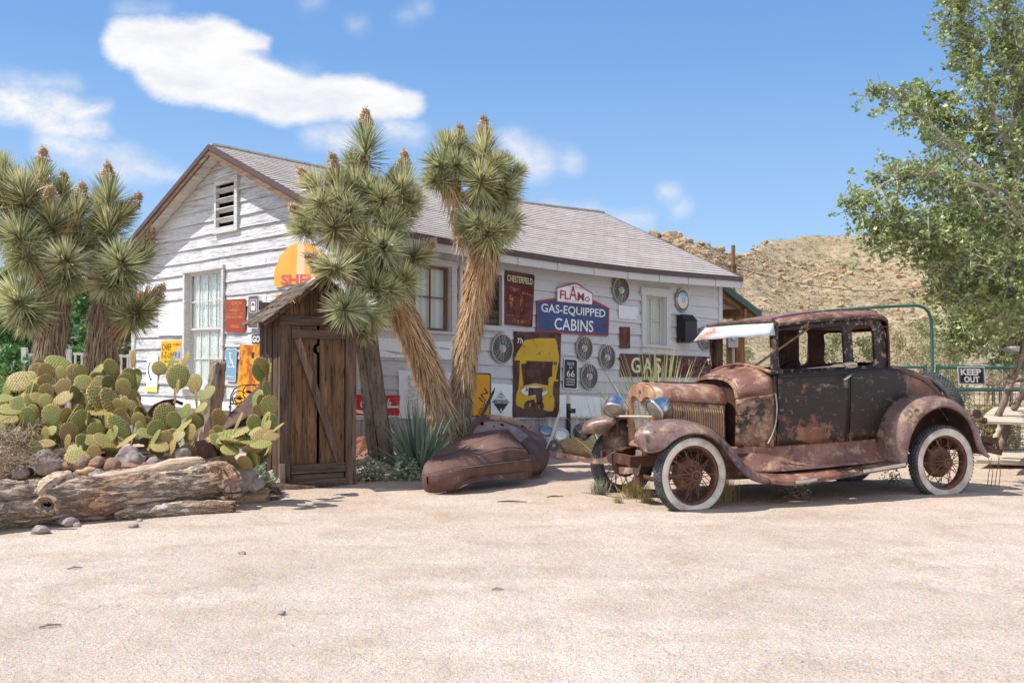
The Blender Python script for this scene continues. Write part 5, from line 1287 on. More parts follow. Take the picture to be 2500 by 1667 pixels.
LEFT = c5([(300, 415, 190, 125, 170), (660, 285, 125, 105, 110), (840, 165, 180, 70, 155), (855, 305, 100, 80, 70), (1060, 290, 125, 90, 100), (1140, 300, 115, 70, 95), (640, 430, 150, 70, 160), (900, 500, 125, 105, 80), (1210, 440, 140, 85, 150), (1360, 480, 90, 80, 90), (895, 650, 135, 85, 20),
           (660, 560, 110, 95, 95), (480, 560, 120, 80, 100), (300, 740, 140, 85, 150), (70, 650, 110, 45, 175), (400, 910, 130, 110, 110), (140, 810, 150, 55, 160), (740, 890, 150, 125, 120), (560, 660, 130, 40, 140), (440, 690, 110, 70, 130),
           (1060, 570, 95, 30, 105), (1440, 700, 260, 55, 122), (1590, 720, 220, 45, 118), (1150, 970, 145, 90, 80), (1010, 900, 165, 45, 55), (1380, 840, 150, 40, 172), (1260, 1000, 150, 28, 92), (1330, 1000, 110, 45, 150), (1360, 1130, 130, 95, 100), (980, 1130, 130, 90, 100), (930, 900, 110, 50, 80),
           (1580, 1170, 130, 85, 55), (1300, 1250, 110, 60, 150), (1200, 1290, 140, 50, 125), (960, 1260, 90, 60, 90), (700, 1130, 110, 70, 20), (640, 1180, 120, 80, 80), (480, 1390, 125, 110, 90), (660, 1290, 110, 45, 175), (430, 1260, 80, 60, 60), (1060, 1380, 110, 70, 170), (1095, 1480, 155, 80, 175), (1330, 1430, 110, 95, 90),
           (1700, 1060, 200, 50, 130), (1800, 1250, 150, 45, 30), (1500, 1280, 180, 40, 140), (1620, 1380, 140, 45, 170), (100, 940, 160, 50, 165), (1700, 900, 100, 70, 100)])
for k in (0, 3, 5):
    pass
cactus('largest sprawling prickly pear with dozens of yellow green pads, at the left', (180, 1080, 9.4), LEFT, [(10, 320, 930, 1110, 46, 10.1, 9.35), (40, 270, 890, 1000, 20, 10.5, 10.2)])
S56 = 5.6
def c6(lst, d=0):
    return [(320 + x / S56, 820 + y / S56, A / S56, B / S56, g, 10.35 - (820 + y / S56 - 870) / 240 * 1.35 + d) for (x, y, A, B, g) in lst]
cactus('tall narrow prickly pear standing before the left corner of the gable wall', (360, 1075, 9.4), [(325, 875, 20.5, 11, 88, 10.3), (329, 925, 24, 18, 85, 10.3), (318, 930, 30, 13, 100, 10.25), (323, 975, 22, 16, 100, 10.2), (352, 1000, 32, 8, 115, 10.0), (345, 1020, 28, 6, 108, 9.9), (372, 1040, 26, 9, 140, 9.8), (318, 1010, 17, 14, 90, 10.0), (335, 1028, 18, 9, 150, 9.9), (310, 1060, 22, 8, 150, 9.6), (360, 1075, 20, 9, 20, 9.5)])
cactus('prickly pear with round upright pads in front of the tall gable window', (420, 1090, 9.3),
       c6([(385, 440, 105, 95, 170), (540, 400, 120, 62, 70), (740, 330, 110, 55, 62), (640, 560, 165, 140, 85), (640, 690, 90, 40, 80), (875, 650, 125, 98, 88), (1040, 790, 125, 75, 50), (600, 830, 110, 42, 85), (890, 870, 120, 42, 88), (470, 1100, 165, 130, 100), (740, 1030, 110, 70, 60), (590, 1150, 110, 70, 110),
           (700, 1250, 150, 45, 35), (340, 1290, 130, 90, 95), (460, 1430, 125, 110, 80), (310, 1420, 140, 55, 60), (850, 1180, 110, 90, 95), (960, 980, 90, 50, 40), (800, 1330, 120, 90, 80), (640, 1380, 100, 60, 30), (400, 1510, 120, 60, 160), (560, 1520, 110, 60, 60), (200, 1330, 110, 40, 150)]), [(310, 480, 1020, 1110, 22, 9.7, 9.3)])
cactus('short spreading prickly pear with low pads beside the leaning stump', (560, 1100, 9.3),
       c6([(1205, 1110, 115, 105, 95), (1180, 1290, 75, 70, 60), (1300, 1380, 230, 75, 5), (1480, 1320, 200, 45, 20), (1470, 1170, 120, 38, 65), (1420, 1470, 200, 50, 175), (1560, 1470, 150, 55, 170), (1660, 1540, 130, 60, 10), (1200, 1440, 140, 40, 140), (1120, 1350, 70, 50, 120), (1350, 1560, 120, 50, 160)], -.1), [(520, 625, 1070, 1130, 12, 9.3, 9.0)])
cactus('tall prickly pear pressed against the left side of the outhouse', (655, 1110, 9.5),
       c6([(1780, 430, 130, 80, 110), (1730, 500, 120, 45, 105), (1900, 430, 110, 30, 100), (1850, 740, 120, 30, 95), (1730, 850, 110, 70, 70), (1900, 540, 150, 35, 85), (1880, 960, 140, 90, 75), (1800, 900, 100, 60, 110), (1680, 1190, 110, 110, 90), (1840, 1150, 110, 55, 70), (1925, 1170, 95, 60, 100), (1780, 1370, 125, 85, 5), (1920, 1360, 100, 65, 10), (1780, 1480, 130, 45, 5), (1980, 1270, 120, 22, 35), (1720, 1040, 90, 40, 100), (1860, 1240, 90, 50, 60), (1700, 1300, 90, 40, 30)], -.35), [(610, 660, 1080, 1130, 6, 9.2, 9.0)])

# ------------------------------------------------------------------ yuccas, sage, grass
def yucca(label, base, n, Lr, m, w=.022, spread=62, fan=None, seed=1, cat='yucca'):
    r = random.Random(seed); b = Vector(base); T = MB()
    for i in range(n):
        s = i / n; a = i * 2.4 + r.uniform(-.3, .3); pol = math.radians(lerp(spread, 4, s ** .8) + r.uniform(-6, 6)); L = Lr * r.uniform(.7, 1.1)
        d = Vector((math.sin(pol) * math.cos(a), math.sin(pol) * math.sin(a), math.cos(pol)))
        p = b + Vector((math.cos(a), math.sin(a), 0)) * .04 + Vector((0, 0, .08 * s)); sdv = d.cross(Vector((0, 0, 1))); sdv = sdv.normalized() if sdv.length > .01 else Vector((1, 0, 0)); nn = sdv.cross(d)
        k = 5; vs = []; 
        for j in range(k + 1):
            t = j / k; q = p + d * L * t + Vector((0, 0, -.16 * L * t * t * math.sin(pol))); ww = w * (1 - t ** 1.6) * .5 + .0012
            vs += [q - sdv * ww, q - nn * ww * .7, q + sdv * ww]
        T.add(vs, [(j * 3 + e, j * 3 + e + 1, j * 3 + 4 + e, j * 3 + 3 + e) for j in range(k) for e in (0, 1)])
    o = T.build('yucca_plant', m, loc=tuple(b), rotz=0, smooth=False); return tag(o, label, cat, 'yucca plants')
b = at(1025, 1100, 11.3); b.z = 0; yucca('green spiky yucca between the leaning timber post and the rusted body shell', b, 90, .90, L_YUCCA, .05, 68, seed=4)
b = at(1605, 1040, 12.6); b.z = .0; yucca('pale tall yucca rising behind the hood of the old coupe', b, 90, 1.55, L_YUCCA2, .04, 40, seed=6)
b = at(1480, 1010, 13.0); b.z = .0; yucca('thin wispy yucca behind the far headlamp of the old coupe', b, 34, 1.1, L_YUCCA2, .014, 60, seed=8)
def leafy(label, name, cat, base, size, n, m, lw=.05, seed=1, stems=True, group=None, stemM=None, flat=.6):
    r = random.Random(seed); T = thing(name, label, cat, tuple(base), 0, group); b = Vector(base); lv = MB(); st = MB()
    tips = []
    for i in range(max(5, n // 14)):
        e = b + Vector((r.gauss(0, size[0] * .5), r.gauss(0, size[1] * .5), abs(r.gauss(.5, .3)) * size[2])); mid = b.lerp(e, .5) + Vector((r.gauss(0, .1) * size[0], 0, .15 * size[2])); st.tube([b + Vector((r.gauss(0, .05), 0, 0)), mid, e], [.007, .005, .002], 4); tips += [mid, e, b.lerp(e, .8)]
    for i in range(n):
        p = r.choice(tips) + Vector((r.gauss(0, .05), r.gauss(0, .05), r.gauss(0, .05))); d = Vector((r.uniform(-1, 1), r.uniform(-1, .6), r.uniform(-.4, .8))).normalized(); q = d.cross(Vector((r.uniform(-1, 1), 1, r.uniform(-1, 1)))).normalized(); l = lw * r.uniform(.6, 1.2); nn = d.cross(q) * l * .12
        lv.add([p, p + d * l * .45 + q * l * flat * .5 + nn, p + d * l, p + d * l * .45 - q * l * flat * .5 + nn], [(0, 1, 2), (0, 2, 3)])
    lv.build('leaves', m, T, world=True, smooth=False); st.build('stems', stemM or STICK, T, world=True); return T
b = at(905, 1165, 10.9); b.z = 0; leafy('low grey leaved sage bush at the right foot of the outhouse', 'sage_bush', 'bush', b, (.30, .18, .26), 420, L_SAGE, .055, 3, group='sage bushes')
b = at(985, 1160, 11.0); b.z = 0; leafy('low grey leaved sage bush at the foot of the leaning timber post', 'sage_bush', 'bush', b, (.26, .2, .22), 380, L_SAGE, .05, 4, group='sage bushes')
b = at(650, 1175, 9.7); b.z = .03; leafy('small grey leaved sage plant by the left foot of the outhouse', 'sage_bush', 'bush', b, (.13, .10, .30), 90, L_SAGE, .075, 5, group='sage bushes', flat=.8)
b = at(612, 1150, 9.6); b.z = .05; leafy('pale leaved sage plant between the dark boulder and the outhouse', 'sage_bush', 'bush', b, (.12, .10, .28), 90, L_SAGE, .075, 6, group='sage bushes', flat=.8)
def grass(label, u, v, n, L, w, seed, m=L_GRASS, spread=.5, green=False):
    r = random.Random(seed); Y = 1.28 * FPX / (v - 892); b = at(u, v, Y); b.z = gh(b.x, b.y); mb = MB()
    for i in range(n):
        a = r.uniform(0, 6.28); pol = abs(r.gauss(0, spread)); d = Vector((math.sin(pol) * math.cos(a), math.sin(pol) * math.sin(a), math.cos(pol))); p = b + Vector((r.gauss(0, w), r.gauss(0, w * .5), 0)); blade(mb, p, d, L * r.uniform(.4, 1.1), .005, r.uniform(.0, .35))
    tag(mb.build('grass_tuft', m, loc=tuple(b), smooth=False), label, 'grass tuft', 'grass tufts by the car')
grass('green and straw grass tuft in front of the far front wheel of the coupe', 1462, 1206, 190, .22, .035, 1, L_SAGE)
grass('dry straw grass tuft between the two front wheels of the coupe', 1552, 1212, 260, .26, .07, 2)
grass('small dry grass tuft nearest the camera before the far front wheel', 1508, 1228, 90, .12, .02, 3)
grass('dry tuft just right of the far front tyre', 1582, 1226, 110, .13, .05, 4)
grass('tall grass tuft behind the near front whitewall tyre', 1772, 1222, 200, .40, .035, 5, L_GRASS, .35)
grass('short grass at the foot of the rear whitewall tyre', 2275, 1203, 60, .14, .03, 6)
for u, v, h, lab, sd in [(1925, 1210, .16, 'small green weed under the middle of the running board', 7), (1955, 1214, .13, 'little bright weed just right of the weed under the running board', 8), (2180, 1180, .12, 'weed in the shade under the rear of the running board', 10)]:
    Y = 1.28 * FPX / (v - 892); b = at(u, v, Y); b.z = gh(b.x, b.y); leafy(lab, 'weed', 'weed', b, (.05, .04, h), 90, L_SAGE, .03, sd, group='weeds by the car')
# thin bare stems by the rear wheel
b = at(2410, 1180, 10.2); b.z = .03; mb = MB()
for k in range(4): mb.tube([b + Vector((k * .04, 0, 0)), b + Vector((k * .04 + .02, 0, .15)), b + Vector((k * .05 + .05 * (-1) ** k, 0, .3 + .04 * k))], [.005, .004, .002], 5)
tag(mb.build('dry_weed', STICK, loc=tuple(b)), 'few thin bare stalks on the sand behind the rear whitewall tyre', 'weed')

# ------------------------------------------------------------------ bushes and big tree
def leafcloud(mb, r, c, rad, n, lw, thin=.55):
    for _ in range(n):
        d = Vector((r.gauss(0, 1), r.gauss(0, 1), r.gauss(0, 1))).normalized() * (r.random() ** .45); p = c + Vector((d.x * rad[0], d.y * rad[1], d.z * rad[2]))
        a = Vector((r.uniform(-1, 1), r.uniform(-1, 1), r.uniform(-.9, .5))).normalized(); q = a.cross(Vector((r.uniform(-1, 1), r.uniform(-1, 1), r.uniform(-1, 1)))).normalized(); l = lw * r.uniform(.6, 1.3); nn = a.cross(q) * l * .15
        mb.add([p, p + a * l * .5 + q * l * thin * .5 + nn, p + a * l, p + a * l * .5 - q * l * thin * .5 - nn], [(0, 1, 2), (0, 2, 3)])
def bush(label, clumps, m, n, lw, seed, name='bush', group=None, dense_to_ground=True, flowers=0):
    r = random.Random(seed); u, v, Y, ru, rv = clumps[0]; b = at(u, v, Y); b.z = 0; T = thing(name, label, 'bush', tuple(b), 0, group); mb = MB(); st = MB(); fl = MB()
    for (u, v, Y, ru, rv) in clumps:
        k = pxm(Y)
        for j in range(9):
            c = at(u + r.uniform(-ru, ru) * .75, v + r.uniform(-rv, rv) * .75, Y + r.uniform(-.4, .4)); leafcloud(mb, r, c, (ru * k * .42, .35, rv * k * .42), n // 9, lw)
            if dense_to_ground:
                for q in range(3):
                    cz = c.z * (.15 + .28 * q); leafcloud(mb, r, Vector((c.x + r.uniform(-.25, .25), c.y + r.uniform(-.2, .2), cz)), (ru * k * .42, .35, max(.2, c.z * .2)), n // 12, lw)
            f0 = at(u, v, Y); st.tube([Vector((lerp(f0.x, c.x, .5), c.y, 0)), Vector((lerp(f0.x, c.x, .7), c.y, c.z * .5)), c], [.012, .009, .004], 4)
            for _ in range(flowers):
                p = c + Vector((r.uniform(-1, 1) * ru * k * .4, -.3, r.uniform(-1, 1) * rv * k * .4)); dd = Vector((r.uniform(-.4, .4), 0, 1)).normalized()
                for q in range(26):
                    e = p + dd * q * .008 + Vector((r.gauss(0, .012), r.gauss(0, .012), 0)); fl.add([e, e + Vector((.014, 0, .008)), e + Vector((0, .01, .018))], [(0, 1, 2)])
    mb.build('foliage', m, T, world=True, smooth=False); st.build('stems', STICK, T, world=True)
    if flowers: fl.build('flower_spike', PURPLE, T, world=True, smooth=False)
    return T
bush('leafy green bush with purple flower spikes behind the white fence at the far left', [(30, 820, 17.5, 60, 70), (60, 900, 16.5, 70, 55), (10, 700, 18.5, 40, 50)], L_BUSH, 5200, .07, 1, flowers=1, group='bushes behind the white fence')
bush('leafy green bush with purple flower spikes between the two left joshua trees', [(190, 800, 18, 50, 60), (200, 880, 17, 50, 45), (215, 720, 18.5, 30, 40)], L_BUSH, 4200, .07, 2, flowers=1, group='bushes behind the white fence')
bush('olive bush between the right hand trunk of the left pair and the house corner', [(300, 790, 19, 26, 60), (300, 880, 18.5, 22, 40)], L_SCRUB, 3600, .07, 3, group='bushes behind the white fence')
bush('high grey brown thicket behind the two left joshua trees', [(150, 700, 20, 60, 50), (240, 730, 20.5, 60, 60), (60, 680, 21, 50, 40)], L_SCRUB, 4200, .08, 4, group='bushes behind the white fence')
for i, (u, v, Y, ru, rv, lab) in enumerate([(1800, 850, 24, 40, 40, 'green scrub bush seen through the windscreen opening of the coupe'), (2010, 845, 23, 50, 36, 'green scrub bush seen through the door window of the coupe'), (2115, 850, 22, 26, 30, 'pale green scrub bush seen through the rear side window of the coupe'), (2210, 840, 24, 40, 40, 'dry brush behind the roof of the coupe and left of the gate post'), (1925, 840, 25, 26, 28, 'small scrub bush seen through the far door of the coupe'),
                                             (2330, 850, 21, 50, 30, 'sparse scrub bush behind the gate above the keep out sign'), (2260, 800, 26, 40, 30, 'thin branched bush just behind the tall gate post'), (1700, 860, 25, 30, 30, 'scrub bush beside the porch posts')]):
    bush(lab, [(u, v, Y, ru, rv)], L_DRYSCRUB if i in (3, 7) else L_SCRUB, 1100, .06, 20 + i, group='scrub bushes behind the car')
for (u, v, Y, ru, rv, lab, sd) in [(2310, 965, 15.5, 60, 32, 'grey green weeds behind the wire gate below the keep out sign', 41), (2400, 1010, 15, 70, 22, 'low dry weeds along the foot of the wire gate', 42)]:
    bush(lab, [(u, v, Y, ru, rv)], L_SAGE if sd == 41 else L_DRYSCRUB, 1800, .045, sd, group='weeds at the gate')
def big_tree():
    r = random.Random(17); b = Vector((6.9, 11.2, 0)); T = thing('cottonwood_tree', 'large pale barked tree with small green leaves filling the right edge of the photo', 'tree', tuple(b))
    lv = MB(); tw = MB(); tr = MB()
    tr.tube([b + Vector((0, 0, -.1)), b + Vector((.05, 0, 1.2)), b + Vector((-.1, .1, 2.6)), b + Vector((-.3, .1, 4.2)), b + Vector((-.7, .1, 6.2))], [.24, .2, .17, .12, .05], 14, jit=.05)
    tr.build('trunk', TWIG, T, world=True)
    # limbs given by the path of each bough in the photo
    limbs = [([(2560, 620, 11.2), (2440, 480, 11.0), (2330, 440, 10.8), (2200, 430, 10.7), (2070, 505, 10.6)], 1.0, 60), ([(2560, 560, 11.2), (2400, 420, 11.2), (2300, 330, 11.3), (2200, 240, 11.4), (2115, 215, 11.5)], .75, 44), ([(2560, 500, 11.2), (2450, 330, 11.2), (2390, 180, 11.2), (2350, 60, 11.3), (2335, -30, 11.3)], 1.0, 60),
             ([(2600, 480, 11.4), (2500, 300, 11.4), (2470, 130, 11.4), (2440, -40, 11.4)], 1.0, 70), ([(2560, 700, 11.1), (2450, 640, 10.8), (2340, 600, 10.7), (2200, 560, 10.6), (2110, 540, 10.6)], 1.0, 70), ([(2580, 760, 11.1), (2480, 720, 10.9), (2380, 700, 10.8), (2290, 690, 10.8)], .9, 60),
             ([(2580, 650, 11.6), (2480, 560, 11.8), (2380, 520, 12.0), (2290, 520, 12.0)], 1.0, 60), ([(2620, 780, 11.2), (2520, 760, 11.3), (2450, 750, 11.6), (2390, 760, 12.0)], .8, 40), ([(2560, 600, 11.3), (2470, 420, 11.5), (2380, 330, 11.7), (2290, 260, 11.8), (2250, 190, 11.8)], .9, 50),
             ([(2600, 560, 11.5), (2540, 400, 11.8), (2500, 200, 12), (2520, 40, 12)], 1.0, 60),
             ([(2640, 640, 13.4), (2520, 650, 13.4), (2400, 650, 13.4), (2290, 690, 13.4)], 1.2, 60), ([(2640, 720, 13.5), (2520, 760, 13.6), (2420, 790, 13.6), (2320, 810, 13.6)], 1.2, 60), ([(2640, 560, 13.2), (2500, 560, 13.2), (2380, 590, 13.2), (2260, 600, 13.2)], 1.2, 60), ([(2640, 800, 13.7), (2540, 840, 13.8), (2440, 850, 13.8)], 1.0, 34)]
    for pts, dn, cnt in limbs:
        P = resample(pts_px(pts), 20); tw.tube(P, [lerp(.034, .006, i / 19) for i in range(20)], 6)
        for k in range(int(cnt * dn * 1.9)):
            s = r.random() ** .75; j = int(s * 18); p0 = P[j].lerp(P[j + 1], r.random()); ax = (P[j + 1] - P[j]).normalized()
            d = (ax * r.uniform(.2, 1) + Vector((r.uniform(-.6, .6), r.uniform(-.9, .9), r.uniform(-.75, .65)))).normalized(); L = lerp(.85, .35, s) * r.uniform(.5, 1.2); e = p0 + d * L + Vector((0, 0, -.05 * L)); m = p0.lerp(e, .5) + Vector((r.gauss(0, .04), r.gauss(0, .04), r.gauss(0, .05)))
            tw.tube([p0, m, e], [.011, .006, .0025], 3, cap=False)
            bare = r.random() < .25
            for q in range(3 if bare else 9):
                t = .25 + .75 * r.random(); c = p0.lerp(m, t * 2) if t < .5 else m.lerp(e, t * 2 - 1)
                leafcloud(lv, r, c, (.055, .055, .055), 2 if bare else 4, .05 * r.uniform(.7, 1.35), .5)
                if not bare and r.random() < .3:
                    e2 = c + Vector((r.uniform(-.2, .2), r.uniform(-.2, .2), r.uniform(-.22, .1))); tw.tube([c, e2], [.004, .002], 3, cap=False); leafcloud(lv, r, e2, (.06, .06, .06), 6, .058, .62)
    lv.build('crown', L_TREE, T, world=True, smooth=False); tw.build('branches', TWIG, T, world=True, smooth=False)
big_tree()
# ------------------------------------------------------------------ outhouse
OA = math.radians(25.8); OO = Vector((-2.42, 10.24, 0))
FO = Matrix.Translation(OO) @ Matrix.Rotation(OA, 4, 'Z')
def outhouse():
    T = thing('outhouse', 'narrow brown plank outhouse with a crescent moon cut in its braced door', 'outhouse', tuple(OO), OA)
    W, D = .82, 1.02; r = random.Random(8)
    def P(u, v, y=0): return px_on(FO, u, v, y)
    zt = P(690, 771)[1]; zpk = 2.19; zb = -.06
    def B(name, lst, m, seg=None, parent=T): 
        mb = MB()
        for b in lst: mb.bx(*b)
        return mb.build(name, m, parent)
    B('corner_post', [(0, .115, -.02, .09, zb, zt + .02)], OLDWOOD); B('corner_post', [(W - .115, W, -.02, .09, zb, zt + .02)], OLDWOOD)
    B('corner_post', [(0, .05, -.045, -.02, zb, .26)], POSTWOOD); B('corner_post', [(0, .1, D - .1, D, zb, zt)], OLDWOOD); B('corner_post', [(W - .1, W, D - .1, D, zb, zt)], OLDWOOD)
    # side walls of upright planks
    for sx in (0, 1):
        mb = MB(); n = 7
        for i in range(n):
            a, b = lerp(.09, D, i / n) + .004, lerp(.09, D, (i + 1) / n) - .004; o = r.uniform(-.006, .006); x = (0 + o) if sx == 0 else (W - .02 + o); mb.bx(x, x + .02, a, b, zb, zt + .12)
        mb.build('side_wall', OLDWOOD, T)
    mb = MB()
    for i in range(6): mb.bx(lerp(0, W, i / 6) + .003, lerp(0, W, (i + 1) / 6) - .003, D - .02, D, zb, zt + .2)
    mb.build('back_wall', OLDWOOD, T)
    # front: lintel and gable planks
    B('lintel', [(-.01, W + .01, -.045, .02, zt - .095, zt)], OLDWOOD_H)
    mb = MB(); n = 8
    for i in range(n):
        a, b = lerp(.0, W, i / n) + .003, lerp(0, W, (i + 1) / n) - .003; hh = lambda x: zt + (zpk - zt) * (1 - abs(x - W / 2) / (W / 2 + .02)) - .03; o = r.uniform(-.004, .004)
        mb.prism([(a, zt), (b, zt), (b, hh(b)), (a, hh(a))] if not a < W / 2 < b else [(a, zt), (b, zt), (b, hh(b)), (W / 2, zpk - .02), (a, hh(a))], lambda p, q, t: Vector((p, t, q)), -.012 + o, .01 + o)
    mb.build('gable_plank', DOORWOOD, T)
    # door
    x0, x1 = .115 + .01, W - .115 - .01; zd0, zd1 = .155, zt - .10; xm = P(777, 950)[0]
    cz = P(776, 852)[1]; cx = xm; R0 = .058
    def plank(a, b, name='door_plank'):
        poly = [(a, zd0), (b, zd0)]
        if abs(b - (xm - .013)) < 1e-3:          # left of the gap: the moon bites into it
            poly += [(b, cz - R0)] + [(cx - R0 * math.cos(t) * 1.0, cz - R0 * math.sin(t)) for t in [PI / 2 - k / 10 * PI for k in range(1, 10)]] + [(b, cz + R0)]
        poly += [(b, zd1), (a, zd1)]; return poly
    D_ = MB().prism([(x0 - .0, zd0 + .9), (x0 + .01, zd0 + .9), (x0 + .01, zd0 + 1.0), (x0, zd0 + 1.0)], lambda p, q, t: Vector((p, t, q)), .0, .02).build('door', OLDWOOD, T)
    for a, b in ((x0, x0 + .115), (x0 + .119, xm - .013), (xm + .016, xm + .149), (xm + .153, x1)):
        MB().prism(plank(a, b), lambda p, q, t: Vector((p, t, q)), .004 + r.uniform(0, .004), .026).build('door_plank', DOORWOOD, D_, smooth=False)
    mb = MB(); mb.prism([(cx - .004, cz - .036)] + [(cx + .03 - .048 * math.cos(t), cz + .045 * math.sin(t)) for t in [-.9 + k / 8 * 1.8 for k in range(9)]] + [(cx + .002, cz + .036), (cx + .012, cz + .036), (cx + .012, cz - .036)], lambda p, q, t: Vector((p, t, q)), .0, .02); mb.build('moon_edge', DOORWOOD, D_, smooth=False)
    B('rail', [(x0 - .005, x1 + .005, -.028, .003, P(777, 827)[1], P(777, 806)[1])], OLDWOOD_H, parent=D_); B('rail', [(x0 - .005, x1 + .005, -.028, .003, P(777, 1153)[1], P(777, 1131)[1])], OLDWOOD_H, parent=D_)
    a, b = P(718, 827), P(836, 1131); MB().beam((a[0] + .03, -.014, a[1]), (b[0] - .03, -.014, b[1]), .03, .078, up=Vector((0, 1, 0)).cross(Vector((b[0] - a[0], 0, b[1] - a[1]))).normalized(), seg=6).build('brace', OLDWOOD, D_)
    B('threshold', [(.11, W - .11, -.035, .05, -.05, .085)], OLDWOOD_H); B('threshold', [(.13, W - .13, -.005, .05, .085, .14)], OLDWOOD_H)
    mb = MB(); mb.bx(.12, W - .12, .2, .21, 0, zt); mb.build('dark_inside', DARK, T)
    # shake roof
    k = .80
    for sgn, nm in ((-1, 'roof'), (1, 'roof')):
        mb = MB(); rows = 6; ov = .21 if sgn < 0 else .04; L = W / 2 + ov
        for i in range(rows):
            for j in range(11):
                y0, y1 = lerp(-.22, D + .1, j / 11) + r.uniform(0, .008), lerp(-.22, D + .1, (j + 1) / 11) - .004
                s1, s0 = L * (1 - i / rows) + r.uniform(-.012, .012), L * (1 - (i + 1) / rows) - .05; s0 = max(0, s0)
                za, zb_ = zpk + .02 - k * s1 + .022 + r.uniform(-.003, .006), zpk + .02 - k * s0 + .008; X = lambda s: W / 2 + sgn * s
                mb.add([(X(s1), y0, za), (X(s1), y1, za), (X(s0), y1, zb_), (X(s0), y0, zb_), (X(s1), y0, za - .014), (X(s1), y1, za - .014), (X(s0), y1, zb_ - .014), (X(s0), y0, zb_ - .014)], [(0, 1, 2, 3), (7, 6, 5, 4), (0, 4, 5, 1), (1, 5, 6, 2), (3, 2, 6, 7), (0, 3, 7, 4)])
        rf = mb.build(nm, SHAKE, T, smooth=False)
        b_ = MB()
        for q in range(4):
            s0, s1 = lerp(0, L, q / 4), lerp(0, L, (q + 1) / 4) - .01; b_.beam((W / 2 + sgn * s0, -.18, zpk - k * s0 - .012), (W / 2 + sgn * s1, -.18, zpk - k * s1 - .012), .03, .035)
        b_.build('barge_board', OLDWOOD, rf)
    for u, v in ((715, 812), (836, 812)): pass
outhouse()

# ------------------------------------------------------------------ logs
def log(name, label, P, rads, m, n=150, k=56, groove=.16, seed=1, flatten=None, group=None, extra=None):
    P = resample(P, n); rr = [(i / (len(rads) - 1), q) for i, q in enumerate(rads)]
    b = P[0].copy(); b.z = gh(b.x, b.y)
    mb = MB(); vs = []; fs = []
    for i, p in enumerate(P):
        s = i / (n - 1); d = (P[min(i + 1, n - 1)] - P[max(i - 1, 0)]).normalized(); a = d.cross(Vector((0, 0, 1))).normalized(); c = a.cross(d); R0 = interp(s, rr)
        for j in range(k):
            an = 2 * PI * j / k; q = Vector((math.cos(an) * 3.6, math.sin(an) * 3.6, s * 5 * (P[-1] - P[0]).length + seed))
            w = MN.fractal(q, .9, 2.1, 4) * groove + .10 * MN.noise(Vector((math.cos(an), math.sin(an), s * 6 + seed))) - groove * .55 * max(0, .25 - abs(MN.noise(Vector((math.cos(an) * 5.5, math.sin(an) * 5.5, s * 2.2 + seed))))) * 4
            r_ = R0 * (1 + w)
            if s > .985: r_ *= .8 + .2 * MN.noise(q * 2)
            vs.append(p + (a * math.cos(an) + c * math.sin(an)) * r_ + d * (.05 * MN.noise(q * 1.2) if s > .97 or s < .03 else 0))
    for i in range(n - 1):
        for j in range(k): fs.append((i * k + j, i * k + (j + 1) % k, (i + 1) * k + (j + 1) % k, (i + 1) * k + j))
    fs += [tuple(range(k - 1, -1, -1)), tuple((n - 1) * k + j for j in range(k))]; mb.add(vs, fs)
    return mb, b
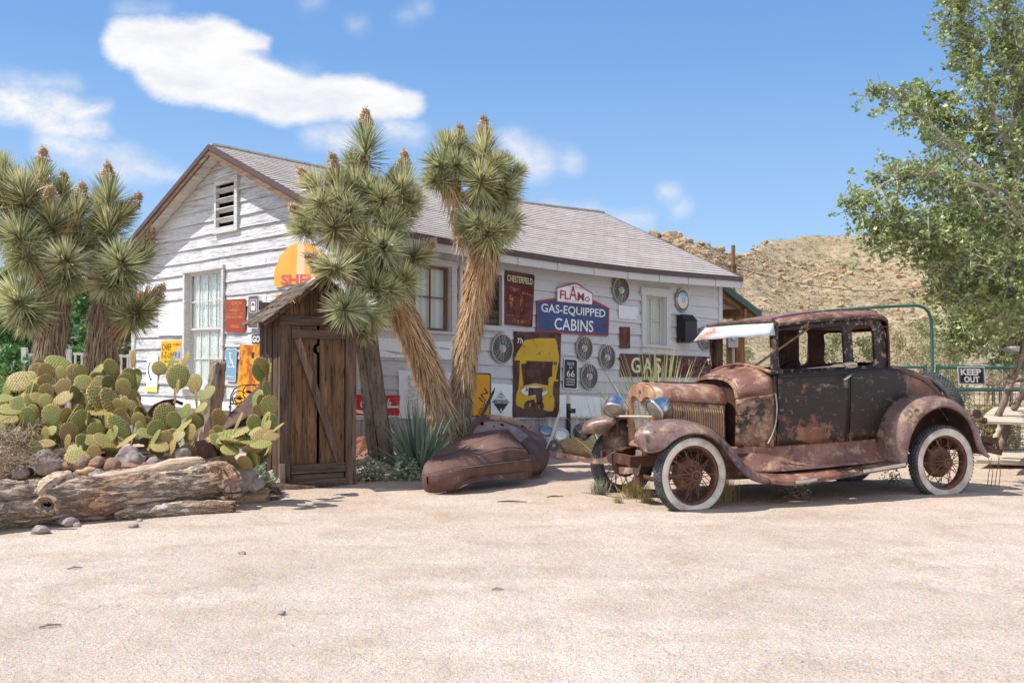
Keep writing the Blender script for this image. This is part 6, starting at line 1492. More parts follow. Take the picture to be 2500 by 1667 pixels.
def biglog():
    mb, b = log('log', '', pts_px([(-120, 1262, 7.45), (0, 1240, 7.75), (90, 1228, 7.95), (170, 1222, 8.1), (300, 1210, 8.35), (430, 1190, 8.65), (520, 1172, 8.85), (568, 1166, 8.95)]), [.21, .195, .20, .185, .18, .165, .155, .14], BARK, n=220, k=72, seed=3)
    dirn = (at(568, 1166, 8.95) - at(0, 1240, 7.75)); ang = math.atan2(dirn.y, dirn.x)
    T = thing('split_log', 'huge weathered split log lying across the sand in front of the cactus bed', 'log', tuple(b), ang)
    mb.build('trunk', BARK, T, world=True, angle=70)
    m2, _ = log('', '', pts_px([(190, 1172, 8.35), (270, 1172, 8.5), (350, 1160, 8.7), (430, 1140, 8.85), (497, 1128, 8.95)]), [.03, .07, .085, .085, .05], BAREWOOD, n=90, k=30, groove=.14, seed=9); m2.build('bare_limb', BAREWOOD, T, world=True, angle=70)
    m2, _ = log('', '', pts_px([(185, 1178, 8.45), (280, 1160, 8.75), (380, 1150, 8.95), (470, 1122, 9.1)]), [.035, .05, .05, .03], BARK, n=80, k=24, groove=.2, seed=19); m2.build('bark_edge', BARK, T, world=True, angle=70)
    m2, _ = log('', '', pts_px([(88, 1212, 7.82), (108, 1192, 7.9), (138, 1174, 8.05), (176, 1160, 8.15)]), [.05, .07, .07, .045], BAREWOOD, n=50, k=30, groove=.28, seed=29); m2.build('limb_stub', BAREWOOD, T, world=True, angle=70)
    m2, _ = log('', '', pts_px([(280, 1256, 8.2), (380, 1246, 8.35), (480, 1240, 8.5), (572, 1237, 8.62)]), [.05, .065, .07, .055], BARK, n=90, k=30, groove=.14, seed=39); m2.build('lower_limb', BARK, T, world=True, angle=70)
    m2, _ = log('', '', pts_px([(505, 1150, 8.8), (540, 1160, 8.85), (566, 1190, 8.8), (566, 1215, 8.8)]), [.09, .11, .11, .06], BARK, n=60, k=30, groove=.3, seed=49); m2.build('splintered_end', BARK, T, world=True, angle=70)
    # knot hole
    kn = at(116, 1232, 7.72); r = random.Random(3); m3 = MB()
    for q in range(3):
        m3.tube([kn + Vector((math.cos(a) * (.085 - q * .02), -.015 + q * .02 + r.uniform(-.008, .008), math.sin(a) * (.062 - q * .014))) for a in [2 * PI * k / 18 for k in range(18)]], [.022 * r.uniform(.7, 1.2) for _ in range(18)], 7, closed=True)
    m3.build('knot', BARK, T, world=True, angle=70); mh = MB(); mh.lathe([(0, .0), (.062, .0)], Matrix.Translation(kn + Vector((0, .01, 0))) @ Matrix.Rotation(PI / 2, 4, 'X') @ Matrix.Diagonal((1, .75, 1, 1)), 18); mh.build('knot_hollow', DARK, T, world=True)
biglog()
mb, b = log('', '', pts_px([(545, 1222, 9.15), (600, 1218, 9.25), (655, 1214, 9.3)]), [.085, .09, .078], POSTWOOD, n=60, k=30, groove=.1, seed=61)
L2 = mb.build('short_log', woodmat('brown_log_end', lin('#6d4e36'), lin('#a58566'), lin('#cdb596'), ax=0, crack=.6), loc=tuple(b), rotz=.1, angle=70); tag(L2, 'short cut log end lying just right of the huge split log', 'log')

# ------------------------------------------------------------------ boulders round the cactus bed
RK = [(340, 970, 92, 72, 0, 'large grey boulder behind the left half of the split log'), (475, 958, 48, 40, 1, 'rounded stone right of the large grey boulder behind the log'), (575, 970, 62, 46, 1, 'reddish stone below the brown pad behind the log'), (690, 962, 54, 36, 1, 'smooth reddish stone with one flat side behind the log'),
      (620, 1015, 62, 26, 2, 'flat tan stone lying on the log behind its bare limb'), (690, 1038, 66, 32, 0, 'grey stone tucked low behind the split log'), (820, 1000, 78, 62, 1, 'brown boulder in the middle of the row behind the log'), (920, 922, 84, 60, 0, 'pale angular boulder topping the row behind the log'),
      (970, 992, 88, 42, 1, 'long dark red stone under the pale angular boulder'), (1100, 975, 52, 44, 0, 'grey stone under the prickly pear right of the long red stone'), (1285, 905, 56, 42, 0, 'pale boulder under the pads before the gable window'), (110, 885, 76, 44, 2, 'orange tan stone under the left edge of the cactus'),
      (1685, 1088, 104, 78, 0, 'big dark grey boulder between the splintered log end and the outhouse'), (1805, 1112, 52, 42, 0, 'small lumpy grey stone right of the big dark boulder'), (1600, 960, 50, 50, 1, 'brown stone above the big dark grey boulder'), (150, 1030, 60, 40, 0, 'grey stone buried in the dry brush at the far left'), (540, 1060, 60, 30, 1, 'low reddish stone directly behind the bare limb of the log'), (1180, 1000, 50, 36, 1, 'small brown stone behind the bare wood of the log')]
for i, (x, y, a, c_, mk, lab) in enumerate(RK):
    u, v = x / 2.904, 800 + y / 2.904; Y = 9.05 if x < 1500 else 9.2; Y += (1000 - y) / 1000 * .6; p = at(u, v, Y); k = pxm(Y) / 2.904
    mb = MB(); mb.rock(p, (a * k * 1.3, a * k * .95, c_ * k * 1.4), 4, seed=i * 1.37 + 2, amp=.30, rough=.07)
    base = Vector((p.x, p.y, p.z - c_ * k)); tag(mb.build('boulder', (ROCK_GREY, ROCK_RED, ROCK_TAN)[mk], loc=tuple(base), angle=28), lab, 'boulder', 'boulders around the cactus bed')
p = at(1408, 1093, 13.7); mb = MB(); mb.rock(Vector((p.x, p.y, .12)), (.27, .22, .16), 4, seed=91, amp=.3, rough=.05)
tag(mb.build('boulder', ROCK_TAN, loc=(p.x, p.y, 0), angle=28), 'smooth tan boulder on the sand left of the far front wheel of the coupe', 'boulder')
# earth bank under the cacti
def brush(label, cu, cv, Y, ru, rv, n, seed, m=STICK):
    r = random.Random(seed); c = at(cu, cv, Y); k = pxm(Y); mb = MB()
    for i in range(n):
        a = c + Vector((r.gauss(0, .55) * ru * k, r.gauss(0, .18), r.gauss(0, .5) * rv * k)); d = Vector((r.uniform(-1, 1), r.uniform(-.6, .6), r.uniform(-.6, .7))).normalized() * r.uniform(.08, .3); mid = a + d * .5 + Vector((r.gauss(0, .03), 0, r.gauss(0, .03)))
        mb.tube([a, mid, a + d], [.006, .004, .002], 4, cap=False)
    base = Vector((c.x, c.y, gh(c.x, c.y))); return tag(mb.build('dry_brush', m, loc=tuple(base), rotz=.3), label, 'dry brush', kind='stuff')
brush('tangle of dead grey sticks at the left edge under the prickly pear', 35, 1080, 9.2, 48, 22, 190, 1)
brush('tangle of dead sticks lying on the stones above the left end of the log', 30, 1120, 8.95, 70, 16, 130, 2)
# weathered stump by the gable wall
sb = at(500, 1118, 13.2); sb.z = 0
T = thing('wood_stump', 'tall split grey stump leaning in front of the gable window', 'stump', tuple(sb), .0)
mb, _ = log('', '', [at(503, 1120, 13.2), at(512, 1040, 13.2), at(525, 950, 13.2), at(535, 885, 13.2)], [.16, .135, .115, .095], POSTWOOD, n=60, k=34, groove=.16, seed=71); mb.build('trunk', POSTWOOD, T, world=True, angle=60)
mb, _ = log('', '', [at(478, 1120, 13.3), at(492, 1040, 13.3), at(510, 940, 13.3)], [.10, .10, .04], POSTWOOD, n=40, k=24, groove=.2, seed=72); mb.build('split_piece', POSTWOOD, T, world=True, angle=60)
mb = MB(); r = random.Random(6)
for i in range(16):
    a = at(r.uniform(515, 552), 893, 13.2 + r.uniform(-.08, .08)); mb.tube([a, a + Vector((r.uniform(-.02, .02), 0, r.uniform(.02, .09)))], [.014, .003], 4)
mb.build('splinters', POSTWOOD, T, world=True)
# iron scrollwork
def scroll():
    Y = 13.4; b = at(600, 1118, Y); b.z = 0; T = thing('iron_trellis', 'black wrought iron scrollwork panel with a leaf, standing before the yellow rusted panel', 'trellis', tuple(b))
    def tb(pts, nm='frame', r_=.009): MB().tube([at(u, v, Y) for u, v in pts], r_, 6).build(nm, BLACK, T, world=True)
    tb([(562, 1100), (562, 990), (564, 965), (572, 950), (586, 941), (610, 939), (650, 939)]); tb([(563, 985), (620, 985)]); tb([(563, 972), (620, 972)], r_=.006)
    for cu, cv, R_ in ((612, 958, 19), (585, 972, 18), (582, 975, 9)):
        tb([(cu + R_ * math.cos(a), cv + R_ * math.sin(a)) for a in [k / 16 * 5.2 + .4 for k in range(17)]], 'scroll', .007)
    for cu, cv in ((585, 973), (608, 957)):
        MB().prism([(cu - 10, cv), (cu - 3, cv - 5), (cu + 9, cv - 1), (cu + 2, cv + 4)], lambda a, b_, t: at(a, b_, Y + t), -.01, .01).build('leaf_plate', BLACK, T, world=True)
scroll()
# scrap metal among the cacti
def plate(name, label, quad, Y, th, m, cat='scrap metal', Ys=None, bend=.0):
    pts = [at(u, v, (Ys[i] if Ys else Y)) for i, (u, v) in enumerate(quad)]; base = min(pts, key=lambda p: p.z).copy()
    n = (pts[1] - pts[0]).cross(pts[2] - pts[0]).normalized(); mb = MB(); q = len(pts)
    mb.add([p for p in pts] + [p + n * th for p in pts], [tuple(range(q - 1, -1, -1)), tuple(range(q, 2 * q))] + [(i, (i + 1) % q, q + (i + 1) % q, q + i) for i in range(q)])
    return tag(mb.build(name, m, loc=tuple(base), smooth=False), label, cat)
plate('rusted_sheet', 'long dark rusted metal sheet slanting up beside the tall prickly pear', [(543, 1052), (600, 1040), (652, 990), (641, 931), (560, 1010), (538, 1034)], 10.9, .02, RUST_DK, Ys=[10.8, 10.9, 11.0, 11.3, 11.2, 11.1])
plate('rusted_bucket', 'dark rusted metal box sunk among the stones under the spreading prickly pear', [(474, 1078), (512, 1070), (530, 1115), (486, 1125)], 9.15, .18, RUST_DK)
mb = MB(); mb.tube([at(u, v, 11.8) for u, v in [(358, 1040), (362, 1010), (378, 990), (400, 980), (424, 977), (446, 986)]], .02, 8); mb.tube([at(u, v, 11.75) for u, v in [(366, 1045), (370, 1018), (388, 1000), (424, 990)]], .05, 8)
tag(mb.build('wagon_tyre', RUST_DK, loc=tuple(at(400, 1040, 11.8)), rotz=.01), 'dark curved iron hoop behind the cactus below the gable window', 'iron hoop')
plate('rusted_sheet', 'bright orange rusted metal sheet propped behind the sage bush, right of the outhouse', [(868, 1127), (917, 1122), (906, 1088), (899, 1065), (870, 1066)], 11.7, .01, signmat('orange_rust', lin('#8f4a1c'), rust=lin('#4a2414'), amt=.5, sc=5), Ys=[11.6, 11.6, 11.8, 11.9, 11.9])
# rotating ground hubcaps
for u, v, Y, rr, kd, nrm, lab in [(1370, 1062, 13.9, 20, 'disc', (.1, -.9, .5), 'domed hubcap lying against the corrugated skirting left of the black pipe'), (1352, 1088, 13.6, 16, 'wire', (-.3, -.7, .3), 'wire hubcap on the ground at the right end of the rusted body shell'),
                                  (1418, 1055, 14.3, 22, 'wire', (-.5, -.8, .1), 'wire hubcap leaning on the skirting right of the black pipe'), (1332, 1052, 13.9, 20, 'disc', (.2, -.6, .8), 'disc hubcap mostly hidden behind the rusted body shell'), (916, 1088, 12.6, 22, 'wire', (.5, -.8, .2), 'pale wire ring hubcap behind the foot of the leaning timber post')]:
    p = at(u, v, Y); hubcap(p, nrm, rr * pxm(Y), kd, lab, 'hubcaps lying on the ground')

# ------------------------------------------------------------------ rusted body shell
def surf(mb, rows, sub=6):
    """rows of (u, v, Y) joined by a smooth sheet"""
    RR_ = [resample(pts_px(r), 26) for r in rows]; cols = []
    for i in range(26): cols.append(resample([r[i] for r in RR_], (len(rows) - 1) * sub + 1))
    mb.grid(lambda a, b: cols[round(a * 25)][round(b * ((len(rows) - 1) * sub))], 26, (len(rows) - 1) * sub + 1)
JUNK_LIT = rustmat('lit_pale_steel', lin('#93807b'), lin('#6f5b57'), lin('#b3a19a'), .38, .38, 3, .6)  # paler copy of the rusted steel, light on the ledge painted in
def junk():
    b = at(1150, 1195, 10.1); b.z = 0
    T = thing('car_fender', 'big brown rusted car fender lying on the sand between outhouse and coupe', 'car fender', tuple(b), .3)
    A = [(1062, 1112, 10.35), (1083, 1096, 10.6), (1110, 1081, 10.8), (1139, 1066, 11.0), (1175, 1056, 11.15), (1212, 1050, 11.2), (1240, 1048.5, 11.2)]
    B = [(1048, 1121, 10.12), (1075, 1115, 10.2), (1104, 1107, 10.28), (1132, 1096, 10.4), (1162, 1083, 10.55), (1200, 1067, 10.75), (1240, 1049, 10.95)]
    C = [(1036, 1136, 9.92), (1070, 1134, 9.88), (1108, 1127, 9.95), (1150, 1118, 10.1), (1195, 1105, 10.35), (1245, 1095, 10.55), (1286, 1100, 10.85)]
    D = [(1030, 1158, 9.82), (1072, 1152, 9.76), (1112, 1144, 9.85), (1158, 1138, 10.0), (1204, 1133, 10.25), (1250, 1127, 10.5), (1296, 1122, 10.78)]
    D2 = [(1030, 1160, 9.81), (1072, 1155, 9.75), (1112, 1147, 9.83), (1158, 1141, 9.96), (1204, 1135, 10.2), (1250, 1129, 10.44), (1298, 1124, 10.72)]
    E = [(1032, 1180, 9.83), (1070, 1178, 9.74), (1112, 1168, 9.8), (1158, 1160, 10.0), (1204, 1154, 10.22), (1250, 1150, 10.46), (1300, 1146, 10.74)]
    F = [(1038, 1197, 9.86), (1060, 1203, 9.8), (1112, 1193, 9.84), (1150, 1176, 10.05), (1200, 1168, 10.3), (1250, 1167, 10.5), (1292, 1164, 10.8)]
    mb = MB()
    for r0, r1 in ((A, B), (B, C)): pass
    surf(mb, [A, B]); surf(mb, [B, C]); surf(mb, [C, D]); surf(mb, [D, D2]); surf(mb, [D2, E, F])
    o = mb.build('panel', JUNK, T, world=True, angle=25)
    m = o.modifiers.new('thickness', 'SOLIDIFY'); m.thickness = .008
    m2 = MB(); surf(m2, [[(1112, 1193, 9.82), (1126, 1180, 9.84), (1146, 1168, 9.93), (1182, 1161, 10.1), (1240, 1156, 10.38), (1290, 1150, 10.66)], [(1114, 1195, 9.76), (1134, 1186, 9.80), (1156, 1178, 9.9), (1190, 1172, 10.06), (1240, 1170, 10.33), (1288, 1166, 10.62)]]); m2.build('wheel_arch_lip', JUNK, T, world=True)
    m3 = MB(); m3.prism([(1041, 1164), (1044, 1164), (1046, 1181), (1043, 1181)], lambda a, c, t: at(a, c, 9.80 + t), -.0, -.03); m3.build('slot', DARK, T, world=True)
    m3 = MB(); m3.beam(at(1035, 1195, 9.9), at(1060, 1160, 10.6), .3, .02); 
    # rear shell
    b = at(1290, 1155, 11.3); b.z = 0
    S = thing('car_body_shell', 'rounded rusted tail of an old car body lying behind the brown fender', 'car body', tuple(b), .3)
    O = [(1146, 1075, 11.6), (1150, 1040, 11.75), (1162, 1020, 11.85), (1180, 1014, 11.9), (1210, 1013, 11.95), (1245, 1019, 12.0), (1275, 1032, 12.0), (1305, 1050, 11.95), (1330, 1072, 11.8), (1340, 1095, 11.6), (1338, 1125, 11.4), (1325, 1150, 11.25)]
    O2 = [(1150, 1078, 11.5), (1158, 1050, 11.6), (1172, 1034, 11.7), (1190, 1029, 11.72), (1215, 1028, 11.75), (1243, 1034, 11.8), (1268, 1047, 11.75), (1292, 1064, 11.65), (1312, 1086, 11.45), (1322, 1108, 11.3), (1322, 1132, 11.2), (1312, 1152, 11.12)]
    N = [(1160, 1085, 11.55), (1172, 1066, 11.6), (1186, 1056, 11.6), (1204, 1050, 11.6), (1225, 1050, 11.6), (1240, 1054, 11.55), (1256, 1066, 11.5), (1272, 1080, 11.35), (1286, 1096, 11.2), (1296, 1115, 11.1), (1298, 1135, 11.05), (1290, 1155, 11.0)]
    mb = MB(); surf(mb, [O2[:9], N[:9]]); mb.build('inner_ledge', JUNK_LIT, S, world=True, angle=32)
    mb = MB(); surf(mb, [O, O2]); surf(mb, [O2[7:], N[7:]]); o = mb.build('panel', JUNK, S, world=True, angle=32); m = o.modifiers.new('thickness', 'SOLIDIFY'); m.thickness = .008
    mb = MB(); surf(mb, [[(u, v, Y + .0) for u, v, Y in O], [(u + (1240 - u) * .15, v + 12, Y + .5) for u, v, Y in O], [(u + (1240 - u) * .3, max(v + 10, 1110), Y + .8) for u, v, Y in O]]); mb.build('far_side_panel', JUNK, S, world=True)
    mh = MB()
    for u, v, rr in ((1177, 1034, 4.5), (1206, 1040, 1.8), (1224, 1036, 3), (1228, 1037, 2.5), (1222, 1021, 2), (1275, 1040, 2.8), (1293, 1044, 2)):
        c = at(u, v, 11.62); mh.lathe([(0, 0), (rr * pxm(11.6), 0)], Matrix.Translation(c) @ Matrix.Rotation(PI / 2, 4, 'X'), 10)
        h = MB(); h.v, h.f = mh.v, mh.f; mh = MB(); h.build('bullet_hole' if rr < 4 else 'round_hole', DARK, S, world=True)
    # strips standing up at the ends
    plate('metal_strip', 'pointed grey metal strip standing up at the right end of the rounded rusted shell', [(1331, 1098), (1345, 1062), (1364, 1005), (1369, 990), (1368, 1008), (1352, 1060), (1336, 1090)], 11.3, .012, GREY_PAINT)
    plate('metal_strip', 'black pointed metal bar rising between the tree trunks and the hazard placard', [(1172, 1018), (1180, 1000), (1200, 958), (1209, 944), (1207, 958), (1186, 1005), (1177, 1018)], 11.9, .015, BLACK)
junk()

# ------------------------------------------------------------------ porch and poles behind the house
def porch():
    def Wd(a, b, z): return FL @ Vector((a, b, z))
    T = thing('porch', 'lean to porch with a green edged tin roof at the right end of the house', 'porch', tuple(Wd(9.4, .3, 0)), HA)
    a0, a1, z0, z1 = LEN + .03, 10.1, 2.86, 2.30
    mb = MB(); n = 90
    mb.grid(lambda u, v: Wd(lerp(a0, a1, u), lerp(.1, 5.5, v), lerp(z0, z1, u) + .012 * math.sin(v * 5.4 / .076 * 2 * PI / 3)), 2, n * 3); rf = mb.build('roof', CORR, T, world=True)
    mb = MB(); mb.beam(Wd(a0, .08, z0 + .0), Wd(a1 + .03, .08, z1 + .0), .05, .13); mb.beam(Wd(a1 + .04, .06, z1), Wd(a1 + .04, 5.5, z1), .03, .12); mb.build('roof_edge', plain('green_trim', lin('#39554e'), .5, 0, .3), rf, world=True)
    for b in (.2, 1.8, 3.4, 5.0):
        MB().beam(Wd(a0, b, z0 - .1), Wd(a1, b, z1 - .07), .05, .11).build('rafter', POLEWOOD, T, world=True)
    MB().beam(Wd(9.62, .1, z1 + .02), Wd(9.62, 5.4, z1 + .02), .09, .16).build('beam', POLEWOOD, T, world=True)
    for b in (.25, 2.6, 5.2): MB().beam(Wd(9.62, b, -.1), Wd(9.62, b, z1 - .06), .17, .17).build('post', POLEWOOD, T, world=True)
    # post with the meter
    p = at(1785, 870, 17.6); p.z = 0; T2 = thing('meter_post', 'short wooden post carrying a round glass electricity meter, seen through the windscreen opening', 'meter post', tuple(p))
    tp = at(1785, 806, 17.6); MB().beam(p + Vector((-.035, 0, -.1)), Vector((p.x - .035, p.y, tp.z)), .06, .09).build('post', POLEWOOD, T2, world=True); MB().tube([p + Vector((.03, -.06, 0)), Vector((p.x + .03, p.y - .06, 1.6))], .02, 8).build('conduit', GREY_PAINT, T2, world=True)
    c = at(1789, 834, 17.5); MB().box(c, (.17, .09, .2)).build('meter_box', GREY_PAINT, T2, world=True); MB().lathe([(.05, 0), (.05, .05), (.035, .07), (0, .075)], Matrix.Translation(c + Vector((0, -.045, .06))) @ Matrix.Rotation(PI / 2, 4, 'X'), 16).build('meter_glass', CHROME, T2, world=True)
    p = at(1790, 940, 21.5); p.z = -.1; t = at(1790, 599, 21.5); T3 = thing('utility_pole', 'plain wooden utility pole rising behind the right end of the roof', 'utility pole', tuple(p))
    MB().tube([p, t], [.05, .042], 10).build('pole', POLEWOOD, T3, world=True)
    q = at(1789, 652, 21.4); MB().tube([q + Vector((-.06, -.03, 0)), q + Vector((.06, -.03, .05)), q + Vector((.05, -.03, -.12))], .012, 6).build('insulator', BLACK, T3, world=True)
    w = MB(); e = at(2300, 690, 34); w.tube([q.lerp(e, k / 14) + Vector((0, 0, -1.6 * (k / 14) * (1 - k / 14))) for k in range(15)], .010, 5); w.build('wire', BLACK, T3, world=True)
porch()

# ------------------------------------------------------------------ white fence on the left
def whitefence():
    def G(u, dY=0): return 16.9 - .9 * (330 - u) / 330
    b = at(190, 930, G(190)); b.z = 0; T = thing('picket_fence', 'white painted wood fence with thin pickets behind the two left joshua trees', 'fence', tuple(b), .1)
    for u, v, w in ((60, 848, .075), (167, 852, .08), (322, 856, .07)):
        p = at(u, v, G(u)); MB().bx(p.x - w / 2, p.x + w / 2, p.y - w / 2, p.y + w / 2, -.1, p.z).build('post', WHITE_FENCE, T, world=True)
    mb = MB()
    for (u0, v0, u1, v1) in ((60, 866, 165, 866), (178, 863, 320, 870), (178, 1012, 320, 1000), (60, 1010, 165, 1010)): mb.beam(at(u0, v0, G(u0)), at(u1, v1, G(u1)), .03, .045)
    mb.build('rail', WHITE_FENCE, T, world=True)
    u = 72
    while u < 318:
        if not 150 < u < 176:
            p = at(u, 866, G(u)); MB().bx(p.x - .014, p.x + .014, p.y - .014, p.y + .014, .32, p.z + .01).build('picket', WHITE_FENCE, T, world=True)
        u += 16
whitefence()

# ------------------------------------------------------------------ green pipe gate, keep out sign
GY = 13.0
def gate():
    def tube(T, nm, pts, r_=.026): MB().tube([at(*p) if len(p) == 3 else at(p[0], p[1], GY) for p in pts], r_, 10).build(nm, GREEN_PIPE, T, world=True)
    b = at(2275, 1128, GY); b.z = 0
    T = thing('pipe_arch', 'tall green pipe arch bent over to the left behind the coupe roof', 'gate frame', tuple(b))
    tube(T, 'pipe', [(2277, 1132), (2276, 900), (2275, 800), (2273, 778), (2267, 762), (2256, 751), (2240, 746), (2200, 747), (2140, 750), (2070, 755, GY), (1980, 762, GY + .2)], .021)
    b = at(2395, 1128, GY); b.z = 0
    T = thing('pipe_gate', 'green pipe gate filled with dark wire mesh at the right, carrying the keep out sign', 'gate', tuple(b))
    tube(T, 'post', [(2289, 1132), (2289, 890)], .023); tube(T, 'top_rail', [(2289, 897), (2520, 897), (2800, 898)]); tube(T, 'middle_rail', [(2289, 951), (2520, 951), (2800, 951)])
    def rng(a, b_, s):
        while a < b_: yield a; a += s
    mb = MB()
    for u in rng(2291, 2800, 12.5): mb.tube([at(u, 952, GY - .0), at(u + .5, 1112, GY)], .0028, 4, cap=False)
    for v in rng(962, 1113, 13.5): mb.tube([at(2289, v, GY), at(2800, v, GY)], .0028, 4, cap=False)
    mb.build('wire_mesh', WIREMESH, T, world=True)
    b = at(2180, 1128, GY); b.z = 0
    T = thing('pipe_gate', 'low green pipe gate section mostly hidden behind the tail of the coupe', 'gate', tuple(b))
    tube(T, 'post', [(2259, 1132), (2259, 890)], .023); tube(T, 'top_rail', [(2259, 896), (2150, 896), (1900, 896)], .018); tube(T, 'middle_rail', [(2259, 951), (1900, 951)], .018)
    mb = MB()
    for u in rng(1900, 2259, 12.5): mb.tube([at(u, 952, GY), at(u, 1112, GY)], .0028, 4, cap=False)
    for v in rng(962, 1113, 13.5): mb.tube([at(1900, v, GY), at(2259, v, GY)], .0028, 4, cap=False)
    mb.build('wire_mesh', WIREMESH, T, world=True)
    FK = Matrix.Translation(Vector((0, GY - .05, 0)))
    sign(FK, 'warning_sign', 'white edged black KEEP OUT sign wired to the green gate', [(2337, 895), (2403, 895), (2406, 939), (2340, 938)], WHLET, off=.0, thick=.004, jag=0,
         polys=[('black_field', [(.035, .05), (.965, .05), (.965, .95), (.035, .95)], BLKLET, 1), ('thin_line', [(.06, .085), (.94, .085), (.94, .915), (.06, .915)], PALEGREY, 2), ('black_field', [(.07, .10), (.93, .10), (.93, .90), (.07, .90)], NAVY, 3)],
         texts=[('KEEP', .10, .52, .86, .88, WHLET, dict(bold=.045, ly=4)), ('OUT', .21, .12, .78, .46, WHLET, dict(bold=.045, ly=4))])
    sign(FK, 'warning_sign', 'black and white sign on the low gate section, only its top showing above the coupe', [(2160, 901), (2233, 901), (2235, 945), (2162, 945)], WHLET, off=.0, thick=.004, jag=0,
         polys=[('black_field', [(.03, .05), (.97, .05), (.97, .95), (.03, .95)], BLKLET, 1), ('thin_line', [(.05, .08), (.95, .08), (.95, .92), (.05, .92)], WHLET, 2), ('black_field', [(.06, .10), (.94, .10), (.94, .90), (.06, .90)], NAVY, 3)],
         texts=[('KEEP', .10, .52, .90, .84, WHLET, dict(bold=.045, ly=4)), ('OUT', .21, .12, .78, .46, WHLET, dict(bold=.045, ly=4))])
NAVY = plain('dark_navy_paint', lin('#23242e'), .45, 0, .2, 10)
gate()
def bench():
    b = at(2450, 1120, 12.2); b.z = 0; T = thing('wooden_stand', 'rickety grey wood stand of crooked posts and pale planks before the wire gate', 'wooden stand', tuple(b), .05)
    def pole(a, c, r_, m=POSTWOOD): 
        P = resample([a, a.lerp(c, .5) + Vector((.02, 0, 0)), c], 12); MB().tube(P, [r_ * (1 + .12 * math.sin(i * 1.9)) for i in range(12)], 10, jit=.06).build('post', m, T, world=True)
    pole(at(2420, 1045, 11.9), at(2462, 950, 11.9), .04); pole(at(2460, 955, 11.9), at(2502, 835, 11.9), .038); pole(at(2474, 1000, 12.3), at(2520, 905, 12.3), .04); pole(at(2462, 1025, 12.2), at(2436, 1105, 12.2), .045); pole(at(2445, 1030, 12.4), at(2425, 1080, 12.4), .04, PALEWOOD); pole(at(2452, 933, 12.6), at(2560, 915, 12.6), .03)
    def slab(q, th=.03):
        pts = [at(*p) for p in q]; mb = MB(); n = len(pts); mb.add(pts + [p - Vector((0, 0, th)) for p in pts], [tuple(range(n)), tuple(range(2 * n - 1, n - 1, -1))] + [(i, (i + 1) % n, n + (i + 1) % n, n + i) for i in range(n)]); mb.build('plank', PALEWOOD, T, world=True, smooth=False)
    slab([(2396, 1028, 11.5), (2620, 1034, 11.5), (2620, 1015, 12.0), (2404, 1012, 12.0)]); slab([(2404, 1011, 12.02), (2620, 1014, 12.02), (2640, 994, 12.6), (2428, 993, 12.6)])
    slab([(2384, 1122, 12.2), (2640, 1134, 12.2), (2640, 1104, 13.1), (2410, 1101, 13.1)], .045)
    slab([(2443, 851, 11.9), (2466, 845, 12.5), (2560, 848, 12.5), (2560, 872, 11.9), (2493, 870, 11.9), (2475, 861, 11.9)], .012)
bench()
brush('heap of dead grey branches behind the gate at the right edge', 2440, 905, 14.6, 70, 42, 220, 8, TWIG)
def deadfence():
    r = random.Random(12); Y = 15.5; b = at(2440, 1090, Y); b.z = 0; T = thing('stick_fence', 'crooked fence of dead branches beyond the green gate at the right', 'fence', tuple(b))
    for i in range(9):
        u = 2412 + i * 13; a = at(u + r.uniform(-5, 5), 1085, Y); a.z = 0; c = at(u + r.uniform(-14, 14), r.uniform(868, 900), Y); MB().tube([a, a.lerp(c, .5) + Vector((r.uniform(-.05, .05), 0, 0)), c], [.03, .025, .015], 6).build('post', STICK, T, world=True)
    for v in (885, 905, 930, 942): MB().tube([at(2395, v + r.uniform(-6, 6), Y - .1), at(2450, v + r.uniform(-5, 5), Y - .1), at(2540, v + r.uniform(-8, 8), Y - .1)], [.02, .028, .02], 6).build('rail', STICK, T, world=True)
deadfence()
# ------------------------------------------------------------------ old coupe
# car frame: x from the front axle to the tail, y = 0 near wheels .. 1.44 far wheels, z up
CA = math.radians(18); CO = Vector((1.594, 8.76, 0)); CY = .72; TRK = 1.44; WB = 2.737
CAR = thing('vintage_coupe', 'rusted black and brown vintage two door coupe with whitewall tyres, parked on the sand', 'car', tuple(CO), CA)
FC = Matrix.Translation(CO) @ Matrix.Rotation(CA, 4, 'Z')
def cp(u, v, y=0.0): return px_on(FC, u, v, y)
def cb(mb, name, m, parent=None, smooth=True, angle=40, sol=None):
    return mb.build(name, m, parent or CAR, smooth=smooth, angle=angle, sol=sol)
def mir(y): return 2 * CY - y
cr = random.Random(77)
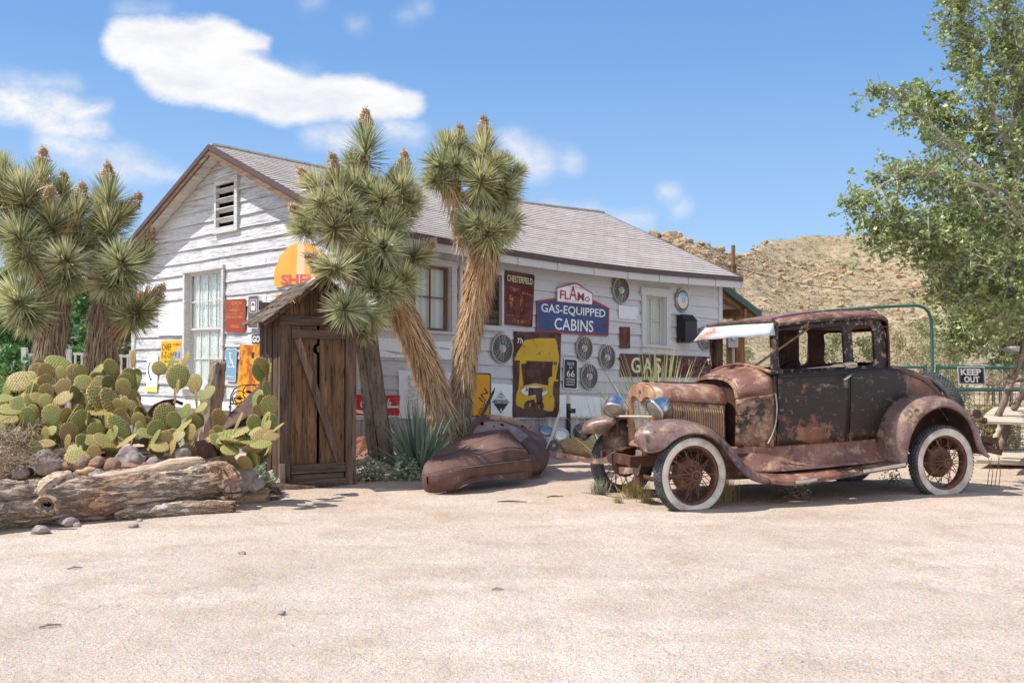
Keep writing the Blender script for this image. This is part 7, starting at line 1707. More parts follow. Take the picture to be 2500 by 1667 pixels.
# --- wheels
def wheel_mesh(flat, ww):
    """parts around the wheel centre, axle along y, outer side at -y; flat = height of the ground under the hub"""
    out = {}
    def sq(v):
        if v.z < -flat:
            k = -flat - v.z; return Vector((v.x, v.y * (1 + k * 2.2), -flat + .0 * k))
        return v
    RO = .352; ty = MB()
    prof = [(.262, -.045), (.285, -.062), (.318, -.064), (.342, -.05), (RO, -.022), (RO + .002, 0), (RO, .022), (.342, .05), (.318, .064), (.285, .062), (.262, .045)]
    A = Matrix.Rotation(PI / 2, 4, 'X')
    ty.lathe([(r, -h) for r, h in prof], A, 72)
    for k in range(60):                     # tread blocks
        a = 2 * PI * k / 60
        for j, (yy, w) in enumerate(((-.042, .016), (-.021, .015), (0, .013), (.021, .015), (.042, .016))):
            aa = a + (.05 if j % 2 else 0); rr = RO + (.003 if abs(yy) < .03 else -.006); d = Vector((math.cos(aa), 0, math.sin(aa))); tt = Vector((-math.sin(aa), 0, math.cos(aa)))
            Mx = Matrix((tt, Vector((0, 1, 0)), d)).transposed(); ty.box(d * rr + Vector((0, yy, 0)), (.024, w, .014), Mx)
    ty.v = [sq(v) for v in ty.v]; out['tyre'] = (ty, TYRE)
    if ww:
        w_ = MB(); w_.lathe([(.264, .0565), (.284, .0675), (.312, .0700), (.331, .064)], A, 72); w_.v = [sq(v) + (Vector((0, -.0, 0))) for v in w_.v]; out['whitewall'] = (w_, WWALL)
    rim = MB(); rim.lathe([(.262, .055), (.268, .05), (.262, .043), (.246, .040), (.238, .02), (.236, -.02), (.246, -.04), (.262, -.043), (.266, -.05)], A, 60); out['rim'] = (rim, WHEELR)
    hub = MB(); hub.lathe([(0, .098), (.022, .10), (.024, .09), (.03, .088), (.034, .104), (.05, .106), (.056, .096), (.056, .07), (.064, .05), (.075, .0), (.135, -.01), (.15, -.03), (.152, -.07), (.14, -.09), (0, -.09)], A, 36); out['hub'] = (hub, WHEELR)
    sp = MB()
    for k in range(10):
        a = 2 * PI * k / 10
        for s in (1, -1):
            b = a + s * .42; sp.tube([(.052 * math.cos(b), -.085, .052 * math.sin(b)), (.240 * math.cos(a), -.012, .240 * math.sin(a))], .0042, 5)
            b = a + .3 + s * .5; sp.tube([(.12 * math.cos(b), .045, .12 * math.sin(b)), (.240 * math.cos(a + .3), .012, .240 * math.sin(a + .3))], .004, 5)
    for k in range(5):
        a = 2 * PI * k / 5; sp.lathe([(.009, 0), (.009, .012), (0, .014)], Matrix.Translation((.1 * math.cos(a), -.03, .1 * math.sin(a))) @ A, 6)
    out['spokes'] = (sp, WHEELR)
    return out
def put_wheel(x, y, z, steer, flat, ww, lab, mirror=False, name='wheel', M=None, parts=None):
    M = M or Matrix.Translation((x, y, z)) @ Matrix.Rotation(steer, 4, 'Z') @ (Matrix.Diagonal((1, -1, 1, 1)) if mirror else Matrix.Identity(4))
    W = None
    for nm, (mb, m) in wheel_mesh(flat, ww).items():
        mb.xf(M); o = cb(mb, name if W is None else nm, m, W, angle=35)
        if W is None: W = o; W['label'] = lab
    return W
put_wheel(0, .02, .308, math.radians(5), .30, True, 'near front whitewall wheel with a flat tyre')
put_wheel(WB, .02, .338, 0, .31, True, 'near rear whitewall wheel')
put_wheel(-.03, TRK - .03, .30, math.radians(8), .298, False, 'far front wheel turned towards the camera', True)
put_wheel(WB, TRK, .335, 0, .33, False, 'far rear wheel', True)
# spare wheel on the tail
SPM = Matrix.Translation((3.30, CY, .86)) @ Matrix.Rotation(math.radians(-16), 4, 'Y') @ Matrix.Rotation(PI / 2, 4, 'Z')
put_wheel(0, 0, 0, 0, 9, False, 'spare wheel on the tail', name='spare_wheel', M=SPM)
# --- chassis
mb = MB()
for y in (.40, 1.04): mb.beam((-.42, y, .40), (3.25, y, .47), .05, .10)
mb.beam((-.36, .40, .40), (-.36, 1.04, .40), .05, .09); cb(mb, 'frame_rail', RUST_DK)
mb = MB(); mb.tube(resample([(-.05, .08, .30), (-.05, .25, .28), (-.05, .45, .215), (-.05, .72, .20), (-.05, 1.0, .215), (-.05, 1.2, .28), (-.05, 1.36, .30)], 20), .024, 8); cb(mb, 'front_axle', RUST_DK)
mb = MB()
for k in range(4): mb.beam((-.12, .22 + .07 * k, .30 + .025 * k), (-.12, CY, .43 + .0 * k + .004 * k), .05, .014, seg=3); mb.beam((-.12, mir(.22 + .07 * k), .30 + .025 * k), (-.12, CY, .43 + .004 * k), .05, .014, seg=3)
cb(mb, 'leaf_spring', RUST_DK)
mb = MB(); mb.tube([(WB, .1, .34), (WB, 1.34, .34)], .04, 10); mb.lathe([(0, -.14), (.12, -.1), (.15, 0), (.12, .1), (0, .14)], Matrix.Translation((WB, CY, .34)) @ Matrix.Rotation(PI / 2, 4, 'X'), 18); cb(mb, 'rear_axle', RUST_DK)
mb = MB(); mb.bx(.0, .62, .55, .90, .36, .92); mb.tube([(.1, .5, .8), (.5, .5, .78)], .05, 8); mb.tube([(.25, .94, .5), (.45, .94, .9)], .05, 8); cb(mb, 'engine', RUST_DK)
mb = MB(); mb.bx(.6, 2.9, .25, 1.19, .43, .46); cb(mb, 'floor', RUST_DK)
# front bumper: bent strap on the far side plus its irons
def strap(pts, w, h, nm, m=RUST_DK, up=(0, 0, 1)):
    P = resample(pts, 22); mb = MB()
    for a, b in zip(P, P[1:]): mb.beam(a, b + (b - a) * .05, w, h, up)
    return cb(mb, nm, m)
strap([(-.70, 1.52, .375), (-.62, 1.28, .365), (-.53, 1.02, .355), (-.47, .88, .37), (-.42, .84, .40), (-.34, .90, .43), (-.22, 1.0, .46)], .012, .05, 'bumper_bar', RUST_F)
strap([(-.46, .98, .345), (-.40, .90, .37), (-.30, .86, .42)], .012, .045, 'bumper_bar', RUST_F)
strap([(-.40, .62, .30), (-.38, .50, .31), (-.34, .40, .34)], .05, .06, 'bumper_iron', RUST_F); strap([(-.30, .44, .50), (-.33, .40, .38), (-.36, .38, .27), (-.34, .42, .20)], .06, .018, 'bumper_iron', RUST_F)
strap([(-.30, .90, .46), (-.22, .96, .47), (-.10, 1.02, .47)], .10, .02, 'bumper_iron', RUST_DK)
# --- radiator shell and grille
def shell_outline(hw, zt, zb, n=10, r=.16, peak=.02):
    """rounded top outline, y offset from centre, z"""
    pts = [(-hw * .93, zb), (-hw, zb + .2), (-hw, zt - r)]
    for k in range(1, n + 1):
        a = PI - k / n * PI / 2; pts.append((-hw + r + r * math.cos(a) * 1.0, zt - r + r * math.sin(a) * .86))
    pts.append((0, zt + peak)); return pts + [(-y, z) for y, z in reversed(pts[:-1])]
RX = -.15
outer = shell_outline(.285, 1.115, .49, r=.15, peak=.012)
inner = [(-.20, .56), (-.205, .7), (-.205, .93), (-.195, .962), (-.17, .975), (-.12, .975), (-.07, .962), (-.03, .935), (0, .925), (.03, .935), (.07, .962), (.12, .975), (.17, .975), (.195, .962), (.205, .93), (.205, .7), (.20, .56)]
def ring_pts(poly, n):     # even points by arc length
    P = [Vector((a, b, 0)) for a, b in poly]; P.append(P[0]); L = [0]
    for a, b in zip(P, P[1:]): L.append(L[-1] + (b - a).length)
    o = []
    for i in range(n):
        s = L[-1] * i / n; j = max(k for k in range(len(L) - 1) if L[k] <= s); t = (s - L[j]) / max(L[j + 1] - L[j], 1e-9); o.append(P[j].lerp(P[j + 1], t))
    return o
N_ = 90; oo = ring_pts(outer, N_); ii = ring_pts(inner, N_); mb = MB()
layers = []
for off, src, sc in ((.13, oo, 1.0), (.02, oo, 1.0), (.0, oo, .985), (-.012, oo, .95), (-.005, ii, 1.06), (.018, ii, 1.0), (.04, ii, .99)):
    layers.append([(RX + off, CY + p.x * sc, .8 + (p.y - .8) * sc) for p in src])
vs = [p for l in layers for p in l]; fs = [(a * N_ + i, a * N_ + (i + 1) % N_, (a + 1) * N_ + (i + 1) % N_, (a + 1) * N_ + i) for a in range(len(layers) - 1) for i in range(N_)]
mb.add(vs, fs); SH = cb(mb, 'radiator_shell', SHELLM, angle=50)
mb = MB(); mb.bx(RX + .025, RX + .06, CY - .215, CY + .215, .52, .99); cb(mb, 'grille', GRILLE, SH)
mb = MB(); mb.lathe([(.022, 0), (.02, .006), (0, .009)], Matrix.Translation((RX - .008, CY, 1.03)) @ Matrix.Rotation(-PI / 2, 4, 'Y') @ Matrix.Diagonal((.8, 1.15, 1, 1)), 20); cb(mb, 'emblem', plain('blue_enamel_badge', lin('#3a4f9c'), .3), SH)
mb = MB(); mb.lathe([(.035, 0), (.035, .014), (.026, .022), (0, .024)], Matrix.Translation((RX + .05, CY, 1.122)), 16); cb(mb, 'filler_cap', RUST_DK, SH)
# --- hood
def hoodsec(x, hw, zt, zs, p=2.6, n=22):
    """half section from the side at zs over the top"""
    o = []
    for k in range(n + 1):
        a = PI * k / n; c, s = math.cos(a), math.sin(a)
        o.append((x, CY - hw * math.copysign(abs(c) ** (2 / p), c), zs + (zt - zs) * abs(s) ** (2 / p)))
    return o
xs = [-.13, .05, .25, .42, .56]
rows = [hoodsec(x, interp(x, [(-.13, .285), (.63, .385)]), interp(x, [(-.13, 1.118), (.63, 1.098)]), interp(x, [(-.13, .955), (.63, .912)])) for x in xs]
mb = MB(); mb.grid(lambda u, v: rows[round(u * 4)][round(v * 22)], 5, 23); cb(mb, 'hood', HOODM, sol=.006)
mb = MB(); mb.tube([(-.12, CY, 1.124), (.56, CY, 1.106)], .008, 6); cb(mb, 'hood_hinge', RUST_DK)
for s in (0, 1):
    def sy(x): 
        h = interp(x, [(-.13, .283), (.63, .383)]); return CY - h if s == 0 else CY + h
    mb = MB(); mb.grid(lambda u, v: (lerp(-.12, .545, u), sy(lerp(-.12, .545, u)) + (.006 if s == 0 else -.006) * math.sin(v * PI), lerp(.52, lerp(.952, .908, u), v)), 12, 5)
    HS = cb(mb, 'hood_side', PATINA_C, sol=.006)
    lv = MB()
    for k in range(22):
        x = lerp(.04, .515, k / 21); z0, z1 = .60, lerp(.915, .875, k / 21); sgn = -1 if s == 0 else 1; y = sy(x); pr = []
        for j in range(9):
            t = j / 8; e = min(1, math.sin(t * PI) * 3.2); pr.append((lerp(z0, z1, t), e))
        vs = []
        for z, e in pr: vs += [(x - .009, y, z), (x - .004, y + sgn * .021 * e, z), (x + .005, y + sgn * .020 * e, z), (x + .008, y, z)]
        fs = [(i * 4 + q, i * 4 + q + 1, i * 4 + 5 + q, i * 4 + 4 + q) for i in range(8) for q in range(3)]; lv.add(vs, fs)
    cb(lv, 'louvres', rustmat('louvre_patina', lin('#b08c70'), lin('#7a5a48'), lin('#d4b99b'), .5, .38, 8, .45) if s == 0 else PATINA_C, HS, angle=60)
# --- cowl
def bodyw(x):      # half width of the body at the belt
    return interp(x, [(.60, .44), (.75, .50), (.955, .575), (1.3, .605), (1.8, .61), (2.15, .58), (2.4, .52), (2.7, .43), (3.0, .34), (3.15, .29)])
def cz_top(x): return interp(x, [(.6, 1.165), (.7, 1.21), (.8, 1.245), (.94, 1.285)])
xs = [.635, .66, .72, .80, .88, .955]
rows = [hoodsec(x, bodyw(x) - .01, cz_top(x), interp(x, [(.6, .965), (.955, 1.02)]), 2.7) for x in xs]
mb = MB(); mb.grid(lambda u, v: rows[round(u * 5)][round(v * 22)], 6, 23); CW = cb(mb, 'cowl', RUST, sol=.006)
rows2 = [hoodsec(x, w, z, interp(x, [(.57, .962), (.62, .965)]), 2.7) for x, w, z in ((.615, .425, 1.145), (.618, .437, 1.165), (.635, .449, 1.172), (.65, .445, 1.172))]
mb = MB(); mb.grid(lambda u, v: rows2[round(u * 3)][round(v * 22)], 4, 23); cb(mb, 'cowl_band', RUST, CW)
mb = MB(); pl = [(y, z) for _, y, z in hoodsec(.63, .41, 1.135, .93)]; mb.prism([(CY - .42, .5), (CY + .42, .5)] + [(y, z) for y, z in reversed(pl)], lambda a, b, t: Vector((t, a, b)), .66, .665); cb(mb, 'firewall', RUST_DK, CW)
for s in (0, 1):
    def P(u, v):
        x = lerp(.615, .955, u); z = lerp(.52 + .0 * u, lerp(.962, 1.018, u), v); w = (bodyw(x) - .005) * (1 - .05 * (1 - v) ** 2) + (.006 if v < .98 else 0)
        return (x, CY - w if s == 0 else CY + w, z)
    mb = MB(); mb.grid(P, 10, 10); cb(mb, 'cowl_side', PATINA_C, CW, sol=.006)
mb = MB(); mb.tube([(x, CY - bodyw(x) - .004, z) for x, z in ((.58, .966), (.7, .982), (.82, 1.0), (.95, 1.02))], .006, 6); cb(mb, 'crease_moulding', RUST_DK, CW)
mb = MB(); mb.tube(resample([(.955, CY - .583, 1.02), (.965, CY - .59, .90), (.955, CY - .59, .76), (.92, CY - .583, .64), (.875, CY - .575, .555)], 16), .007, 6); cb(mb, 'door_edge_moulding', plain('scraped_bare_steel', lin('#a89f97'), .4, .6, .4, 20), CW)
# hood shelf line where the hood should meet the cowl
mb = MB(); mb.tube([(.6, CY - .40, .965), (.655, CY - .41, .965)], .012, 6); cb(mb, 'hood_catch', RUST_DK, CW)
# --- lower body sides
def lowz(x): return interp(x, [(.6, .515), (1.0, .53), (2.2, .575), (2.6, .60), (3.1, .62)])
def beltz(x): return interp(x, [(.955, 1.205), (1.765, 1.245), (2.256, 1.265), (2.45, 1.235), (2.68, 1.19), (2.88, 1.115), (3.03, 1.01), (3.12, .92)])
def side(x0, x1, s, inset=0.0, n=12, z1f=None):
    def P(u, v):
        x = lerp(x0, x1, u); zb, zt = lowz(x), (z1f or beltz)(x); z = lerp(zb, zt, v); w = bodyw(x) + .012 * math.sin(v * PI * .9) - .025 * (1 - v) ** 2 - inset
        return (x, CY - w if s == 0 else CY + w, z)
    mb = MB(); mb.grid(P, n, 12); return mb
for s in (0, 1):
    lab = s == 0
    D_ = cb(side(.985, 1.752, s), 'door', BODYSIDE, sol=.02)
    mb = MB(); yy = CY - .612 if s == 0 else CY + .612
    mb.tube([(1.0, yy - (.006 if s == 0 else -.006), 1.175), (1.4, yy - (.012 if s == 0 else -.012), 1.19), (1.745, yy - (.01 if s == 0 else -.01), 1.205)], .011, 6); cb(mb, 'belt_moulding', BODYSIDE, D_)
    sg = -1 if s == 0 else 1
    mb = MB(); hx, hz = 1.70, 1.17; y0 = CY + sg * .615; mb.tube([(hx, y0, hz), (hx, y0 + sg * .045, hz)], .010, 8); mb.tube(resample([(hx + .035, y0 + sg * .045, hz + .022), (hx, y0 + sg * .055, hz + .004), (hx - .055, y0 + sg * .05, hz - .03)], 8), [.008, .011, .013, .014, .014, .013, .012, .008], 8); cb(mb, 'door_handle', CHROME_OLD, D_)
    for hz_ in (.80, 1.13):
        mb = MB(); mb.bx(.965, 1.0, y0 + sg * -.005, y0 + sg * .012, hz_ - .022, hz_ + .022); cb(mb, 'hinge', RUST_DK, D_)
    cb(side(.945, .977, s, .004, 3), 'door_post', BODYSIDE, sol=.02)
    cb(side(1.762, 3.10, s, .0, 34), 'quarter_panel', BODYSIDE, sol=.01)
    # splash apron between body and running board
    def Q(u, v):
        x = lerp(.55, 2.28, u); zb = lerp(.285, .374, u); zt = lowz(x) + .006; w = lerp(bodyw(max(.75, x)) + .10, bodyw(max(.66, x)) - .038, math.sin(v * PI / 2) ** .8); return (x, CY + sg * w, lerp(zb, zt, v))
    mb = MB(); mb.grid(Q, 16, 10); cb(mb, 'splash_apron', RUST if s == 0 else RUST_DK, sol=.005)
# --- rear deck: crowned top between the sides
def deck(u, v):
    x = lerp(2.256, 3.13, u); w = bodyw(x); zt = beltz(x); a = PI * v; c, sn = math.cos(a), math.sin(a)
    crown = lerp(.02, .05, u) + .035; return (x + .05 * u * abs(sn), CY - w * math.copysign(abs(c) ** .75, c), zt + crown * abs(sn) ** .8 - .006)
mb = MB(); mb.grid(deck, 22, 25); cb(mb, 'rumble_deck', RUST, sol=.006)
def tail(u, v):
    a = PI * v; c, sn = math.cos(a), math.sin(a); x = 3.10 + .06 * sn * (1 - u) + .12 * u * sn; w = lerp(bodyw(3.1), bodyw(3.1) + .03, u); return (x, CY - w * math.copysign(abs(c) ** .6, c), lerp(.96, .55, u) - 0)
mb = MB(); mb.grid(tail, 8, 21); cb(mb, 'tail_panel', RUST, sol=.006)
mb = MB(); mb.tube(resample([(2.28, CY - bodyw(2.28) - .004, beltz(2.28) - .012), (2.55, CY - bodyw(2.55) - .004, beltz(2.55) - .03), (2.8, CY - bodyw(2.8) - .004, beltz(2.8) - .03), (3.0, CY - bodyw(3.0) - .004, beltz(3.0) - .03)], 16), .007, 6); cb(mb, 'body_moulding', RUST_DK)
# --- cab sides with window openings
def ray2(c, p, poly):
    d = (p[0] - c[0], p[1] - c[1]); best = None
    for a, b in zip(poly, poly[1:] + poly[:1]):
        ex, ey = b[0] - a[0], b[1] - a[1]; den = d[0] * ey - d[1] * ex
        if abs(den) < 1e-12: continue
        t = ((a[0] - c[0]) * ey - (a[1] - c[1]) * ex) / den; w = ((a[0] - c[0]) * d[1] - (a[1] - c[1]) * d[0]) / den
        if t > 0 and -1e-6 <= w <= 1 + 1e-6 and (best is None or t > best): best = t
    return (c[0] + d[0] * best, c[1] + d[1] * best)
def holed(outer, inner, yf, th, name, m, s, reveal=.03):
    cx = sum(p[0] for p in inner) / len(inner); cz = sum(p[1] for p in inner) / len(inner)
    pts = list(inner); o = [ray2((cx, cz), p, outer) for p in pts]
    # outer corners must be hit exactly
    for c in outer:
        k = min(range(len(o)), key=lambda i: (o[i][0] - c[0]) ** 2 + (o[i][1] - c[1]) ** 2); o[k] = c
    n = len(pts); sg = -1 if s == 0 else 1; mb = MB(); lay = []
    def Y(x, z, e): return CY + sg * (yf(x, z) + e)
    for k, e in ((0, 0), (.34, .0), (.55, .006), (.78, .010), (1, .002)):
        lay.append([(lerp(a[0], b[0], k), Y(lerp(a[0], b[0], k), lerp(a[1], b[1], k), e), lerp(a[1], b[1], k)) for a, b in zip(o, pts)])
    lay.append([(b[0], Y(b[0], b[1], -reveal), b[1]) for b in pts]); lay.append([(lerp(a[0], b[0], .6), Y(lerp(a[0], b[0], .6), lerp(a[1], b[1], .6), -reveal - .004), lerp(a[1], b[1], .6)) for a, b in zip(o, pts)]); lay.append([(a[0], Y(a[0], a[1], -th), a[1]) for a in o])
    vs = [p for l in lay for p in l]; L = len(lay); fs = [(a * n + i, a * n + (i + 1) % n, ((a + 1) % L) * n + (i + 1) % n, ((a + 1) % L) * n + i) for a in range(L) for i in range(n)]
    mb.add(vs, fs); return cb(mb, name, m, angle=35)
def rounded(x0, z0, x1, z1, r, sl0=0, sl1=0, n=6):
    o = []
    for cx, cz, a in ((x1 - r, z1 - r, 0), (x0 + r, z1 - r, PI / 2), (x0 + r, z0 + r, PI), (x1 - r, z0 + r, 1.5 * PI)):
        for k in range(n + 1):
            x = cx + r * math.cos(a + k / n * PI / 2); z = cz + r * math.sin(a + k / n * PI / 2); t = (x - x0) / (x1 - x0); tz = (z - z0) / (z1 - z0); o.append((x, z + lerp(sl0, sl1, tz) * t))
    q = []                                   # add points along the long sides
    for a, b in zip(o, o[1:] + o[:1]):
        q.append(a); d = math.hypot(b[0] - a[0], b[1] - a[1]); m = int(d / .05)
        for k in range(1, m): q.append((lerp(a[0], b[0], k / m), lerp(a[1], b[1], k / m)))
    return q
def cabw(x, z): return bodyw(x) - .02 - max(0, z - 1.25) * .085
CABM = rustmat('cab_black_patina', lin('#6b5347'), lin('#2e2522'), lin('#978474'), .45, .60, 7, .42)
for s in (0, 1):
    holed([(.950, 1.20), (1.762, 1.24), (1.762, 1.735), (1.4, 1.715), (.950, 1.655)], rounded(1.012, 1.235, 1.722, 1.607, .045, .035, .055), cabw, .035, 'door_window_frame', CABM if s == 0 else RUST_DK, s)
    holed([(1.766, 1.24), (2.256, 1.262), (2.262, 1.5), (2.24, 1.64), (2.19, 1.715), (2.08, 1.757), (1.766, 1.737)], rounded(1.822, 1.272, 2.088, 1.672, .085, .01, .0), cabw, .035, 'rear_window_frame', CABM if s == 0 else RUST_DK, s)
# rear corner and back panel with the open rear window
def backx(y): return 2.256 + .19 * (1 - abs((y - CY) / .56) ** 3.2) if abs(y - CY) < .56 else 2.256
def bp(yy, z): return (backx(yy) - max(0, z - 1.5) * .10, yy, z)
op = rounded(-.36, 1.29, .53, 1.63, .05)
def backpanel():
    outer = [(-.565, 1.25), (.565, 1.25), (.545, 1.62), (.49, 1.72), (.35, 1.77), (-.35, 1.77), (-.49, 1.72), (-.545, 1.62)]
    pts = op; o = [ray2((.085, 1.46), p, outer) for p in pts]
    for c in outer:
        k = min(range(len(o)), key=lambda i: (o[i][0] - c[0]) ** 2 + (o[i][1] - c[1]) ** 2); o[k] = c
    n = len(pts); lay = []
    for k in (0, .25, .5, .75, 1): lay.append([bp(CY + lerp(a[0], b[0], k), lerp(a[1], b[1], k)) for a, b in zip(o, pts)])
    mb = MB(); mb.add([p for l in lay for p in l], [(a * n + i, a * n + (i + 1) % n, (a + 1) * n + (i + 1) % n, (a + 1) * n + i) for a in range(4) for i in range(n)]); return cb(mb, 'back_panel', RUST_DK, sol=.015)
backpanel()
# --- roof
def redge(x): return interp(x, [(.93, 1.66), (1.2, 1.69), (1.4, 1.712), (1.765, 1.738), (2.08, 1.762), (2.2, 1.74), (2.3, 1.70), (2.42, 1.64)])
def rcen(x): return interp(x, [(.93, 1.715), (1.16, 1.762), (1.4, 1.802), (1.72, 1.832), (2.09, 1.842), (2.3, 1.815), (2.40, 1.765), (2.44, 1.70)])
def rw(x): return interp(x, [(.93, .555), (1.5, .57), (2.0, .565), (2.2, .545), (2.33, .46), (2.44, .30)])
rxs = [.93, 1.0, 1.16, 1.3, 1.45, 1.6, 1.75, 1.9, 2.05, 2.15, 2.23, 2.30, 2.36, 2.41, 2.44]
def roofp(u, v):
    x = rxs[round(u * 14)]; a = PI * v; c, sn = math.cos(a), math.sin(a); w = rw(x) + .005
    return (x, CY - w * math.copysign(abs(c) ** .8, c), redge(x) - .01 + (rcen(x) - redge(x) + .01) * abs(sn) ** .62)
mb = MB(); mb.grid(roofp, 15, 31); RF = cb(mb, 'roof', RUST, sol=.01, angle=60)
for s in (0, 1):
    sg = -1 if s == 0 else 1
    mb = MB(); mb.tube(resample([(x, CY + sg * (rw(x) + .012), redge(x) - .012) for x in (.93, 1.2, 1.5, 1.8, 2.05, 2.18, 2.25)], 30), .010, 6); cb(mb, 'drip_rail', CABM, RF)
mb = MB(); mb.tube([(x, CY - (rw(x)) * .80, lerp(redge(x), rcen(x), .74) + .01) for x in rxs[1:11]], .006, 5); cb(mb, 'roof_seam', RUST_DK, RF)
mb = MB(); mb.bx(.96, 2.3, .2, 1.24, 1.655, 1.665); cb(mb, 'headliner_bow', RUST_DK, RF)
# --- windscreen frame, header, visor
mb = MB()
for y in (.155, 1.285): mb.beam((.955, y, 1.20), (.955, y, 1.66), .05, .055)
mb.beam((.95, .13, 1.665), (.95, 1.31, 1.665), .06, .05); WF = cb(mb, 'windscreen_frame', CABM)
mb = MB(); mb.beam((.985, 1.22, 1.25), (.985, 1.22, 1.64), .05, .06); cb(mb, 'inner_post', OLDWOOD, WF)
mb = MB(); mb.tube(resample([(.93, .16, 1.215), (.915, .4, 1.262), (.905, CY, 1.292), (.915, 1.04, 1.262), (.93, 1.28, 1.215)], 20), .017, 8); cb(mb, 'cowl_rim', RUST, WF)
mb = MB(); mb.tube([(.915, .10, 1.69), (.905, .5, 1.705), (.905, .95, 1.705), (.915, 1.34, 1.69)], .022, 8); cb(mb, 'header', OLDWOOD, WF)
mb = MB()
def vis(u, v): y = lerp(.095, 1.36, u); return (lerp(.905, lerp(.86, .76, u), v), y, lerp(1.682, lerp(1.555, 1.535, u), v) + .01 * math.sin(u * 3.1) + .004 * math.sin(u * 17) * v)
mb.grid(vis, 16, 4); VZ = cb(mb, 'sun_visor', VISOR, sol=.004)
mb = MB(); mb.add([(.905, .095, 1.682), (.86, .095, 1.555), (.93, .095, 1.56)], [(0, 1, 2)]); cb(mb, 'visor_end', VISOR, VZ, sol=.004)
mb = MB(); mb.tube([(.90, 1.23, 1.28), (.87, 1.20, 1.36), (.84, 1.17, 1.45)], .008, 5); mb.tube([(.90, 1.28, 1.30), (.86, 1.22, 1.34)], .014, 6); cb(mb, 'mirror_bracket', CHROME_OLD, WF)
mb = MB(); mb.bx(.79, .84, CY - .06, CY + .06, 1.262, 1.276); cb(mb, 'cowl_vent', RUST_DK, CW)
# --- inside
mb = MB(); c0 = Vector((1.22, .42, 1.18)); ax = Vector((-.75, 0, .66)).normalized(); a1 = ax.cross(Vector((0, 1, 0))).normalized()
mb.tube([c0 + (a1 * math.cos(t) + Vector((0, 1, 0)) * math.sin(t)) * .20 for t in [2 * PI * k / 30 for k in range(30)]], .013, 8, closed=True)
for k in range(3): mb.tube([c0, c0 + (a1 * math.cos(k * 2.09) + Vector((0, 1, 0)) * math.sin(k * 2.09)) * .20], .008, 5)
mb.tube([c0, c0 - ax * -.0 + Vector((-.45, 0, -.42))], .018, 7)
cb(mb, 'steering_wheel', BLACK)
mb = MB(); mb.beam((1.03, .62, 1.27), (1.52, .40, 1.655), .045, .02); cb(mb, 'loose_wood_strip', STICK)
mb = MB(); mb.bx(1.75, 2.15, .22, 1.22, .5, .78); mb.beam((2.12, .22, .95), (2.12, 1.22, .95), .08, .5, up=(.25, 0, 1)); cb(mb, 'seat_frame', RUST_DK)
mb = MB(); mb.grid(lambda u, v: (lerp(2.22, 2.60, u), lerp(.25, 1.2, v), 1.24 + .02 * math.sin(v * 9 + u * 4)), 8, 12); cb(mb, 'parcel_shelf', RUST)
mb = MB(); mb.bx(1.02, 1.75, .20, .21, .60, 1.17); mb.bx(1.02, 1.75, 1.23, 1.24, .60, 1.17); mb.bx(.70, .72, .30, 1.14, .5, 1.12); cb(mb, 'inner_panel', RUST)
mb = MB(); mb.beam((1.9, mir(.17), 1.26), (1.9, mir(.17), 1.66), .16, .02, up=(0, 1, 0)); cb(mb, 'inner_post', RUST_DK)
mb = MB(); mb.tube(resample([(1.70, .12, 1.29), (1.78, .10, 1.30), (1.84, .11, 1.285), (1.80, .13, 1.27), (1.72, .14, 1.28), (1.5, .16, 1.26), (1.35, .2, 1.245)], 26), [.014] * 8 + [.02] * 8 + [.011] * 10, 7); cb(mb, 'rag_strap', PALEWOOD)
# --- fenders
def fender_front(s):
    crest = resample([(-.50, .60), (-.485, .68), (-.40, .742), (-.28, .778), (-.13, .792), (.0, .785), (.12, .752), (.25, .688), (.38, .58), (.50, .45), (.62, .335), (.74, .27), (.86, .245)], 40)
    lip = resample([(-.47, .535), (-.40, .53), (-.31, .575), (-.235, .635), (-.12, .682), (.02, .69), (.14, .655), (.24, .575), (.33, .47), (.43, .355), (.54, .275), (.70, .225), (.86, .215)], 40)
    ys = lambda y: y if s == 0 else mir(y)
    rows = []
    for i in range(40):
        c, l = crest[i], lip[i]; t = i / 39; bulge = 1 - smooth01((t - .72) / .28); nose = smooth01(t / .10)
        yo = lerp(-.075, -.115, bulge * nose); sec = []
        prof = [(.43, -.30, 0), (.40, -.12, 0), (.36, -.035, 0), (.28, -.008, 0), (.18, .0, 0), (.08, -.006, 0), (.0, -.024, .12), (-.06, -.05, .4), (-.10, -.085, .75)]
        for (y, dz, k) in (prof if s == 0 else prof[2:]):
            x = lerp(c.x, l.x, k); z = lerp(c.y, l.y, k) + (dz if k == 0 else 0)
            if k == 0: z = c.y + dz * (bulge if y < .3 else 1) * smooth01((t - .06) / .22) + (1 - nose) * (-.03 if y > .3 else 0)
            y2 = lerp(.15, y, lerp(.45, 1, nose)) if y < .43 else lerp(.30, .43, nose); x += .34 * (max(0, y - .12) / .31) ** 1.6 * (1 - smooth01(t / .38)); sec.append((x, ys(y2), max(z, .2 if y > .3 else 0)))
        sec.append((l.x, ys(lerp(.10, yo, lerp(.6, 1, nose))), l.y)); sec.append((l.x, ys(lerp(.12, yo + .012, lerp(.6, 1, nose))), l.y - .012))
        rows.append(sec)
    nn = len(rows[0]) - 1; mb = MB(); mb.grid(lambda u, v: rows[round(u * 39)][round(v * nn)], 40, nn + 1); return mb
for s in (0, 1): cb(fender_front(s), 'front_fender', RUST_F, sol=.006, angle=50)
INV = FC.inverted()
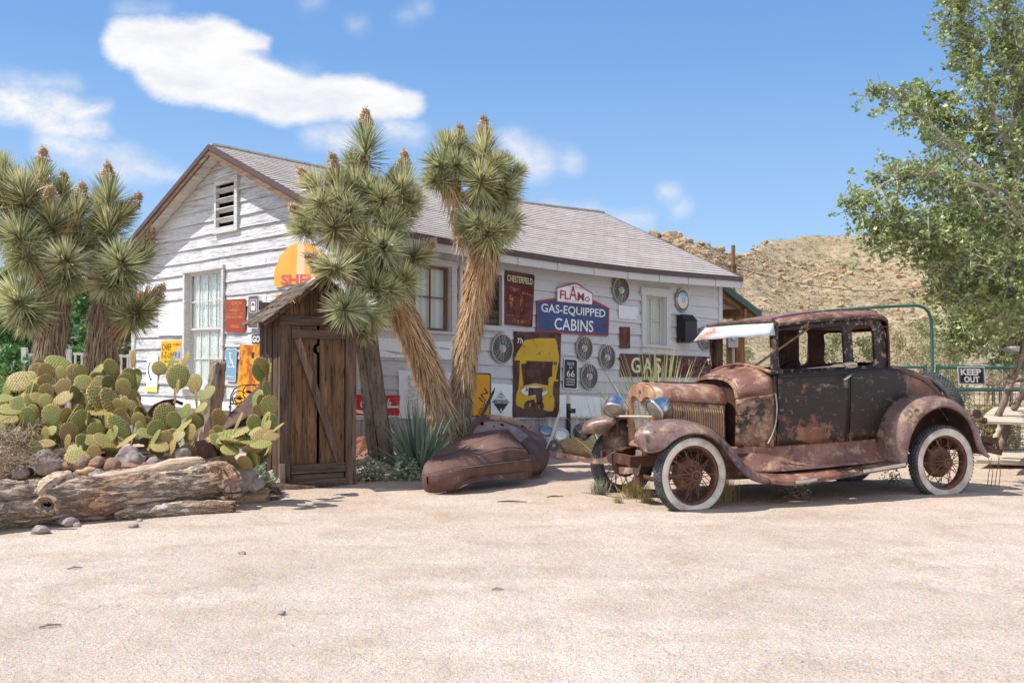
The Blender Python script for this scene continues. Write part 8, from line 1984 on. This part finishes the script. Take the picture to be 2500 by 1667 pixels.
mb = MB(); fp = [[(1461, 1022, 10.02), (1478, 1010, 10.02), (1500, 1006, 9.98), (1528, 1012, 9.92)], [(1467, 1040, 9.98), (1484, 1036, 9.95), (1505, 1034, 9.9), (1530, 1036, 9.86)], [(1471, 1070, 9.94), (1488, 1070, 9.88), (1508, 1070, 9.84), (1534, 1070, 9.8)], [(1474, 1100, 9.9), (1490, 1102, 9.84), (1512, 1101, 9.78), (1538, 1100, 9.75)]]
mb.grid(lambda u, v: INV @ at(*fp[round(u * 3)][round(v * 3)]), 4, 4); cb(mb, 'fender_face', RUST_F, sol=.006)
# apron sheet between fender and radiator on each side
for s in (0,):
    ys = (lambda y: y) if s == 0 else mir
    mb = MB(); mb.grid(lambda u, v: (lerp(-.30, .5, u), ys(lerp(.30, .46, v)), lerp(lerp(.74, .60, u), .47, v ** .7)), 8, 8); cb(mb, 'fender_apron', RUST_F, sol=.005)
def fender_rear(s):
    crest = resample([(2.105, .36), (2.095, .50), (2.11, .64), (2.165, .77), (2.26, .875), (2.40, .95), (2.56, .985), (2.72, .98), (2.88, .935), (3.02, .845), (3.12, .73), (3.18, .58), (3.235, .40)], 44)
    lip = resample([(2.215, .335), (2.225, .46), (2.255, .59), (2.32, .71), (2.42, .81), (2.56, .88), (2.70, .893), (2.83, .855), (2.94, .775), (3.01, .66), (3.05, .54), (3.10, .44), (3.20, .385)], 44)
    ys = lambda y: y if s == 0 else mir(y); rows = []
    for i in range(44):
        c, l = crest[i], lip[i]; sec = []
        for (y, k) in ((.36, -.02), (.28, .0), (.16, .0), (.06, .04), (-.02, .16), (-.07, .40), (-.10, .72), (-.112, 1.0)):
            sec.append((lerp(c.x, l.x, k), ys(y), lerp(c.y, l.y, k)))
        d = Vector((2.65 - l.x, 0, .34 - l.y)).normalized(); sec.append((l.x + d.x * .016, ys(-.10), l.y + d.z * .016)); rows.append(sec)
    mb = MB(); mb.grid(lambda u, v: rows[round(u * 43)][round(v * 8)], 44, 9); return mb
for s in (0, 1):
    cb(fender_rear(s), 'rear_fender', RUST_F, sol=.007, angle=50)
    mb = MB(); ys = (lambda y: y) if s == 0 else mir
    mb.prism([(2.12, .4), (2.15, .7), (2.3, .88), (2.56, .96), (2.8, .93), (3.0, .82), (3.12, .65), (3.16, .5), (3.0, .47), (2.4, .47)], lambda a, b, t: Vector((a, ys(.30 + t), b)), 0, .008); cb(mb, 'inner_fender', RUST_DK)
# --- running boards
for s in (0, 1):
    ys = (lambda y: y) if s == 0 else mir
    mb = MB(); n = 20
    top = lambda x: interp(x, [(.74, .255), (.9, .236), (1.05, .232), (2.2, .355)]); tin = lambda x: interp(x, [(.74, .30), (2.2, .378)])
    vs = []
    for i in range(n):
        x = lerp(.74, 2.21, i / (n - 1)); z = top(x); vs += [(x, ys(.16), tin(x)), (x, ys(-.10), z), (x, ys(-.118), z - .008), (x, ys(-.118), z - .04), (x, ys(-.09), z - .045)]
    mb.add(vs, [(i * 5 + k, i * 5 + k + 1, i * 5 + 6 + k, i * 5 + 5 + k) for i in range(n - 1) for k in range(4)]); RB = cb(mb, 'running_board', RUST, sol=.006, angle=30)
    for a, b in ((.99, 1.22), (1.72, 2.20)):
        mb = MB()
        P = [Vector((lerp(a, b, k / 6), ys(-.121), top(lerp(a, b, k / 6)) - .010)) for k in range(7)]
        for p, q in zip(P, P[1:]): mb.beam(p, q, .006, .026)
        for p, q in zip(P, P[1:]): mb.beam(p + Vector((0, .012 if s == 0 else -.012, .014)), q + Vector((0, .012 if s == 0 else -.012, .014)), .026, .004)
        cb(mb, 'edge_trim', CHROME_OLD, RB)
    for x in (1.1, 1.9): MB().beam((x, .2, .40), (x, 0, .28), .05, .02)
# --- headlamps
def headlamp(x, y, z, dirn, lab):
    M = frame_to(dirn, (x, y, z), 1.0); mb = MB()
    mb.lathe([(0, -.175), (.03, -.170), (.062, -.145), (.088, -.105), (.104, -.055), (.110, -.012), (.116, -.006), (.118, .006), (.114, .014), (.106, .016)], M, 40); H = cb(mb, 'headlamp', CHROME, angle=50); H['label'] = lab
    mb = MB(); mb.lathe([(.106, .010), (.085, .022), (.045, .030), (0, .033)], M, 36); cb(mb, 'lens', LENS, H)
    mb = MB(); mb.lathe([(.104, .0), (.085, -.05), (.05, -.09), (0, -.11)], M, 30); cb(mb, 'reflector', CHROME, H)
    mb = MB(); mb.tube([(x + .03, y, z - .10), (x + .05, y, z - .20), (x + .06, y, z - .26)], .014, 8); cb(mb, 'stalk', RUST_DK, H)
    return H
dd = (FC.to_3x3().inverted() @ Vector((-.22, -.60, -.76))).normalized()
d2 = (FC.to_3x3().inverted() @ Vector((-.80, -.36, -.50))).normalized()
xh, zh = cp(1492, 1001, 1.03); headlamp(xh + .03, 1.03, zh, dd, 'far chrome headlamp drooping down'); xh2, zh2 = cp(1592, 1002, .40); headlamp(xh2 + .03, .40, zh2, d2, 'near chrome headlamp tilted down')
mb = MB(); mb.tube(resample([(xh + .05, 1.0, zh - .06), (xh + .07, .7, zh - .045), (xh2 + .05, .42, zh2 - .06)], 10), .010, 7); cb(mb, 'headlamp_bar', PALEWOOD)
# --- tail lamp, rear bumper stubs
mb = MB(); mb.lathe([(.045, 0), (.045, .01), (0, .012)], frame_to((-.2, -1, .1), (3.14, -.02, .80)), 20); mb.lathe([(0, -.03), (.028, -.02), (.032, .01), (.026, .03), (0, .035)], frame_to((.6, -1, 0), (3.22, -.02, .735)), 18); mb.tube([(3.22, 0, .73), (3.12, .05, .72)], .008, 6); mb.tube([(3.14, 0, .80), (3.1, .05, .78)], .008, 6); cb(mb, 'tail_lamp', RUST_DK)
mb = MB(); mb.beam((3.2, .2, .50), (3.45, .12, .50), .04, .06); mb.beam((3.30, .10, .55), (3.46, .05, .52), .02, .06); mb.beam((3.30, .08, .45), (3.48, .02, .41), .02, .06); mb.tube([(3.45, .06, .56), (3.47, .04, .40)], .015, 8); cb(mb, 'rear_bumper_iron', RUST_DK)
# things left in the shade beneath
T = thing('scrap_rod', 'bent rusty rods lying in the shade under the running board of the coupe', 'scrap metal', tuple(FC @ Vector((.9, .1, .02))), CA)
mb = MB()
mb.tube([(0, 0, .02), (.15, .03, .04), (.3, -.02, .02)], .012, 6); mb.build('rod', RUST_DK, T)
